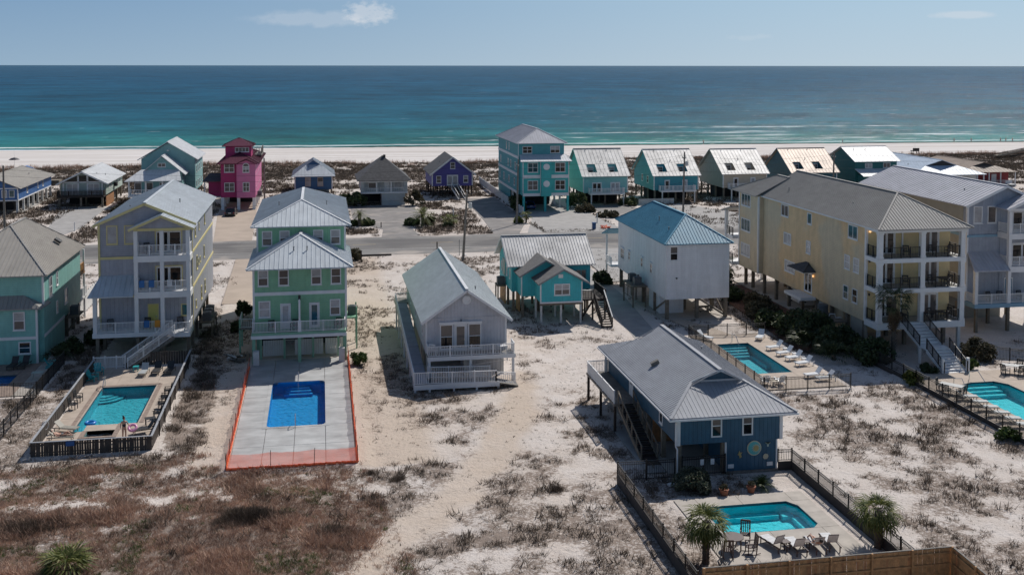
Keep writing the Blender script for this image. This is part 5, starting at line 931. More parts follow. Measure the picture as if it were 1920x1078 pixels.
stair(r,(28.0,224.2,2.2),(29.0,219.6,.05),1.3,11,M.wood_dark,M.white,rails=M.white,bal=0,rail_post=3); vent_pipe(r,25.6,232,6.9)
# big teal house
r=thing('teal_house','four storey teal house with white bands and round white medallions beside the purple cottage','house',(42.3,213,0)); tl=r
part(r,'wall',M.teal_dk,(37.75,202.4,3.05,46.75,226,12.95)); part(r,'wall',M.teal,(38.05,199.4,3.05,47.0,202.38,9.6))
for x0,x1 in((38.0,41.45),(43.5,47.05)):
    part(r,'trim_band',M.white,(x0,199.3,6.42,x1,199.42,7.05)); part(r,'trim_band',M.white,(x0,199.3,3.0,x1,199.42,3.55))
part(r,'center_bay',M.teal,(41.5,198.7,3.0,43.45,199.38,9.55))
for x in(38.02,41.42,43.42,46.95): part(r,'corner_trim',M.white,(x-.05,199.28,3.56,x+.09,199.41,9.5))
for x in(39.95,45.3):
    for z in(3.95+.2,7.55): window(r,(x,199.4,z),'-y',2.0,1.85,rows=2,cols=2)
for x in(39.45,44.95): window(r,(x,202.4,10.95),'-y',1.9,1.4,rows=2,cols=2)
for z in(5.4,8.65): d=MB(); d.tube((42.48,198.7,z),(42.48,198.6,z),.62,20); d.build('medallion',M.white,r)
slope(r,[(37.5,198.9,9.7),(47.55,198.9,9.7),(46.8,202.38,10.75),(37.9,202.38,10.75)],M.roof_white,.5); slope(r,[(47.55,198.9,9.7),(47.55,203.4,9.7),(46.77,203.4,10.0),(46.8,202.38,10.75)],M.roof_white,.5)
hip(r,37.2,47.3,201.8,226.6,12.95,15.55,M.roof_lilac,4.6,4.6,sp=.5)
for z in(6.5,9.9): part(r,'trim_band',M.white,(37.66,202.5,z,37.74,226,z+.5))
part(r,'trim_band',M.white,(37.66,202.5,3.0,37.74,226,3.5)); part(r,'trim_strip',M.white,(37.67,202.42,3.5,37.76,202.6,12.9))
for y,z,w in((213,10.9,.9),(216,10.9,.9),(206,7.6,1.1),(211,7.6,1.0),(214,7.6,1.0),(223,7.6,1.0),(207,4.3,1.2),(213,4.3,1.2),(219,4.3,1.2),(224,4.3,1.0)): window(r,(37.75,y,z),'-x',w,1.5)
for x in(38.2,42.4,46.85): post(r,x,199.6,-.2,3.0,M.teal,.42,'post')
for y in(205,210,215,220,225.5): post(r,37.95,y,-.2,3.0,M.white,.35,'post'); post(r,46.5,y,-.2,3.0,M.white,.35,'post')
for i in range(8): part(r,'panel',M.teal_dk,(37.7,211.5+i*1.8,0,37.76,213.2+i*1.8,2.98))
part(r,'dark_block',M.dark_in,(39,210,0,45.5,225,3.0))  # near-black box fills the space under the house
# row of steep roofed duplexes
def duplex(label,x0,x1,yf,ze,zr,wall,front,roofm,win=True,balc=True,hole=True,grp=None,doors=1):
    r=thing('duplex_house',label,'house',((x0+x1)/2,yf+7,0),'steep roofed beach duplexes'); ym=yf+7; yb=yf+14; zb=2.45
    part(r,'wall',front,(x0,yf,zb,x1,yf+6,ze-.1)); part(r,'wall',wall,(x0+.02,yf+6.01,zb,x1-.02,yb,ze-.1))
    for xa,xb in((x0-.02,x0+.2),(x1-.2,x1+.02)): g=MB(); g.prism([(xa,yf+.02,zb-.02),(xa,yb-.02,zb-.02),(xa,yb-.02,ze-.05),(xa,ym,zr-.2),(xa,yf+.02,ze-.05)],(xb-xa,0,0)); g.build('gable_wall',wall,r)
    part(r,'corner_trim',M.white,(x0-.06,yf-.04,zb,x0+.12,yf+.15,ze-.1)); part(r,'corner_trim',M.white,(x1-.12,yf-.04,zb,x1+.06,yf+.15,ze-.1))
    e=x0-.45; f=x1+.45; y0=yf-.6; sl=(zr-ze)/(ym-y0); Z=lambda y: ze+(y-y0)*sl
    hs=[(x0+1.2,x0+3.0),(x0+5.6,x0+7.4)] if hole else []; ya,yb2=yf+.5,yf+2.7
    kw=dict(m=roofm,sp=.75)
    if hole:
        slope(r,[(e,y0,ze),(f,y0,ze),(f,ya,Z(ya)),(e,ya,Z(ya))],**kw); slope(r,[(e,yb2,Z(yb2)),(f,yb2,Z(yb2)),(f,ym,zr),(e,ym,zr)],**kw)
        xs=[e]+[v for h in hs for v in h]+[f]
        for a,b in zip(xs[::2],xs[1::2]): slope(r,[(a,ya,Z(ya)),(b,ya,Z(ya)),(b,yb2,Z(yb2)),(a,yb2,Z(yb2))],**kw)
        for a,b in hs:
            part(r,'dormer_wall',front,(a-.05,yb2,ze-.2,b+.05,yb2+.1,Z(yb2)-.05)); part(r,'dormer_floor',M.roof_white,(a,ya,ze-.1,b,yb2,ze-.02))
            for xx in(a-.06,b): c=MB(); c.prism([(xx,ya-.4,ze-.1),(xx,yb2,ze-.1),(xx,yb2,Z(yb2)-.03),(xx,ya,Z(ya)-.03)],(.06,0,0)); c.build('dormer_cheek',front,r)
            window(r,((a+b)/2,yb2,ze+.35),'-y',1.3,1.25,rows=2,cols=1,glass=M.blind_dk)
    else: slope(r,[(e,y0,ze),(f,y0,ze),(f,ym,zr),(e,ym,zr)],**kw)
    slope(r,[(f,yb+.6,ze),(e,yb+.6,ze),(e,ym,zr),(f,ym,zr)],**kw); cap(r,(e,ym,zr),(f,ym,zr),roofm)
    for ys in(y0,yb+.6): b=MB(); b.bar((e-.02,ym,zr-.08),(e-.02,ys,ze-.08),.06,.2); b.build('barge_board',wall,r)
    for x in(x0+2,x0+6.5): vent_pipe(r,x,ym-.5,zr-.35)
    vent_pipe(r,x0+4.6,yf+3.6,Z(yf+3.6))
    if balc:
        part(r,'balcony_floor',M.white,(x0+1.0,yf-1.7,zb-.2,x1-1.0,yf-.02,zb)); railing(r,[(x0+1.05,yf-.05,zb),(x0+1.05,yf-1.65,zb),(x1-1.05,yf-1.65,zb),(x1-1.05,yf-.05,zb)],1.05,M.white,bal=.28,bw=.09,post=2.4)
        door(r,(x0+2.8,yf,zb),'-y',2.0 if doors>1 else 1.1,2.1,glass=M.glass,leaves=doors,slab=M.white); door(r,(x0+6.6,yf,zb),'-y',2.0 if doors>1 else 1.1,2.1,glass=M.blind,leaves=doors,slab=M.white)
        piles(r,[x0+1.3,x1-1.3],[yf-1.5],zb-.2,M.white_old,.22)
    if win:
        for y in(yf+4.2,yf+8.0): window(r,(x0-.02,y,3.6),'-x',1.1,1.5,rows=2)
    piles(r,[x0+.3,(x0+x1)/2,x1-.3],[yf+.4,yf+5,yf+9.5,yf+13.6],zb,M.wood_pile,.32); part(r,'dark_block',M.dark_in,(x0+.6,yf+5.5,0,x1-.6,yf+9,zb-.02)); brace(r,(x0+.3,yf+9.5,.2),(x0+.3,yf+13.5,2.3))  # near-black box fills the space between the piles
    return r
duplex('mint duplex with silver roof and two roof cutouts, beside the big teal house',51.8,61.0,207,5.8,10.85,M.mint_lt,M.mint_front,M.roof_silver,win=False,doors=2)
duplex('teal duplex with blue front and silver roof, second in the row of duplexes',67.2,76.7,209,5.45,10.4,M.teal_dk,M.teal_blue,M.roof_silver)
duplex('beige duplex with silver roof behind the long yellow house',82.9,92.6,211,5.35,10.1,M.beige_dk,M.beige,M.roof_silver,win=False)
duplex('dark teal duplex with pinkish weathered roof behind the yellow house',99.2,109.5,213,5.15,9.9,M.deep_teal,M.deep_teal,M.roof_rust,win=False)
r=thing('forest_house','dark green house with white upper roof and lower shed roof near the beach at right','house',(120,222,0))
gwallx(r,115.2,125.0,215.6,227.5,.0,7.0,9.75,M.forest); hipx(r,114.6,125.6,214.9,228.2,7.1,9.95,M.roof_white,0,0,sp=1.0)
for x in(118.3,122.6): window(r,(x,215.6,5.6),'-y',1.7,1.1,rows=1,cols=2,glass=M.blind)
slope(r,[(115.0,211.6,4.2),(126.4,211.6,4.2),(125.0,215.58,5.5),(115.0,215.58,5.5)],M.roof_white,.9); part(r,'wall',M.forest,(115.6,212.6,0,125,215.5,4.2))
for x in(117,119.8): vent_pipe(r,x,220,9.4)
def dutch(r,x0,x1,xm,yf,yg,yb,ze,zg,zr,m,wallm,sp=.9,over=.5):
    k=(zg-ze)/(zr-ze); gl=x0+(xm-x0)*k; gr=x1-(x1-xm)*k
    slope(r,[(x0,yf,ze),(gl,yg,zg),(xm,yg-.4,zr),(xm,yb,zr),(x0,yb,ze)],m,sp); slope(r,[(x1,yf,ze),(x1,yb,ze),(xm,yb,zr),(xm,yg-.4,zr),(gr,yg,zg)],m,sp); slope(r,[(x0,yf,ze),(x1,yf,ze),(gr,yg,zg),(gl,yg,zg)],m,sp)
    g=MB(); g.prism([(gl+.1,yg,zg),(gr-.1,yg,zg),(xm,yg,zr-.1)],(0,.3,0)); g.build('gable_wall',wallm,r); cap(r,(xm,yg-.4,zr),(xm,yb,zr),m)
r=thing('white_roof_house','low beach house with a gleaming white metal roof and small gable','house',(136,226,0))
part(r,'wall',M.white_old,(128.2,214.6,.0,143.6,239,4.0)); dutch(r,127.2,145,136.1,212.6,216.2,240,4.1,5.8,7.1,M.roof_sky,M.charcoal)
for x in(131,133.5,136,138.5,141): window(r,(x,214.6,1.2),'-y',1.2,1.9,rows=1,glass=M.blind_dk)
for x in(129,133.5,139,144.5): post(r,x,213.0,-.1,4.0,M.white,.2,'post')
for x,y in((131.5,222),(133.5,219)): vent_pipe(r,x,y,5.6)
r=thing('red_house','dark red house with a tan roof and porch at the far right','house',(154.3,236,0))
part(r,'wall',M.red,(148.6,227,.0,160.4,246,3.1)); dutch(r,147.4,161.2,154.4,224.6,227.8,247,3.2,4.4,5.3,M.roof_brown,M.charcoal)
for x in(148.2,151,154,157,160.8): post(r,x,225.0,-.1,3.1,M.white,.2,'post')
for x in(151.6,156.6): door(r,(x,227,.1),'-y',1.3,2.4,slab=M.white)
railing(r,[(148.2,225,.2),(160.8,225,.2)],1.0,M.white,bal=.35,bw=.06,post=3); part(r,'sign_board',M.white,(158.2,224.9,.4,159.9,224.98,1.2)); part(r,'porch_floor',M.white_old,(147.8,224.8,-.1,161,227,.18))
# board fences and boardwalk by the teal house
f=thing('white_fence','long white board fence beside the teal house driveway','fence',(37.1,222,0))
for i in range(30): part(f,'panel',M.white_old,(37.02,194.2+i*1.85,.02,37.1,195.98+i*1.85,1.55))
for i in range(31): post(f,37.06,194.1+i*1.85,-.1,1.7,M.white,.14,'fence_post')
f=thing('boardwalk','dark wooden boardwalk crossing the dunes to the beach','boardwalk',(35,262,0))
part(f,'walkway',M.wood_dark,(33.4,247,.9,35.2,305,1.05)); railing(f,[(33.4,247,1.05),(33.4,305,1.05)],1.0,M.wood_dark,bal=.4,bw=.12,post=3); railing(f,[(35.2,247,1.05),(35.2,305,1.05)],1.0,M.wood_dark,bal=.4,bw=.12,post=3)
for i in range(12): 
    for x in(33.6,35.0): post(f,x,249+i*5,-.3,.9,M.wood_dark,.2,'pile')
f=thing('picket_fence','short white picket fence under the teal duplex','fence',(68,206.5,0))
for i in range(34): part(f,'picket',M.white_old,(63.2+i*.22,206.45,0,63.36+i*.22,206.5,1.1))
part(f,'rail',M.white_old,(63.2,206.52,.8,70.6,206.58,.9))
# ================================================================ fences and barriers
f=thing('picket_fence','low weathered grey picket fence with pale top boards around the left pool','fence',(-16.4,79.9,0))
protos=[]
for k in range(4):
    b=MB(); w=.079+.003*k; h=1.04+.02*k; b.prism([(-w,0,0),(w-.012*(k%2),0,0),(w-.02*(k==1),0,h),(-w+.02*(k==2),0,h-.015)],(0,.022,0)); protos.append(b.mesh('picket',M.fence_wood))
def pickets(a,b,rz,step):
    a,b=Vector(a),Vector(b); n=int((b-a).length/step)
    for i in range(n):
        q=a.lerp(b,(i+.5)/n); share(protos[random.randrange(4)],'picket',f,(q.x+random.uniform(-.008,.008),q.y,-.06),(random.uniform(-.02,.02),random.uniform(-.018,.018),rz))
pickets((-20.6,79.9,0),(-12.3,79.9,0),0,.172); pickets((-20.6,79.95,0),(-20.6,101.9,0),R(90),.172); pickets((-12.3,79.95,0),(-12.3,103.8,0),R(90),.172)
for a,b in(((-20.68,79.9),(-12.22,79.9)),((-20.6,80.0),(-20.6,102)),((-12.3,80.0),(-12.3,103.8))):
    a,b=V3(*a,0),V3(*b,0); n=max(1,round((b-a).length/3.6))
    for i in range(n):
        x=MB(); x.bar(a.lerp(b,i/n)+V3(0,0,1.04),a.lerp(b,(i+1)/n-.002)+V3(0,0,1.04),.16,.04); x.build('top_board',M.fence_cap,f)
        for z in(.25,.8): x=MB(); x.bar(a.lerp(b,i/n)+V3(0,.05 if a.y==b.y else 0,z)+V3(0 if a.y==b.y else -.05,0,0),a.lerp(b,(i+1)/n)+V3(0,.05 if a.y==b.y else 0,z)+V3(0 if a.y==b.y else -.05,0,0),.04,.09); x.build('rail',M.fence_wood,f)
for y in(83,86,89,92,95,98,101): post(f,-12.2,y,-.3,1.1,M.wood_dark,.09,'fence_post')
for i in range(20): part(f,'board',M.fence_wood,(-17.0+i*.23,103.1,-.05,-16.8+i*.23,103.14,1.15+.02*(i%3)))
t=MB(); t.box(-16.2,79.84,.62,-15.0+.1,79.87,1.07) if False else t.box(-18.2,79.82,.66,-17.62,79.85,1.05); t.build('blue_towel' if False else 'towel',M.blue_tarp,label='blue towel hung over the front of the picket fence',cat='towel')
# orange construction barrier
f=thing('orange_barrier','orange mesh construction barrier around the new concrete pool deck','barrier',(-2.1,74.8,0))
def net(a,b,n,h=1.12,sag=.10,seed=0,fold=.07):
    a,b=V3(*a,0),V3(*b,0); d=(b-a).normalized(); s=V3(-d.y,d.x,0); rr=random.Random(seed)
    pts=[a.lerp(b,i/n) for i in range(n+1)]
    for q in pts: x=MB(); x.tube(q+V3(rr.uniform(-.04,.04),rr.uniform(-.04,.04),-.3),q+V3(rr.uniform(-.06,.06),rr.uniform(-.06,.06),1.25),.022,6); x.build('fence_post',M.wood_dark,f)
    for p,q in zip(pts[:-1],pts[1:]):
        m=8; vs=[]
        for i in range(m+1):
            t=i/m; c=p.lerp(q,t); top=h-sag*4*t*(1-t)*rr.uniform(.6,1.2)
            for k in range(4): vs.append(c+s*(rr.uniform(-.035,.035))+V3(0,0,top*k/3+.02))
        x=MB(); x.add(vs,[(i*4+k,(i+1)*4+k,(i+1)*4+k+1,i*4+k+1) for i in range(m) for k in range(3)]); x.build('net',M.net,f)
        y=MB()
        for i in range(m): y.tube(p.lerp(q,i/m)+V3(0,rr.uniform(-.05,.05),.07+rr.uniform(0,.04)),p.lerp(q,(i+1)/m)+V3(0,rr.uniform(-.05,.05),.07),fold,6)
        y.build('net_fold',M.orange,f)
net((-6.62,74.8),(2.4,74.75),3,seed=1,fold=.10); net((-6.62,74.85),(-6.66,100.4),9,1.0,.2,2); net((2.42,74.8),(2.45,102.9),9,1.05,.15,3)
# black metal fences
metal_fence('metal_fence','black metal fence on a dark timber kerb along the left of the navy house yard',[(19.4,52.3),(19.5,68.1)],1.32,.58)
metal_fence('metal_fence','black metal fence in front of the stair of the navy house',[(19.55,68.15),(23.5,68.05)],1.3,0)
g=metal_fence('metal_gate','black metal gate and panel under the navy house',[(24.1,68.25),(27.2,68.25)],1.3,0,cat='gate')
for x,y in((26.25,68.2),(25.5,68.2)): tag_o=part(None,'gate_sign',M.white,(x-.13,y-.03,.75,x+.13,y-.01,1.15),label='small white sign on the black gate under the navy house, %s one'%('right' if x>26 else 'left'),cat='sign',group='white signs on the black gate')
metal_fence('metal_fence','black metal fence on a dark timber kerb along the right of the navy house yard',[(31.15,68.45),(32.15,68.4),(32.15,52.2)],1.32,.5)
metal_fence('metal_fence','black metal fence around the teal pool with white loungers',[(45.3,84.95),(37.3,84.95),(37.25,103.8),(45.5,103.6)],1.2,0)
metal_fence('metal_fence','black metal fence with low kerb along the big pool at right edge',[(51.3,68.5),(51.3,84.6),(51.2,92.5)],1.25,.3,bal=.11)
metal_fence('metal_fence','black metal fence between the yellow house yard and the blue grey house',[(61.5,92.5),(68.5,86.5)],1.2,0)
metal_fence('metal_fence','black metal fence along the yard of the mint house at left edge',[(-31,94.6),(-23.8,94.6),(-23.8,104.5)],1.2,0)
metal_fence('metal_fence','black metal fence running toward the camera left of the picket fence',[(-23.8,94.5),(-23.7,79)],1.2,0,bal=.2)
f=thing('board_fence','new orange brown wooden board fence across the bottom right corner','fence',(26.5,51.6,0)); zt=1.9
bp=[]
for k,mm_ in enumerate((M.wood_tan,M.wood_red,M.wood_tan)):
    b=MB(); b.box(-.068,0,0,.068,.02,zt-.01*k); bp.append(b.mesh('plank',mm_))
def planks(a,b,rz):
    a,b=Vector(a),Vector(b); n=int((b-a).length/.142)
    for i in range(n): q=a.lerp(b,(i+.5)/n); share(bp[random.choice((0,0,1,2,2))],'plank',f,(q.x,q.y,random.uniform(-.012,.004)),(random.uniform(-.008,.008),random.uniform(-.006,.006),rz))
planks((19.36,51.6,0),(33.6,51.6,0),0); planks((33.66,51.6,0),(33.3,44.5,0),R(-90))
for z in(.3,1.0,1.62):
    for i in range(6): x=MB(); x.bar((19.4+i*2.37,51.55,z),(19.4+(i+1)*2.37-.01,51.55,z),.05,.1); x.build('rail',M.wood_tan,f)
    x=MB(); x.bar((33.6,51.4,z),(33.25,44.6,z),.05,.1); x.build('rail',M.wood_tan,f)
for i in range(7): post(f,19.45+i*2.36,51.5,-.3,zt+.05,M.wood_tan,.1,'fence_post')
for i in range(1,4): post(f,33.58-.12*i,51.5-2.3*i,-.3,zt+.05,M.wood_tan,.1,'fence_post')
x=MB(); x.bar((19.36,51.61,zt+.015),(33.66,51.61,zt+.015),.09,.03); x.build('cap_rail',M.wood_grey,f); x=MB(); x.bar((33.67,51.6,zt+.015),(33.3,44.5,zt+.015),.09,.03); x.build('cap_rail',M.wood_grey,f)
# ================================================================ furniture
def legs4(r,m,hw,hl,z,w=.05,name='leg'):
    for sx in(-1,1):
        for sy in(-1,1): part(r,name,m,(sx*hw-w/2,sy*hl-w/2,0,sx*hw+w/2,sy*hl+w/2,z))
def make_lounger(label,fm,sm,group,ang=40,slats=True):
    r=thing('sun_lounger',label,'lounger',(0,0,0),group); part(r,'frame',fm,(-.34,-.95,.30,-.29,.95,.36),(.29,-.95,.30,.34,.95,.36),(-.29,-.95,.305,.29,-.90,.355))
    legs4(r,fm,.31,.78,.30); n=9
    for i in range(n if slats else 1):
        y0=-.93+i*(1.25/n) if slats else -.93; part(r,'slat' if slats else 'seat',sm,(-.28,y0,.355,.28,(y0+1.25/n-.02) if slats else .32,.385))
    a=R(ang); c,s=math.cos(a),math.sin(a); b=MB(); b.obox((0,.32+.33*c,.38+.33*s),(.30,0,0),(0,.33*c,.33*s),(0,-.02*s,.02*c)); b.build('backrest',sm,r); return r
def make_chair(label,m,group,rock=False,w=.27,sh=.43,bh=1.0,tint=None):
    r=thing('rocking_chair' if rock else 'chair',label,'chair',(0,0,0),group); part(r,'seat',tint or m,(-w,-.25,sh-.04,w,.25,sh)); 
    for sx in(-1,1):
        part(r,'leg',m,(sx*w-.025,-.25,0,sx*w+.025,-.2,sh+.2)); x=MB(); x.bar((sx*w,.24,0),(sx*w,.36,bh),.05,.05,up=(0,1,0)); x.build('leg',m,r); part(r,'armrest',m,(sx*w-.04,-.27,sh+.2,sx*w+.04,.27,sh+.24))
        if rock: x=MB(); x.path([(sx*w,-.45,.07),(sx*w,-.2,.02),(sx*w,.2,.02),(sx*w,.5,.09)],.025,6); x.build('rocker',m,r)
    x=MB(); x.bar((-w,.355,bh-.03),(w,.355,bh-.03),.04,.1); x.build('top_rail',m,r)
    for i in range(5): u=-w+.06+i*(2*w-.12)/4; x=MB(); x.bar((u,.26,sh),(u,.35,bh-.06),.05,.02,up=(0,1,0)); x.build('back_slat',tint or m,r)
    return r
def make_adirondack(label,m,group):
    r=thing('adirondack_chair',label,'chair',(0,0,0),group); x=MB(); x.obox((0,-.05,.34),(.28,0,0),(0,.32,-.08),(0,.01,.015)); x.build('seat',m,r)
    for i in range(5): u=-.22+i*.11; x=MB(); x.bar((u,.22,.28),(u*1.25,.58,.98-.03*abs(i-2)),.095,.022,up=(0,1,0)); x.build('back_slat',m,r)
    for sx in(-1,1): part(r,'armrest',m,(sx*.36-.07,-.38,.56,sx*.36+.07,.34,.59)); part(r,'leg',m,(sx*.33-.03,-.36,0,sx*.33+.03,-.28,.56)); x=MB(); x.bar((sx*.31,-.3,.33),(sx*.31,.5,.05),.03,.1); x.build('leg',m,r)
    return r
def make_table(label,m,w,l,h,group=None,round_=False,cat='table',name='table',top_m=None):
    r=thing(name,label,cat,(0,0,0),group)
    if round_:
        x=MB(); x.lathe((0,0,h-.04),[(w,0),(w,.04)],24); x.build('tabletop',m,r); legs4(r,m,w*.55,w*.55,h-.04,.06); part(r,'stretcher',m,(-w*.55,-.03,.15,w*.55,.03,.2))
    else:
        n=max(1,int(l/.16))
        for i in range(n): part(r,'slat',top_m or m,(-w,-l+i*2*l/n+.006,h-.035,w,-l+(i+1)*2*l/n-.006,h))
        legs4(r,m,w-.06,l-.06,h-.036)
    return r
# navy house pool: dark brown set
D=M.brown_poly; gl_='dark brown deck chairs'
rc=make_chair('dark brown rocking chair beyond the round table, nearest the pool',D,gl_,True,bh=1.12); place(rc,(24.45,58.1,.05),R(-25))
dup(rc,(24.15,56.55,.05),R(-95),'dark brown rocking chair right of the round table, seen side on'); dup(rc,(22.65,56.35,.05),R(170),'dark brown rocking chair under the palm, nearest the board fence')
t=make_table('round dark brown table beside the sabal palm',D,.62,0,.74,None,True,'table','round_table'); place(t,(23.35,57.25,.05))
L1=make_lounger('dark brown lounger with white towel, leftmost of four by the turquoise pool',D,D,'dark brown loungers',62); place(L1,(25.75,57.0,.05),R(196))
lo=[(26.85,56.45,182,'dark brown lounger with white towel, second from the left by the turquoise pool'),(28.05,56.4,180,'dark brown lounger with a sunbather on it'),(29.05,56.6,174,'dark brown lounger with white towel, nearest the right hand fence')]
for x,y,a,lb in lo: dup(L1,(x,y,.05),R(a),lb)
for (x,y,a),lb in zip(((25.75,57.0,196),(26.85,56.45,182),(28.05,56.4,180),(29.05,56.6,174)),('leftmost','second','sunbather\'s','right hand')):
    m_=MB(); n=10
    for i in range(n):
        y0,y1=-.9+i*.125,-.9+(i+1)*.125+.004; z=.40+.012*math.sin(i*1.9); m_.prism([(-.31,y0,z),(.31,y0,z+.006),(.31,y1,.40+.012*math.sin((i+1)*1.9)),(-.31,y1,.40+.012*math.sin((i+1)*1.9))],(0,0,-.012))
    c,s=math.cos(R(62)),math.sin(R(62)); m_.obox((0,.36+.28*c,.42+.28*s),(.30,0,0),(0,.28*c,.28*s),(0,-.008*s,.008*c))
    o=m_.build('towel',M.towel,label='white towel spread on the %s dark brown lounger'%lb,cat='towel',org=(0,0,0)); o.location=(x,y,.05); o.rotation_euler=(0,0,R(a))
st_=make_table('small dark brown slatted side table between the first two brown loungers',D,.24,.24,.45,'dark brown side tables',cat='side table',name='side_table'); place(st_,(26.35,56.75,.05),R(8))
dup(st_,(27.5,56.6,.05),R(-5),'small dark brown side table with a bottle on it'); x=MB(); x.lathe((27.5,56.62,.5),[(.035,0),(.04,.16),(.015,.2),(.015,.27)],10); x.build('bottle',M.brown_poly,label='dark bottle standing on the small brown side table',cat='bottle')
for x,y,lb in((25.75,64.75,'terracotta flower pot by the path left of the navy house walk'),(27.7,64.95,'terracotta flower pot beside the cycad')):
    x_=MB(); x_.lathe((x,y,0),[(.2,0),(.3,.36),(.32,.36),(.32,.42),(.26,.42),(.24,.38)],14); x_.build('flower_pot',M.terracotta,label=lb,cat='pot')
x=MB(); x.obox((23.0,66.9,.12),(.35,.1,.02),(-.06,.16,0),(0,0,.05)); x.build('kickboard_float',M.white_old,label='pale board lying on the sand before the black fence',cat='board')
# wall art on the navy house
r=thing('sun_plaque','round sun and moon plaque on the navy wall','wall art',(29.35,68.38,1.3)); x=MB(); x.tube((29.35,68.41,1.62),(29.35,68.36,1.62),.52,28); x.build('rim',M.disc_cream,r); x=MB(); x.tube((29.35,68.40,1.62),(29.35,68.345,1.62),.45,28); x.build('face_disc',M.disc_teal,r)
for i in range(14):
    a=2*math.pi*i/14; c=(29.47,68.33,1.62); x=MB(); x.prism([(c[0]+.19*math.cos(a-.2),68.345,c[2]+.19*math.sin(a-.2)),(c[0]+.19*math.cos(a+.2),68.345,c[2]+.19*math.sin(a+.2)),(c[0]+.33*math.cos(a),68.345,c[2]+.33*math.sin(a))],(0,-.02,0)); x.build('ray',M.disc_cream,r)
x=MB(); x.tube((29.47,68.35,1.62),(29.47,68.31,1.62),.19,20); x.build('sun_face',M.gold,r)
def blob(name,c,pts,m,label,cat='wall art',th=.04): x=MB(); x.prism([(c[0]+a,c[1],c[2]+b) for a,b in pts],(0,-th,0)); x.build(name,m,label=label,cat=cat)
blob('turtle_plaque',(28.35,68.40,1.25),[(-.05,-.28),(.1,-.18),(.03,.0),(.14,.12),(.0,.1),(-.08,.26),(-.14,.06),(-.2,-.02),(-.08,-.1)],M.gold,'small gold sea creature plaque left of the sun plaque')
blob('shell_plaque',(30.2,68.40,.98),[(-.2,-.05),(-.1,-.18),(.1,-.18),(.2,-.02),(.16,.14),(0,.2),(-.15,.12)],M.disc_cream,'pale shell shaped plaque right of and below the sun plaque')
blob('starfish_plaque',(30.35,68.40,1.85),[(-.22,.12),(-.06,.06),(-.06,-.15),(0,-.2),(.06,-.15),(.06,.06),(.22,.12),(.1,.0),(0,.14),(-.1,.0)],M.sage_lt,'small grey starfish plaque right of and above the sun plaque')
# white loungers at the teal pool
Wp=M.white_plastic; wl=make_lounger('white lounger standing alone by the far fence of the teal pool',Wp,Wp,'white pool loungers',50); place(wl,(44.2,101.8,.05),R(-35))
for x,y,a,lb in((44.0,97.7,-78,'white lounger farthest of the row of four beside the teal pool'),(44.1,95.6,-78,'white lounger second farthest of the row of four beside the teal pool'),(44.25,93.9,-78,'white lounger third of the row of four beside the teal pool'),(44.35,92.0,-78,'white lounger nearest the camera of the row of four beside the teal pool'),(43.5,88.3,-82,'white lounger near the front fence of the teal pool'),(44.1,87.2,-85,'white lounger closest to the front fence of the teal pool'),(38.5,102.6,35,'white lounger at the far left corner of the teal pool')): dup(wl,(x,y,.05),R(a),lb)
ws=make_table('white plastic side table between the farthest two white loungers',Wp,.22,.22,.4,'white side tables',cat='side table',name='side_table'); place(ws,(44.6,96.7,.05))
dup(ws,(44.7,94.8,.05),0,'white plastic side table between the second and third white loungers'); dup(ws,(44.8,93.0,.05),0,'white plastic side table between the third and nearest white loungers')
wc=make_adirondack('white low chair at the front left corner of the teal pool deck',Wp,'white low chairs'); place(wc,(38.35,87.1,.05),R(170)); dup(wc,(39.6,86.9,.05),R(190),'white low chair right of the small tan table by the teal pool')
t=make_table('small tan square table between the white low chairs',M.beige,.3,.3,.45,None,cat='table',name='side_table'); place(t,(38.95,86.5,.05))
# left pool furniture
tp=M.teal_plastic; ad=make_adirondack('teal chair nearest the pool in the left fence corner',tp,'teal plastic chairs'); place(ad,(-20.05,98.4,.05),R(70)); dup(ad,(-19.9,100.3,.05),R(25),'teal chair behind its twin beside the white gate'); dup(ad,(-24.7,103.4,.05),R(100),'teal chair on the deck of the mint house at left')
t=make_table('small teal side table by the grey pool lounger',tp,.25,.25,.45,None,cat='side table',name='side_table'); place(t,(-16.8,100.9,.05))
gl=make_lounger('pale grey lounger behind the aqua pool',M.beige_dk,M.grey_wall,'grey loungers of the left pool',55); place(gl,(-15.9,99.6,.05),R(-5))
dl=make_lounger('dark lounger behind the aqua pool, next to the pale grey one',M.charcoal,M.charcoal,'grey loungers of the left pool',55); place(dl,(-14.8,99.9,.05),R(-5)); dup(dl,(-13.7,99.8,.05),R(-8),'dark lounger behind the aqua pool at the right fence corner')
dup(dl,(-13.35,83.6,.05),R(-70),'dark lounger near the pink swim ring'); dup(dl,(-28.1,103.9,.05),R(-5),'dark lounger against the mint house, left of two'); dup(dl,(-27.2,104.0,.05),R(-8),'dark lounger against the mint house, right of two')
dt=make_table('dark square table behind the lounger near the pink ring',M.charcoal,.4,.3,.6,None,cat='table',name='side_table'); place(dt,(-13.2,85.3,.05),R(15))
dc=make_chair('dark folding chair at the left picket fence, farthest of two',M.charcoal,'dark folding chairs'); place(dc,(-19.95,92.3,.05),R(80)); dup(dc,(-19.95,90.4,.05),R(80),'dark folding chair at the left picket fence, nearer of two')
tl2=make_lounger('tan lounger at the left picket fence beside the sunbather',M.beige_dk,M.beige_dk,'tan loungers of the left pool',40); place(tl2,(-19.3,84.9,.05),R(70)); dup(tl2,(-19.2,82.9,.05),R(88),'tan lounger with a man sunbathing on it')
t=make_table('green grey table on the mint house deck',M.sage,.5,.35,.6,None); place(t,(-25.0,99.9,.05))
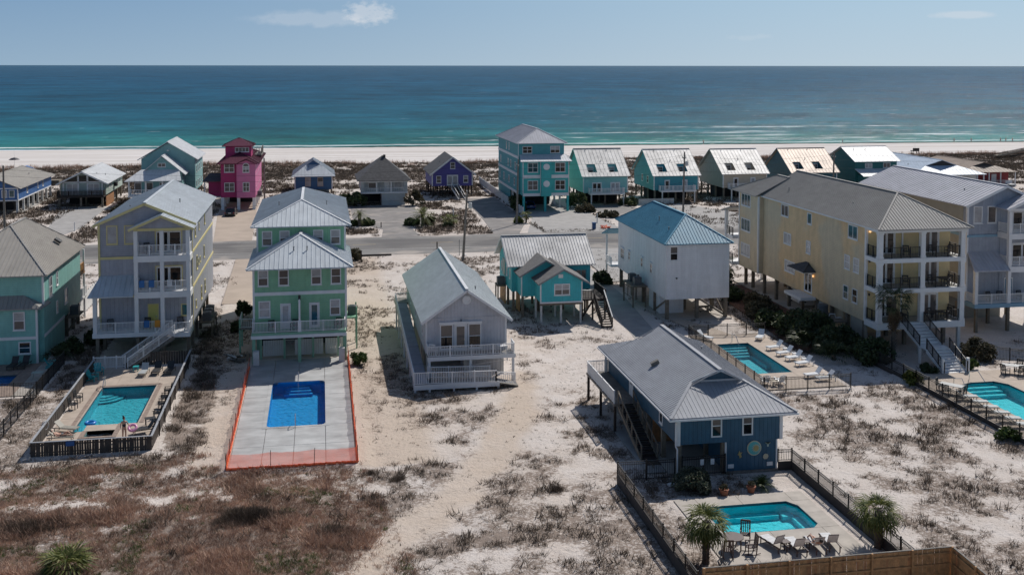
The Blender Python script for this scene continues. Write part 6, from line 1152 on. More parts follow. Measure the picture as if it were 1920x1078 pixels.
for y,k in((93,0),(91.2,1),(89.5,2),(87,3)): 
    d_=make_chair if k==0 else None
    if k==0: rk_=make_chair('black metal chair beside the right picket fence, farthest of four',M.black,'black metal chairs at the right picket fence'); place(rk_,(-12.95,y,.05),R(-90))
    else: dup(rk_,(-12.95,y,.05),R(-90),'black metal chair beside the right picket fence, %s'%('second farthest of four','third of four','nearest of four')[k-1])
x=MB(); x.torus((-14.05,82.5,.86),.27,.10,20,10,(1,0,0),(0,.8,.6)); x.build('swim_ring',M.pink_plastic,smooth=True,label='pink swim ring held by the woman at the spa',cat='swim ring')
x=MB(); x.torus((-17.95,86.9,-.02),.34,.12,20,10); x.build('swim_ring',M.tube_blue,smooth=True,label='blue swim ring floating in the aqua pool',cat='swim ring')
x=MB(); x.torus((-20.62,84.2,.85),.34,.03,20,8,(.5,.8,0),(0,0,1)); x.build('hose_coil',M.white_old,smooth=True,label='coiled pale hose hung on the left picket fence',cat='hose')
# big pool terrace at right
tg=make_table('long grey table inside the black fence left of the big pool',M.grey_metal,.95,.45,.74,'grey patio tables',top_m=M.grey_metal); place(tg,(53.0,81.9,.05),R(-50)); dup(tg,(62.0,86.3,.05),R(-30),'grey table beyond the big pool, nearer the stairs'); dup(tg,(63.0,84.2,.05),R(-30),'grey table at the very right edge beyond the big pool')
pc=make_chair('dark patio chair at the left table of the big pool',M.charcoal,'dark patio chairs'); place(pc,(52.2,81.4,.05),R(130))
for x,y,a,lb in((53.2,80.9,-140,'dark patio chair on the pool side of the left grey table'),(53.9,81.6,-130,'dark patio chair at the near end of the left grey table'),(52.6,82.9,40,'dark patio chair behind the left grey table'),(61.0,86.0,100,'dark patio chair left of the far grey table'),(62.0,85.5,180,'dark patio chair in front of the far grey table'),(63.0,87.0,-60,'dark patio chair right of the far grey table'),(62.3,83.6,160,'dark patio chair before the table at the right edge')): dup(pc,(x,y,.05),R(a),lb)
wl6=make_lounger('pale tan lounger behind the black fence of the big pool, first from the far end',M.beige_dk,M.grey_wall,'pale loungers by the big pool',45); place(wl6,(53.1,80.0,.05),R(78))
wl5=[(53.1,78.6),(53.1,77.2),(53.1,75.8),(53.1,74.4),(53.1,73.0)]
for i,(x,y) in enumerate(wl5): dup(wl6,(x,y,.05),R(78),'pale tan lounger behind the black fence of the big pool, %s from the far end'%('second','third','fourth','fifth','sixth')[i])
# gallery furniture
def balc(n,x,y,z,m,label,rz=0,group='gallery chairs of the yellow house'):
    global bch
    if n==0: bch=make_chair(label,m,group,w=.28,bh=.95); place(bch,(x,y,z),rz); return bch
    return dup(bch,(x,y,z),rz,label)
k=0
for z,fl in((9.22,'top'),(6.22,'middle'),(2.87,'lowest')):
    for x,rz,ww in((54.3,60,'at the left end'),(57.1,-20,'left of the middle column'),(60.0,15,'right of the middle column'),(61.7,-70,'near the right end')): balc(k,x,96.4,z,M.charcoal,'dark chair %s of the %s gallery of the yellow house'%(ww,fl),R(rz)); k+=1
for z,fl,x in((6.22,'middle',60.9),(2.87,'lowest',60.6),(2.87,'lowest left',56.2)): t=make_table('dark table on the %s gallery of the yellow house'%fl,M.charcoal,.5,.5,.72,None,cat='table'); place(t,(x,96.0,z))
gc=make_chair('white chair on the right of the upper deck of the lilac house',M.white,'white deck chairs',w=.3); place(gc,(9.75,93.4,2.34),R(150))
tt=make_table('white table tipped at the right end of the lilac house deck',M.white,.4,.4,.6); place(tt,(15.9,93.3,2.34),R(20)); gc['label']='white chair at the left end of the lilac house deck'
for i,(x,z,fl) in enumerate(((-16.8,2.32,'first'),(-20.2,2.32,'first'),(-13.6,2.32,'first'),(-16.6,9.71,'top'))):
    c_=make_chair('dark porch chair %s, grey yellow trimmed house'%('left of the yellow door','at the left end of the porch','right of the yellow door','on the top gallery')[i],M.charcoal,'porch chairs of the grey house') if i==0 else dup(c_,(x,107.6,z),R(10*i),'dark porch chair %s, grey yellow trimmed house'%('left of the yellow door','at the left end of the porch','right of the yellow door','on the top gallery')[i])
    if i==0: place(c_,(x,107.7,z),0)
for x0,m_,lb,z in((-17.3,M.towel_blue,'blue towel hung on the middle gallery rail of the grey house, leftmost',6.2),(-16.4,M.towel_blue,'blue and white towel hung on the middle gallery rail of the grey house',6.2),(-14.7,M.towel,'white towel hung on the middle gallery rail of the grey house',6.2),(-16.9,M.towel_blue,'blue towel on the porch rail left of the yellow door',2.3),(-15.9,M.towel_orange,'orange towel on the porch rail below the yellow door',2.3)):
    w_=.5; t=MB(); t.box(x0,106.36,z+.42,x0+w_,106.40,z+1.06); t.box(x0,106.36,z+1.061,x0+w_,106.56,z+1.08); t.build('towel',m_,label=lb,cat='towel')
pc2=balc(1,-4.6,101.9,2.97,M.charcoal,'dark blue chair on the left balcony of the green house',R(20)); pc2['group']='balcony chairs of the green house'; pc3=balc(1,-2.6,101.9,2.97,M.charcoal,'dark chair by the party screen on the green house balcony',R(-20)); pc3['group']='balcony chairs of the green house'; pc4=balc(1,1.5,101.9,2.97,M.charcoal,'dark chair at the right end of the green house balcony',R(-20)); pc4['group']='balcony chairs of the green house'
for i,(x,rz,lb) in enumerate(((70.0,10,'left of the blue door'),(71.2,-15,'close to the blue door'),(73.6,5,'right of the blue door'))): c5=balc(1,x+.3,102.0,2.94,M.charcoal,'dark chair %s, blue grey house'%lb if False else 'dark chair %s on the blue grey house porch'%lb,R(rz)); c5['group']='porch chairs of the blue grey house'
# picnic table under the white house
r=thing('picnic_table','wooden picnic table in the shade under the white house','table',(42.6,114,0)); 
for i in range(4): part(r,'plank',M.wood_grey,(41.7,113.7+i*.19,.72,43.5,113.87+i*.19,.76))
for y in(113.15,114.75): part(r,'bench',M.wood_grey,(41.7,y,.42,43.5,y+.26,.46))
for x in(42,43.2): part(r,'leg',M.wood_grey,(x-.05,113.2,.3,x+.05,115,.38),(x-.05,113.9,0,x+.05,114.0,.7),(x-.05,114.3,0,x+.05,114.4,.7))
r=thing('grill','small black kettle grill by the right post of the white house','grill',(45.8,115,0)); x=MB(); x.lathe((45.8,115,.5),[(.08,0),(.28,.12),(.3,.25),(.22,.42),(.05,.48)],14); x.build('kettle',M.black,r)
for a in(0,2.1,4.2): x=MB(); x.tube((45.8+.15*math.cos(a),115+.15*math.sin(a),.6),(45.8+.3*math.cos(a),115+.3*math.sin(a),0),.02,6); x.build('leg',M.black,r)
# air conditioners
def make_ac(label,w=.42,h=.85,round_=False,group='outdoor air conditioning units'):
    r=thing('air_conditioner',label,'air conditioner',(0,0,0),group); x=MB()
    if round_: x.lathe((0,0,0),[(w,0),(w,h),(w*.8,h+.06)],20)
    else: x.box(-w,-w,0,w,w,h)
    x.build('casing',M.ac_grey,r)
    for i in range(7): y=MB(); z=.08+i*(h-.16)/6; y.box(-w-.012,-w-.012,z,w+.012,w+.012,z+.03) if not round_ else y.torus((0,0,z),w,.018,20,6); y.build('grille_bar',M.grey_metal,r)
    x=MB(); x.torus((0,0,h+.03),w*.72,.03,18,6); x.build('fan_guard',M.grey_metal,r)
    for i in range(4): x=MB(); a=math.pi*i/4; x.bar((-w*.7*math.cos(a),-w*.7*math.sin(a),h+.03),(w*.7*math.cos(a),w*.7*math.sin(a),h+.03),.03,.02); x.build('guard_spoke',M.grey_metal,r)
    return r
ac=make_ac('boxy air conditioner on the stand beside the white house, farther of two'); place(ac,(36.3,121.0,2.5)); dup(ac,(36.3,119.0,2.5),0,'boxy air conditioner on the stand beside the white house, nearer of two')
dup(ac,(20.75,122.7,2.35),0,'boxy dark air conditioner left of the turquoise house'); dup(ac,(2.98,107.3,3.05),0,'air conditioner on the bracket right of the green house'); dup(ac,(-25.25,116,2.2),0,'air conditioner on the platform beside the mint house'); dup(ac,(-11.85,214.2,2.45),0,'air conditioner on the ledge right of the pink house')
for i in range(3): dup(ac,(-11.75,113.6+i*1.5,1.55),0,'air conditioner in the row right of the grey house, %s'%('nearest','middle one','farthest')[i])
r=h1; part(r,'ac_platform',M.wood_pile,(-12.5,112.7,1.4,-11.1,117.4,1.55)); piles(r,[-11.2],[112.8,115,117.3],1.4,M.wood_pile,.14)
rac=make_ac('big round air conditioner beside the yellow house',.55,1.0,True); place(rac,(52.4,104.5,1.7))
r=thing('bicycle_rack','white tubular rack in the dark yard beside the yellow house','rack',(52.3,101.6,1.7)); x=MB(); x.path([(51.9,102.2,1.72),(51.9,102.0,2.3),(52.3,101.6,2.35),(52.5,101.9,1.9),(52.9,101.5,2.0)],.04,8); x.build('tube_frame',M.white,r)
# ================================================================ vehicles
def make_car(label,m,L=4.6,Wd=.9,H=1.45,suv=False):
    r=thing('parked_car',label,'car',(0,0,0)); h=L/2; hh=H*.56
    prof=[(-h,.35),(-h+.05,.28),(h-.05,.28),(h,.38),(h-.02,hh*.82),(h-.25,hh),(-h+.2,hh*1.02),(-h+.02,hh*.9)]
    b=MB(); b.prism([(-Wd,y,z) for y,z in prof],(2*Wd,0,0)); b.build('body',m,r)
    if suv: cab=[(-h+.12,hh),(-h+.3,H),(h*.35,H),(h*.62,hh)]
    else: cab=[(-h+.45,hh),(-h+1.1,H),(h*.22,H),(h*.60,hh)]
    def side(s,f): return [(s*(Wd*(.97 if z<H-.01 else .78)),y,z) for y,z in f]
    a,c=side(-1,cab),side(1,cab); b=MB(); b.add(a+c,[(0,1,2,3),(7,6,5,4),(0,4,5,1),(1,5,6,2),(2,6,7,3),(3,7,4,0)]); b.build('cabin',m,r)
    for s in(-1,1):
        ins=[(cab[0][0]+.22,hh+.05),(cab[1][0]+.1,H-.09),(cab[2][0]-.08,H-.09),(cab[3][0]-.28,hh+.05)]; q=[(s*(Wd*(.97-.19*(z-hh)/(H-hh))+.006),y,z) for y,z in ins]; g=MB(); g.prism(q,(s*.012,0,0)); g.build('side_window',M.glass,r)
        for y in(-h*.62,h*.62):
            w=MB(); w.tube((s*(Wd-.2),y,.33),(s*(Wd+.02),y,.33),.33,16); wo=w.build('wheel',M.tyre,r); w=MB(); w.tube((s*(Wd-.1),y,.33),(s*(Wd+.035),y,.33),.2,12); w.build('rim',M.steel,wo)
        part(r,'headlight',M.glass,(s*Wd*.9-.16,h-.1,.62,s*Wd*.9+.02,h+.012,.74)); part(r,'tail_light',M.tail,(s*Wd*.9-.16,-h-.012,.62,s*Wd*.9+.02,-h+.1,.80))
        x=MB(); x.box(s*(Wd+.03)-.08,h*.40,hh+.02,s*(Wd+.03)+.08,h*.40+.12,hh+.14); x.build('mirror',m,r)
    def glass(i,j,nm):
        p=[Vector(a[i]),Vector(c[i]),Vector(c[j]),Vector(a[j])]; n=(p[1]-p[0]).cross(p[2]-p[1]).normalized(); ce=sum(p,Vector())/4; n=n if n.dot(ce-V3(0,0,hh))>0 else -n
        q=[ce+(v-ce)*.88+n*.006 for v in p]; g=MB(); g.prism(q,n*.012); g.build(nm,M.glass,r)
    glass(0,1,'rear_window'); glass(2,3,'windshield'); part(r,'bumper',m,(-Wd+.06,-h-.05,.34,Wd-.06,-h+.02,.52)); part(r,'number_plate',M.white_old,(-.25,-h-.062,.62,.25,-h-.02 if False else -h-.015,.74)); return r
c=make_car('black sedan parked before the pink house',M.car_black); place(c,(-16.5,204.3,.01),R(-3))
c=make_car('white car parked under the yellow house',M.car_white,4.7,.92,1.6,True); place(c,(55.8,116.5,.03),R(180))
c=make_car('dark blue car in the shade under the big teal house',M.car_blue,4.6,.9,1.45); place(c,(40.2,204.5,.02),0)
# ================================================================ street things
def pole(label,x,y,h,lean=(0,0),arm=None,trans=False,name='utility_pole'):
    r=thing(name,label,'pole',(x,y,0)); b=MB(); b.tube((x,y,-.4),(x+lean[0],y+lean[1],h),.20,10,.13); b.build('shaft',M.wood_grey,r)
    tx,ty=x+lean[0],y+lean[1]
    if arm: part(r,'crossarm',M.wood_grey,(tx-.06-.1,ty-arm,h-1.2,tx-.04,ty+arm,h-1.05))
    for i in range(3):
        q=MB(); yy=ty+(-1+i)*(arm or .2)*.9; q.lathe((tx-.1,yy,h-1.04 if arm else h-.1-.5*i),[(.03,0),(.07,.05),(.07,.15),(.03,.2)],8); q.build('insulator',M.white_old,r)
    if trans: q=MB(); q.lathe((tx+.42,ty,h-2.6),[(.24,0),(.27,.05),(.27,.75),(.2,.85)],14); q.build('transformer',M.white_old,r); part(r,'bracket',M.grey_metal,(tx+.1,ty-.05,h-2.2,tx+.3,ty+.05,h-2.05))
    return (tx,ty,h)
P0=pole('utility pole at the far left behind the mint house roof',-48.4,176,12.4); P1=pole('tall utility pole before the big teal house',33.95,184,11.5,(.3,0),1.1); P2=pole('leaning utility pole with transformer behind the lilac house',20.1,151.6,10.0,(.65,0),None,True); P3=pole('tall dark utility pole between white house and yellow house',65.2,185.5,12.3,(.2,0),.9,True); P4=pole('utility pole before the dark green house',95.4,187,11.9,(.1,0),.9)
pole('utility pole right of the pink house',-11.3,221.5,9.2); P5=(160,190,12); PL=(-130,170,12)
def wire(a,b,sag,label):
    n=14; x=MB(); a,b=Vector(a),Vector(b); x.path([a.lerp(b,i/n)-V3(0,0,sag*4*(i/n)*(1-i/n)) for i in range(n+1)],.018,4); x.build('power_line',M.wire,label=label,cat='power line',group='power lines along the road')
ch=[PL,P0,P1,P3,P4,P5]; nm=['left edge','long left','middle','right','far right']
for i,(a,b) in enumerate(zip(ch[:-1],ch[1:])):
    for dz,w in((-.6,'top'),(-1.6,'second'),(-3.2,'third'),(-5.6,'lowest')): wire((a[0],a[1],a[2]+dz),(b[0],b[1],b[2]+dz),.9 if i!=1 else 1.6,'thin power line, %s wire of the %s span'%(w,nm[i]))
wire((P2[0],P2[1],P2[2]-.6),(P1[0],P1[1],P1[2]-2),.6,'thin power line crossing the road between two poles')
r=thing('trash_bin','dark blue wheeled trash bin at the far roadside','trash bin',(46.0,176.2,0)); b=MB(); b.prism([(45.72,175.9,.08),(46.28,175.9,.08),(46.28,176.5,.08),(45.72,176.5,.08)],(0,0,1.0)); b.build('bin_body',M.blue_plastic,r); part(r,'lid',M.blue_plastic,(45.66,175.84,1.09,46.34,176.56,1.18))
for s in(45.8,46.2): w=MB(); w.tube((s-.03,176.5,.12),(s+.03,176.5,.12),.12,12); w.build('wheel',M.tyre,r)
rr=random.Random(4)
def heap(name,label,cat,c,n,m,rad,L,pm='piece'):
    r=thing(name,label,cat,(c[0],c[1],0))
    for i in range(n):
        a=rr.uniform(0,6.28); q=V3(c[0]+rr.uniform(-rad,rad),c[1]+rr.uniform(-rad,rad)*.6,rr.uniform(.05,.5)); d=V3(math.cos(a),math.sin(a),rr.uniform(-.5,.5)).normalized()*L*rr.uniform(.5,1); x=MB(); x.bar(q-d/2,q+d/2,rr.uniform(.06,.25),rr.uniform(.03,.12)); x.build(pm,m[i%len(m)],r)
    return r
heap('barrier_heap','crumpled heap of orange barrier mesh at the far roadside','debris',(48.3,177),14,[M.orange],.8,1.0,'barrier_piece')
heap('scrap_heap','heap of scrap wood left of the green house posts','debris',(-7.9,103.4),16,[M.rust_junk,M.wood_grey,M.white_old],.9,1.3,'board'); heap('junk_heap','clutter piled before the small dark blue house','debris',(.2,231),14,[M.rust_junk,M.white_old,M.wood_grey],2.5,1.8,'board')
heap('barrier_heap','small red and white bundle at the foot of the leaning pole','debris',(20.5,153.2),4,[M.orange,M.white_old],.25,.5,'barrier_piece')
for x,y,h,m_,lb in((-41,189.3,1.5,M.white,'white marker post in the sand left of the road drive'),(24,194.4,1.6,M.white,'white marker post before the purple cottage'),(48.4,183.2,1.7,M.white_old,'pale marker post behind the blue bin'),(17.4,161.2,1.1,M.wood_dark,'short dark post at the road edge behind the lilac house'),(10.2,184.3,.95,M.wood_dark,'dark chain post left of the grey parking lot'),(15.1,185.3,.95,M.wood_dark,'dark chain post right of the grey parking lot'),(5.6,152.5,1.6,M.wood_dark,'thin brown stake beside the green house yard')):
    q=MB(); q.box(x-.08,y-.08,-.2,x+.08,y+.08,h); q.build('marker_post',m_,label=lb,cat='post')
wire((10.2,184.3,.8),(15.1,185.3,.8),.12,'chain hanging across the entrance of the grey parking lot'); bpy.data.objects[max((o.name for o in bpy.data.objects if o.name.startswith('power_line')))]
r=thing('road_sign','small road sign seen edge on behind the lilac house','sign',(20.1,155.6,0)); x=MB(); x.tube((20.1,155.6,-.2),(20.1,155.6,2.3),.04,6); x.build('sign_post',M.grey_metal,r); part(r,'sign_panel',M.grey_metal,(20.08,155.35,1.7,20.12,155.85,2.3))
for i,(x0,x1) in enumerate(((5.0,5.2),)): part(None,'timber_log',M.wood_dark,(4.6,157.0,0,10.2,157.25,.2),label='dark timber laid along the near road edge',cat='timber')
r=thing('beach_umbrella','dark blue beach umbrella on the sand at far left','umbrella',(-83.7,315,0)); x=MB(); x.tube((-83.7,315,-.2),(-83.7,315,2.2),.04,6); x.build('pole',M.white_old,r); x=MB(); x.lathe((-83.7,315,1.7),[(1.5,0),(.9,.4),(.05,.62)],12); x.build('canopy',M.swim_black,r); x=MB(); x.tube((-83.7,315,2.2),(-83.7,315,4.2),.02,5); x.build('flag_staff',M.white_old,r)
r=thing('lifeguard_stand','small dark stand on the beach behind the white roofed house','stand',(184,307,0)); part(r,'platform',M.wood_dark,(183,306.3,1.2,185.2,307.8,1.4)); part(r,'railing',M.wood_dark,(183,306.3,1.4,185.2,306.4,2.2))
for x in(183.2,185.0):
    for y in(306.5,307.6): post(r,x,y,-.2,1.2,M.wood_dark,.15,'leg')
x=MB(); x.tube((184.1,307,1.4),(184.1,307,5),.03,5); x.build('flag_staff',M.white_old,r)
r=thing('dune_crossover','brown wooden dune walkway at the far right','boardwalk',(211,296,0)); q=MB(); q.bar((200,289,1.0),(222,304,1.6),1.8,.2); q.build('walkway',M.wood_pile,r); railing(r,[(200,288.2,1.0),(222,303.2,1.6)],.9,M.wood_pile,bal=.8,bw=.15,post=4)
# ================================================================ people
def person(label,joints,edges,loc,rz=0,cloth=None,hairc=None,skin=None,head=None,lying=False):
    """one continuous body grown from a skeleton (skin modifier), with head, hair and clothes"""
    r=thing('person',label,'person',(0,0,0)); names=list(joints)
    def grow(nm,keys,eds,m,add=0):
        me=bpy.data.meshes.new(nm); ix={k:i for i,k in enumerate(keys)}; me.from_pydata([joints[k][0] for k in keys],[(ix[a],ix[b]) for a,b in eds],[]); o=bpy.data.objects.new(nm,me); COL.objects.link(o); o.parent=r; me.materials.append(m)
        sk=o.modifiers.new('skin','SKIN'); 
        if not me.skin_vertices: me.attributes
        for i,k in enumerate(keys):
            v=me.skin_vertices[0].data[i]; rad=joints[k][1]; v.radius=(rad[0]+add,rad[1]+add) if isinstance(rad,tuple) else (rad+add,rad+add); v.use_root=(i==0)
        ss=o.modifiers.new('smooth','SUBSURF'); ss.levels=1; ss.render_levels=2; LOC[o.name]=Vector(); return o
    body=grow('body',names,edges,skin or M.skin)
    for nm,keys,eds,m in cloth or []: grow(nm,keys,eds,m,.012)
    if head:
        c,axis=Vector(head[0]),head[1]; x=MB()
        x.lathe((0,0,0),[(.055,-.105),(.075,-.06),(.088,0),(.086,.05),(.06,.10),(.02,.115)],12); hm=x.mesh('head',skin or M.skin,smooth=True); o=bpy.data.objects.new('head',hm); COL.objects.link(o); o.parent=r; o.location=c; o.rotation_euler=axis
        f_=MB(); f_.prism([(-.012,-.084,.0),(.012,-.084,.0),(0,-.112,-.022)],(0,.01,.035)); n_=bpy.data.objects.new('nose',f_.mesh('nose',skin or M.skin)); COL.objects.link(n_); n_.parent=o
        x=MB(); x.lathe((0,.012,.012),[(.094,-.05),(.099,.0),(.095,.055),(.068,.108),(.02,.126)],12); v=[(a,b,c_) if b>-.03 or c_>.05 else (a,-.03,c_) for a,b,c_ in x.v]; x.v=v
        if hairc=='bun': x.lathe((0,.05,.12),[(.03,-.03),(.07,.0),(.075,.05),(.03,.09)],10)
        h_=bpy.data.objects.new('hair',x.mesh('hair',M.hair,smooth=True)); COL.objects.link(h_); h_.parent=o
    place(r,loc,rz); return r
ST={'pelvis':((0,0,.92),(.15,.11)),'waist':((0,0,1.08),(.13,.10)),'chest':((0,0,1.28),(.16,.11)),'neck':((0,0,1.44),.06),'headb':((0,0,1.52),.055),
 'lhip':((-.09,0,.86),.09),'lknee':((-.10,-.02,.48),.06),'lank':((-.10,.03,.08),.04),'ltoe':((-.11,-.12,.03),.035),'rhip':((.09,0,.86),.09),'rknee':((.10,-.05,.48),.06),'rank':((.10,0,.08),.04),'rtoe':((.11,-.15,.03),.035),
 'lsh':((-.18,0,1.38),.055),'lel':((-.25,.04,1.12),.04),'lha':((-.24,-.06,.88),.032),'rsh':((.18,0,1.38),.055),'rel':((.28,-.04,1.14),.04),'rha':((.42,-.12,.98),.032)}
SE=[('pelvis','waist'),('waist','chest'),('chest','neck'),('neck','headb'),('pelvis','lhip'),('lhip','lknee'),('lknee','lank'),('lank','ltoe'),('pelvis','rhip'),('rhip','rknee'),('rknee','rank'),('rank','rtoe'),('chest','lsh'),('lsh','lel'),('lel','lha'),('chest','rsh'),('rsh','rel'),('rel','rha')]
suit=[('swimsuit',['pelvis','waist','chest'],[('pelvis','waist'),('waist','chest')],M.swim_black)]
person('woman in a dark swimsuit standing by the spa with a pink swim ring',ST,SE,(-14.62,82.3,.05),R(25),suit,'bun',head=((0,-.01,1.62),(0,0,R(40))))
LY={'pelvis':((0,0,.52),(.15,.11)),'waist':((0,.18,.52),(.13,.10)),'chest':((0,.38,.58),(.16,.11)),'neck':((0,.53,.70),.06),'headb':((0,.60,.76),.05),'lhip':((-.09,-.06,.51),.09),'lknee':((-.12,-.45,.56),.06),'lank':((-.13,-.85,.46),.04),'ltoe':((-.14,-.9,.58),.035),'rhip':((.09,-.06,.51),.09),'rknee':((.12,-.42,.72),.06),'rank':((.13,-.72,.46),.04),'rtoe':((.14,-.84,.46),.035),'lsh':((-.18,.46,.66),.055),'lel':((-.32,.26,.56),.04),'lha':((-.26,.02,.52),.032),'rsh':((.18,.46,.66),.055),'rel':((.33,.28,.56),.04),'rha':((.27,.04,.52),.032)}
trunks=[('shorts',['pelvis','lhip','rhip'],[('pelvis','lhip'),('pelvis','rhip')],M.shorts)]
person('man in dark shorts sunbathing on the lounger at the left picket fence',LY,SE,(-19.2,82.9,-.03),R(88),trunks,'short',head=((0,.70,.84),(R(-50),0,0)))
person('sunbather lying on the third brown lounger with feet toward the turquoise pool',LY,SE,(28.05,56.4,.0),R(180),trunks,'short',head=((0,.70,.84),(R(-50),0,0)))
SW=dict(ST); SW['rel']=((.26,.02,1.12),.04); SW['rha']=((.27,-.08,.9),.032); SW['lank']=((-.10,.22,.10),.04); SW['ltoe']=((-.11,.08,.04),.035); SW['rank']=((.10,-.2,.08),.04); SW['rtoe']=((.11,-.34,.03),.035)
dress=[('shirt',['pelvis','waist','chest'],[('pelvis','waist'),('waist','chest')],M.shirt),('shorts',['pelvis','lhip','lknee','rhip','rknee'],[('pelvis','lhip'),('lhip','lknee'),('pelvis','rhip'),('rhip','rknee')],M.shorts)]
bp_=person('person in dark clothes walking on the beach above the dark teal duplex',SW,SE,(191,367.5,0),R(90),dress,'short',head=((0,-.01,1.62),(0,0,0)))
for z_ in(0,): bp_.location.z=float(gz(191.,367.5))
for x,y,lb in((232.5,361.3,'person standing at the waterline, left of two above the red house'),(242,365,'person standing at the waterline, right of two above the red house'),(248,356,'person on the beach at far right, leftmost of the group of three'),(251.3,357.6,'person on the beach at far right, middle of the group of three'),(253.9,357.4,'person on the beach at far right, rightmost of the group of three'),(136.6,367.2,'person crouching small at the waterline above the teal duplex')):
    dup(bp_,(x,y,float(gz(np.float64(x),np.float64(y)))),rr.uniform(0,6),lb,'people on the beach')
bp_['group']='people on the beach'
# ================================================================ vegetation
def blades(P,sc,nb,rg,h=(.5,1.0),w=.035,lean=.55,spread=.35):
    """tufts of thin blades: P (n,3) roots, sc (n,) sizes -> (n*nb*3,3) triangle corners"""
    n=len(P); a=rg.uniform(0,2*np.pi,(n,nb)); s=sc[:,None]; r0=rg.uniform(0,spread,(n,nb))*s; a0=rg.uniform(0,2*np.pi,(n,nb))
    b=np.stack([P[:,0:1]+r0*np.cos(a0),P[:,1:2]+r0*np.sin(a0),np.repeat(P[:,2:3]-.03,nb,1)],-1)
    hh=rg.uniform(h[0],h[1],(n,nb))*s; ll=rg.uniform(.1,1,(n,nb))*lean*s
    tip=b+np.stack([np.cos(a)*ll,np.sin(a)*ll,hh],-1); ww=w*s*rg.uniform(.6,1.3,(n,nb)); t=rg.uniform(0,np.pi,(n,nb)); d=np.stack([np.cos(t)*ww,np.sin(t)*ww,np.zeros_like(ww)],-1)
    return np.stack([b-d,b+d,tip],2).reshape(-1,3)
def infr(x,y,pad=6): return (x>-.29*y-pad)&(x<.75*y+pad)
M.dry=leafmat('dry_grass_blade',[(.24,.14,.10),(.43,.27,.195),(.60,.43,.32),(.33,.20,.14)],.8,.15)
M.scrub=leafmat('grey_scrub_twig',[(.07,.052,.04),(.135,.10,.078),(.23,.18,.135),(.10,.085,.058)],.8,.12)
M.weed=leafmat('green_weed_leaf',[(.05,.085,.02),(.10,.15,.04),(.17,.18,.06)],.6,.2)
M.leaf_dk=leafmat('dark_shrub_leaf',[(.03,.045,.02),(.055,.08,.03),(.10,.115,.05)],.55,.2)
M.leaf=leafmat('shrub_leaf',[(.025,.05,.012),(.055,.09,.022),(.10,.13,.04)],.5,.25)
M.leaf_grey=leafmat('grey_shrub_leaf',[(.05,.065,.045),(.095,.11,.075),(.15,.155,.11)],.6,.2)
M.leaf_dry=leafmat('dull_shrub_leaf',[(.04,.04,.022),(.09,.08,.045),(.17,.14,.09)],.7,.2)
M.frond=leafmat('fan_palm_leaf',[(.05,.075,.016),(.105,.13,.028),(.21,.21,.06)],.6,.25); M.frond_dry=leafmat('dead_palm_leaf',[(.10,.065,.035),(.20,.14,.08)],.7,.2)
rg=np.random.default_rng(5)
def scatter(x0,x1,y0,y1,per):
    n=int((x1-x0)*(y1-y0)*per); x=rg.uniform(x0,x1,n); y=rg.uniform(y0,y1,n); k=infr(x,y)&~inrect(x,y,HOLES,.1); return x[k],y[k]
def keepd(x,y,g=1.0):
    k=rg.uniform(0,1,len(x))<density(x,y)**g; return x[k],y[k]
# near ground: dry grass as one fuzzy cover, elsewhere separate low shrublets with sand between
x,y=keepd(*scatter(-26,8,46,84,60),1.1); k=(y<77+3*vnoise(x,y,3,2))&(x<4+(66-y)*.15)&(fbm(x,y,1.3,55,3)>.30); x,y=x[k],y[k]; z=gz(x,y); P=np.stack([x,y,z],-1); u=rg.uniform(0,1,len(x))
green=(u<.02)|((u<.35)&(vnoise(x,y,2.2,88)>.74)); A=P[~green]; Gp=P[green]
np_obj('dry_grass',blades(A,rg.uniform(.16,.40,len(A))*(1+.8*(vnoise(A[:,0],A[:,1],2.6,61)>.68)),11,rg,(.25,.9),.045,1.0,.7),3,M.dry,kind='stuff',label='thick reddish brown dry grass in the foreground',cat='grass')
np_obj('green_weeds',blades(Gp,rg.uniform(.15,.36,len(Gp)),12,rg,(.3,.8),.09,.9,.6),3,M.weed,kind='stuff',label='scattered green weeds among the dry grass',cat='weeds')
x,y=keepd(*scatter(-26,72,46,108,10),1.15); k=~((y<73)&(x<3+(66-y)*.15)&(rg.uniform(0,1,len(x))>.25))&(fbm(x,y,.9,57,2)>.42); x,y=x[k],y[k]; P=np.stack([x,y,gz(x,y)],-1)
np_obj('dune_scrub',blades(P,np.clip(rg.lognormal(-1.5,.5,len(P))*(.75+.75*density(x,y)),.10,.8),22,rg,(.2,.85),.042,.8,.85),3,M.scrub,kind='stuff',label='sparse grey brown scrub on the sand lots',cat='scrub')
M.scrub_dk=leafmat('dark_twig',[(.06,.045,.034),(.12,.088,.065),(.21,.16,.12)],.8,.1)
for cx_,cy_,rx_,ry_,n_,lb in((-4.4,65.9,3.0,1.5,900,'dark twiggy scrub mound in the dry grass left of centre'),(-17.6,66.8,2.6,1.6,650,'dark twiggy scrub mound at the left edge of the foreground'),(.6,63.2,2.0,1.2,350,'dark twiggy scrub patch right of the larger mound'),(3.2,72.9,.6,.6,70,'small round scrub clump on the open sand'),(5.0,71.4,.9,1.0,110,'upright scrub clump on the open sand'),(15.2,67.8,.9,.6,90,'low scrub clump in the middle of the sand')):
    a_=rg.uniform(0,6.283,n_); q_=rg.uniform(0,1,n_)**.6*(.75+.35*np.sin(a_*3+cx_)); x=cx_+rx_*q_*np.cos(a_); y=cy_+ry_*q_*np.sin(a_); P=np.stack([x,y,gz(x,y)],-1); np_obj('scrub_mound',blades(P,(.85-.5*q_)*min(1,.35+rx_*.25)*rg.uniform(.55,1.0,n_),16,rg,(.3,1),.03,.9,.8),3,M.scrub_dk,label=lb,cat='scrub',org=(cx_,cy_,float(gz(np.float64(cx_),np.float64(cy_)))))
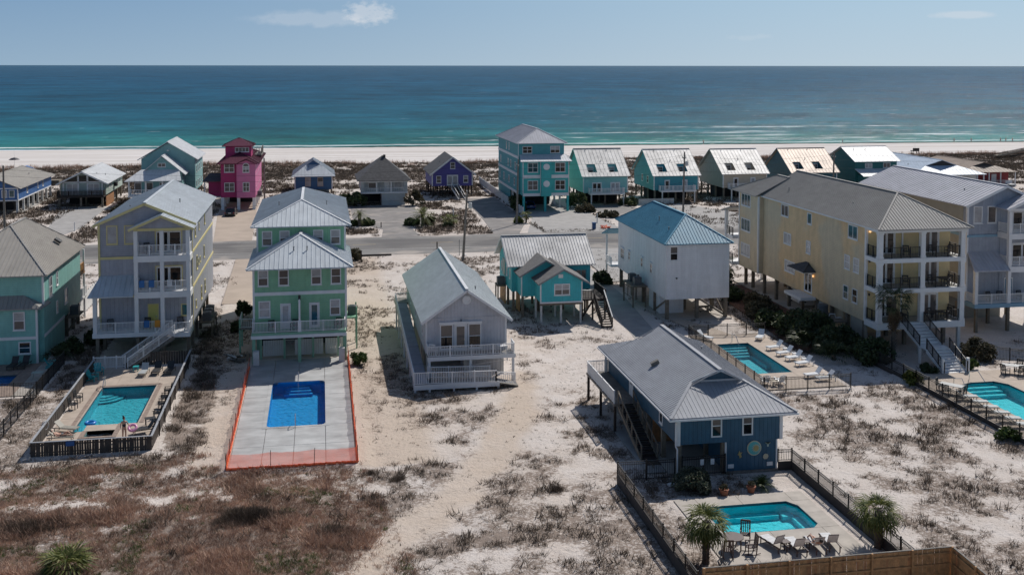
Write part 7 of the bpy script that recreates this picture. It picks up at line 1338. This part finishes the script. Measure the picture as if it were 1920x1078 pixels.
# fine crumbs of plants everywhere on bare sand nearby
x,y=scatter(-26,72,48,110,2.6); k=~inrect(x,y,PAVED,.1)&~inrect(x,y,FOOT,0)&(rg.uniform(0,1,len(x))<.10+1.0*sstep(.38,.62,fbm(x,y,3.2,19))*(1-.85*sstep(.45,.62,fbm(x,y,8,71))*(x<31))); x,y=x[k],y[k]
np_obj('beach_plants',blades(np.stack([x,y,gz(x,y)],-1),rg.uniform(.05,.19,len(x)),8,rg,(.3,.9),.13,.9,.8),3,M.leaf_dry,kind='stuff',label='tiny low beach plants dotting the sand',cat='plants')
# middle ground, and dunes beyond the road
x,y=keepd(*scatter(-52,150,108,178,10)); np_obj('roadside_scrub',blades(np.stack([x,y,gz(x,y)],-1),rg.uniform(.2,.5,len(x)),9,rg,(.3,.9),.07,.8,.7),3,M.scrub,kind='stuff',label='brown scrub between the houses and the road',cat='scrub')
x,y=keepd(*scatter(-85,240,178,312,3.0)); s=rg.uniform(.35,.85,len(x)); np_obj('dune_scrub',blades(np.stack([x,y,gz(x,y)],-1),s,8,rg,(.3,.9),.13,.8,.9),3,M.dry if False else M.scrub,kind='stuff',label='dark brown scrub over the far lots and dunes',cat='scrub')
x,y=scatter(-90,250,296,311,.9); k=fbm(x,y,9,5)>.42; x,y=x[k],y[k]; np_obj('sea_oats',blades(np.stack([x,y,gz(x,y)],-1),rg.uniform(.8,1.5,len(x)),6,rg,(.6,1),.03,.4,.4),3,M.dry,kind='stuff',label='thin sea oats along the edge of the beach',cat='grass')
# shrubs: many leaves in uneven clumps
def shrub(name,label,c,rad,n,m,leaf=.14,cat='shrub',clumps=16,flat=.75,stems=True,group=None,seed=None):
    g=np.random.default_rng(seed or abs(hash(label))%9999 if False else (int(c[0]*31+c[1]*17)&0xffff)); rx,ry,h=rad; zb=float(gz(np.float64(c[0]),np.float64(c[1])))
    r=thing(name,label,cat,(c[0],c[1],zb),group); d=g.normal(size=(clumps,3)); d/=np.linalg.norm(d,axis=1)[:,None]; d[:,2]=np.abs(d[:,2])*.9; rr_=g.uniform(.45,.85,clumps)[:,None]
    cc=d*rr_*np.array([rx,ry,h*flat])+np.array([0,0,h*.18]); cr=g.uniform(.26,.46,clumps)*min(rx,ry,h*1.1); k=g.integers(0,clumps,n); p=g.normal(size=(n,3)); p/=np.linalg.norm(p,axis=1)[:,None]; p*=(g.uniform(.35,1,n)**.5)[:,None]*cr[k][:,None]; p+=cc[k]; p[:,2]=np.abs(p[:,2])+.02
    p+=np.array([c[0],c[1],zb]); u=g.normal(size=(n,3)); u/=np.linalg.norm(u,axis=1)[:,None]; v=np.cross(u,g.normal(size=(n,3))); v/=np.linalg.norm(v,axis=1)[:,None]; s=(leaf*g.uniform(.6,1.3,n))[:,None]; u*=s; v*=s*.45
    q=np.stack([p-u,p+v,p+u,p-v],1).reshape(-1,3); np_obj('foliage',q,4,m,parent=r,org=(c[0],c[1],zb))
    if stems:
        b=MB()
        for i in range(0,clumps,2): t=cc[i]; b.tube((c[0],c[1],zb-.1),(c[0]+t[0],c[1]+t[1],zb+t[2]),.035,5,.012)
        b.build('stems',M.trunk,r)
    return r
shrub('oleander_bush','round green bush right of the green house on the sand',(3.4,99.9),(.95,.85,1.55),1500,M.leaf,.15)
shrub('round_bush','big grey green mound shrub in front of the navy house gate',(24.1,66.1),(1.6,1.25,1.75),5200,M.leaf_grey,.13,clumps=30)
for c,lb,rad in(((25.75,64.75),'small plant in the left terracotta pot',(.3,.3,.4)),((27.7,64.95),'small plant in the right terracotta pot',(.25,.25,.35))):
    o=shrub('potted_plant',lb,c,rad,160,M.leaf_dry,.1,'plant',6,stems=False); o.location.z+=.4
big=[((49.0,101.5),(3.2,3.2,3.3),'broad dark shrub beside the yellow house, behind the white loungers',6500),((50.2,96.6),(2.6,2.6,3.0),'broad dark shrub between the white loungers and the yellow house front',5200),((51.6,92.6),(2.0,2.2,2.4),'dark shrub at the front corner of the yellow house',3600),((47.6,106.8),(2.0,2.0,2.0),'medium dark shrub farther along the yellow house',2600),((48.6,111.5),(2.0,2.6,1.7),'low dark scrub bush in the mulch bed',2400),((50,116.5),(1.9,2.4,1.6),'low dull bush in the mulch bed by the white car',2200),((48.3,119.8),(1.6,1.6,1.9),'round bush at the far end of the mulch bed',1800),((49.9,127),(1.8,1.6,2.4),'round green bush at the back corner of the yellow house',2200)]
for c,rad,lb,n in big: shrub('dark_shrub',lb,c,rad,n,M.leaf_dk if c[1]<108 or c[1]>118 else M.leaf_dry,.2,clumps=26,group='dark shrubs along the yellow house')
shrub('flowering_bush','bushy oleander with pale tips right of the white stair',(62.2,91.8),(1.6,1.5,2.5),3600,M.leaf_dry,.16,clumps=24); shrub('round_bush','green bush at the foot of the white stair',(59.2,88.4),(.8,.7,1.2),1200,M.leaf,.16); shrub('round_bush','dull low bush left of the foot of the white stair',(54.6,88.0),(.9,.8,1.0),1200,M.leaf_dk,.14)
shrub('yellow_bush','yellow green bush with orange leaves at the black fence corner',(51.3,85.3),(.95,.9,1.35),1400,M.frond,.2); shrub('low_bush','small bush at the right edge by the black fence',(50.9,71.2),(.9,.9,1.0),1000,M.leaf,.15)
shrub('low_bush','dark bush between the left house and the picket fence',(-24.2,108.5),(1.4,1.4,1.9),2200,M.leaf_dk,.2); shrub('low_bush','dark bush behind the bush by the mint house',(-22.8,112.5),(1.2,1.4,1.5),1500,M.leaf_dk,.2)
shrub('tall_bush','dark upright bush left of the green house',(-8.6,121),(.9,1.0,2.3),1600,M.leaf_dk,.18); shrub('tall_bush','dark low bush in the side yard left of the green house',(-8.9,115),(.8,1.4,1.2),1000,M.leaf_dk,.18)
shrub('round_bush','round olive bush behind the green house by the road',(4.4,158.2 if False else 154.5),(1.3,1.3,2.3),1500,M.leaf_dry,.25,clumps=14); shrub('yucca_bush','spiky green bush between turquoise and white houses',(35.2,131.5),(1.6,1.5,1.9),1600,M.leaf_dk,.25)
for c,rad,lb,m_ in(((18.6,212.6),(2.3,1.8,3.6),'tall olive bush right of the shingle house garage',M.leaf_dry),((7.0,213.0),(2.2,2.0,3.6),'dark tall bush left of the shingle house garage',M.leaf_dk),((4.8,217),(1.8,1.6,2.6),'dark bush at the left end of the shingle house',M.leaf_dk),((37.0,200.5),(1.9,1.8,4.2),'dark tall bush at the left corner of the big teal house',M.leaf_dk),((49.6,203.5),(2.3,2.0,4.4),'dark tall bush between the teal house and the mint duplex',M.leaf_dk),((49.8,197.5),(2.0,1.8,1.8),'grey bush before the mint duplex',M.leaf_dry),((60.8,205.5),(2.0,1.5,2.2),'dark bush right of the mint duplex',M.leaf_dk),((7.8,187.3),(1.5,1.2,1.3),'low dark hedge bush right of the small roadside palm',M.leaf_dk),((5.0,187.3),(1.4,1.2,1.3),'low dark hedge bush left of the small roadside palm',M.leaf_dk),((15.9,186.4),(1.5,1.3,1.5),'dark hedge bush left of the big roadside palm',M.leaf_dk),((19.0,187.0),(1.5,1.3,1.5),'dark hedge bush right of the big roadside palm',M.leaf_dry),((34.6,185.4),(.8,.7,1.2),'yellow green bush at the foot of the tall pole',M.frond),((21.8,184.0),(.9,.7,.8),'small dark bush at the roadside before the purple cottage',M.leaf_dk),((-38,214),(1.8,1.3,1.5),'scrubby bush in front of the seafoam house',M.leaf_dry),((52.4,190),(2.4,1.8,1.3),'low scrub bush behind the blue bin',M.leaf_dry)):
    shrub('roadside_bush',lb,c,rad,900,m_,.33,clumps=14)
# palms
def fan_mesh(name,seed,m,L=1.0,n=15,pet=.65,droop=.35):
    g=np.random.default_rng(seed); T=[]; 
    T.append([(0,-.012,0),(0,.012,0),(pet,0,.02)])
    for i in range(n):
        a=(-1+2*i/(n-1))*1.55+g.uniform(-.05,.05); l=L*(1-.22*abs(a)/1.55)*g.uniform(.85,1.08); c,s=math.cos(a),math.sin(a); w=.042*L
        b=np.array([pet-.05,0,.02]); mid=b+np.array([c*l*.6,s*l*.6,-.03-.02*abs(a)]); tip=b+np.array([c*l,s*l,-droop*l*g.uniform(.5,1.3)]); sd=np.array([-s*w,c*w,0])
        T+= [[b,mid-sd,mid+sd],[mid-sd,tip,mid+sd]]
    V=np.array([[list(map(float,q)) for q in t] for t in T],dtype=np.float32).reshape(-1,3); me=bpy.data.meshes.new(name); k=len(V); me.vertices.add(k); me.vertices.foreach_set('co',V.ravel()); me.loops.add(k); me.loops.foreach_set('vertex_index',np.arange(k,dtype=np.int32)); me.polygons.add(k//3); me.polygons.foreach_set('loop_start',np.arange(0,k,3,dtype=np.int32)); me.update(calc_edges=True); me.materials.append(m); return me
M.frond_dk=leafmat('palm_leaf_painted_shade',[(.018,.03,.01),(.04,.06,.02),(.09,.10,.045)],.5,.2)  # darker copy of the fan palm leaf; house shade put into its colour
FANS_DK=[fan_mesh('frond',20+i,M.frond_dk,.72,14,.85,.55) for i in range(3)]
FANS=[fan_mesh('frond',i,M.frond,.92,13,.6,.45) for i in range(4)]; FDRY=[fan_mesh('dead_frond',9+i,M.frond_dry,.9,12,.5,.6) for i in range(2)]
def fan_palm(label,c,h,rad,n,dead=8,tr=.17,name='fan_palm',seed=1,skirt=0,lo=-35,dark=False):
    g=random.Random(seed); zb=float(gz(np.float64(c[0]),np.float64(c[1]))); r=thing(name,label,'palm tree',(c[0],c[1],zb)); hd=V3(c[0],c[1],zb+h)
    if h>.4:
        b=MB(); pr=[(tr*1.35,-.2),(tr*1.1,.15)]; k=int(h/.16)
        for i in range(k): z=.15+(h-.15)*i/k; pr+= [(tr*(1.0+.10*(i%2)),z)]
        b.lathe((c[0],c[1],zb),pr+[(tr*.9,h)],10); b.build('trunk',M.trunk,r)
        b=MB()
        for i in range(int(h*16)):
            z=g.uniform(.25,h); a=g.uniform(0,6.28); p=V3(c[0]+tr*.8*math.cos(a),c[1]+tr*.8*math.sin(a),zb+z); b.bar(p,p+V3(math.cos(a)*.16,math.sin(a)*.16,.22),.07,.02)
        b.build('leaf_bases',M.trunk,r)
    for i in range(n):
        t=i/n; e=80-(80-lo)*t**.85+g.uniform(-8,8); a=i*2.39996+g.uniform(-.3,.3); s=rad*(.45+.55*min(1,t/.38))*g.uniform(.85,1.1); o=share((FANS_DK[g.randrange(3)] if dark else FANS[g.randrange(4)]),'frond',r,hd-V3(0,0,.12*t),(R(g.uniform(-25,25)),-R(e),a)); o.scale=(s,s,s); o.rotation_mode='XYZ'
    for i in range(dead): o=share(FDRY[i%2],'dead_frond',r,hd-V3(0,0,.25+skirt*(i/max(1,dead))),(R(g.uniform(-30,30)),R(g.uniform(48,80)),g.uniform(0,6.28))); s=rad*g.uniform(.6,.85); o.scale=(s,s,s)
    return r
fan_palm('full green fan palm beside the round brown table',(21.3,56.2),2.45,1.25,40,8,.2,seed=3,lo=-55); fan_palm('fan palm at the right end of the board fence near the black fence',(31.8,56.1),2.35,1.22,36,8,.19,seed=5,lo=-55)
fan_palm('trunkless palmetto in the dry grass at bottom left',(-13.9,60.4),.35,1.35,26,2,.2,'palmetto',8,lo=5); fan_palm('tall palm with brown dead skirt before the yellow house',(53.7,92.6),5.9,1.45,36,30,.2,seed=9,skirt=1.7,lo=-25,dark=True)
fan_palm('small palm at the foot of the tall utility pole',(36.0,185.6),1.5,1.0,16,0,.15,seed=10); fan_palm('small palm among the roadside scrub before the purple cottage',(22.5,186.3),1.1,1.5,18,0,.2,seed=11); fan_palm('dark palmetto beside the rear porch of the yellow house',(51.0,130.5),2.4,1.7,22,2,.2,seed=12,dark=True); fan_palm('dark palmetto in the shade of the mint house',(-24.6,105.8),.5,1.1,18,0,.2,'palmetto',13,lo=0,dark=True); fan_palm('dark palmetto before the dark shrub of the yellow house',(48.2,93.8),.5,1.6,24,4,.2,'palmetto',14,lo=0,dark=True); fan_palm('dark palmetto near the white loungers',(47.6,98.0),.6,1.7,24,4,.2,'palmetto',15,lo=0,dark=True)
def feather_palm(label,c,h,L,n,seed,cat='palm tree',name='date_palm',tr=.3,lo=-30):
    g=np.random.default_rng(seed); zb=float(gz(np.float64(c[0]),np.float64(c[1]))); r=thing(name,label,cat,(c[0],c[1],zb)); T=[]
    if h>.3: b=MB(); b.lathe((c[0],c[1],zb),[(tr*1.2,-.2),(tr,.3),(tr*.9,h*.8),(tr*1.2,h)],10); b.build('trunk',M.trunk,r)
    for i in range(n):
        e=R(78-(78-lo)*(i/n)**.9+g.uniform(-6,6)); a=i*2.4+g.uniform(-.3,.3); d=np.array([math.cos(a)*math.cos(e),math.sin(a)*math.cos(e),math.sin(e)]); s=np.array([-math.sin(a),math.cos(a),0]); p=np.array([c[0],c[1],zb+h]); l=L*g.uniform(.85,1.1); m_=12
        for j in range(m_):
            q0=p+d*l*j/m_+np.array([0,0,-.42*l*(j/m_)**2]); q1=p+d*l*(j+1)/m_+np.array([0,0,-.42*l*((j+1)/m_)**2]); T.append([q0-s*.012,q0+s*.012,q1]); ll=L*.26*math.sin(math.pi*(.15+.8*j/m_))
            for sg in(-1,1): tip=q0+s*sg*ll+(q1-q0)*1.3+np.array([0,0,-.25*ll]); T.append([q0,q0+(q1-q0)*.55,tip])
    np_obj('crown',np.array(T).reshape(-1,3),3,M.leaf if h<.3 else M.frond,parent=r,org=(c[0],c[1],zb)); return r
feather_palm('big feathery palm at the right of the grey parking lot',(17.5,185.2),2.0,2.7,40,1); feather_palm('small dark feathery palm at the left of the grey parking lot',(6.6,186.4),2.1,1.9,24,2); feather_palm('dark cycad against the navy wall',(28.7,65.6),.25,1.15,46,3,'cycad','cycad',.2,5)
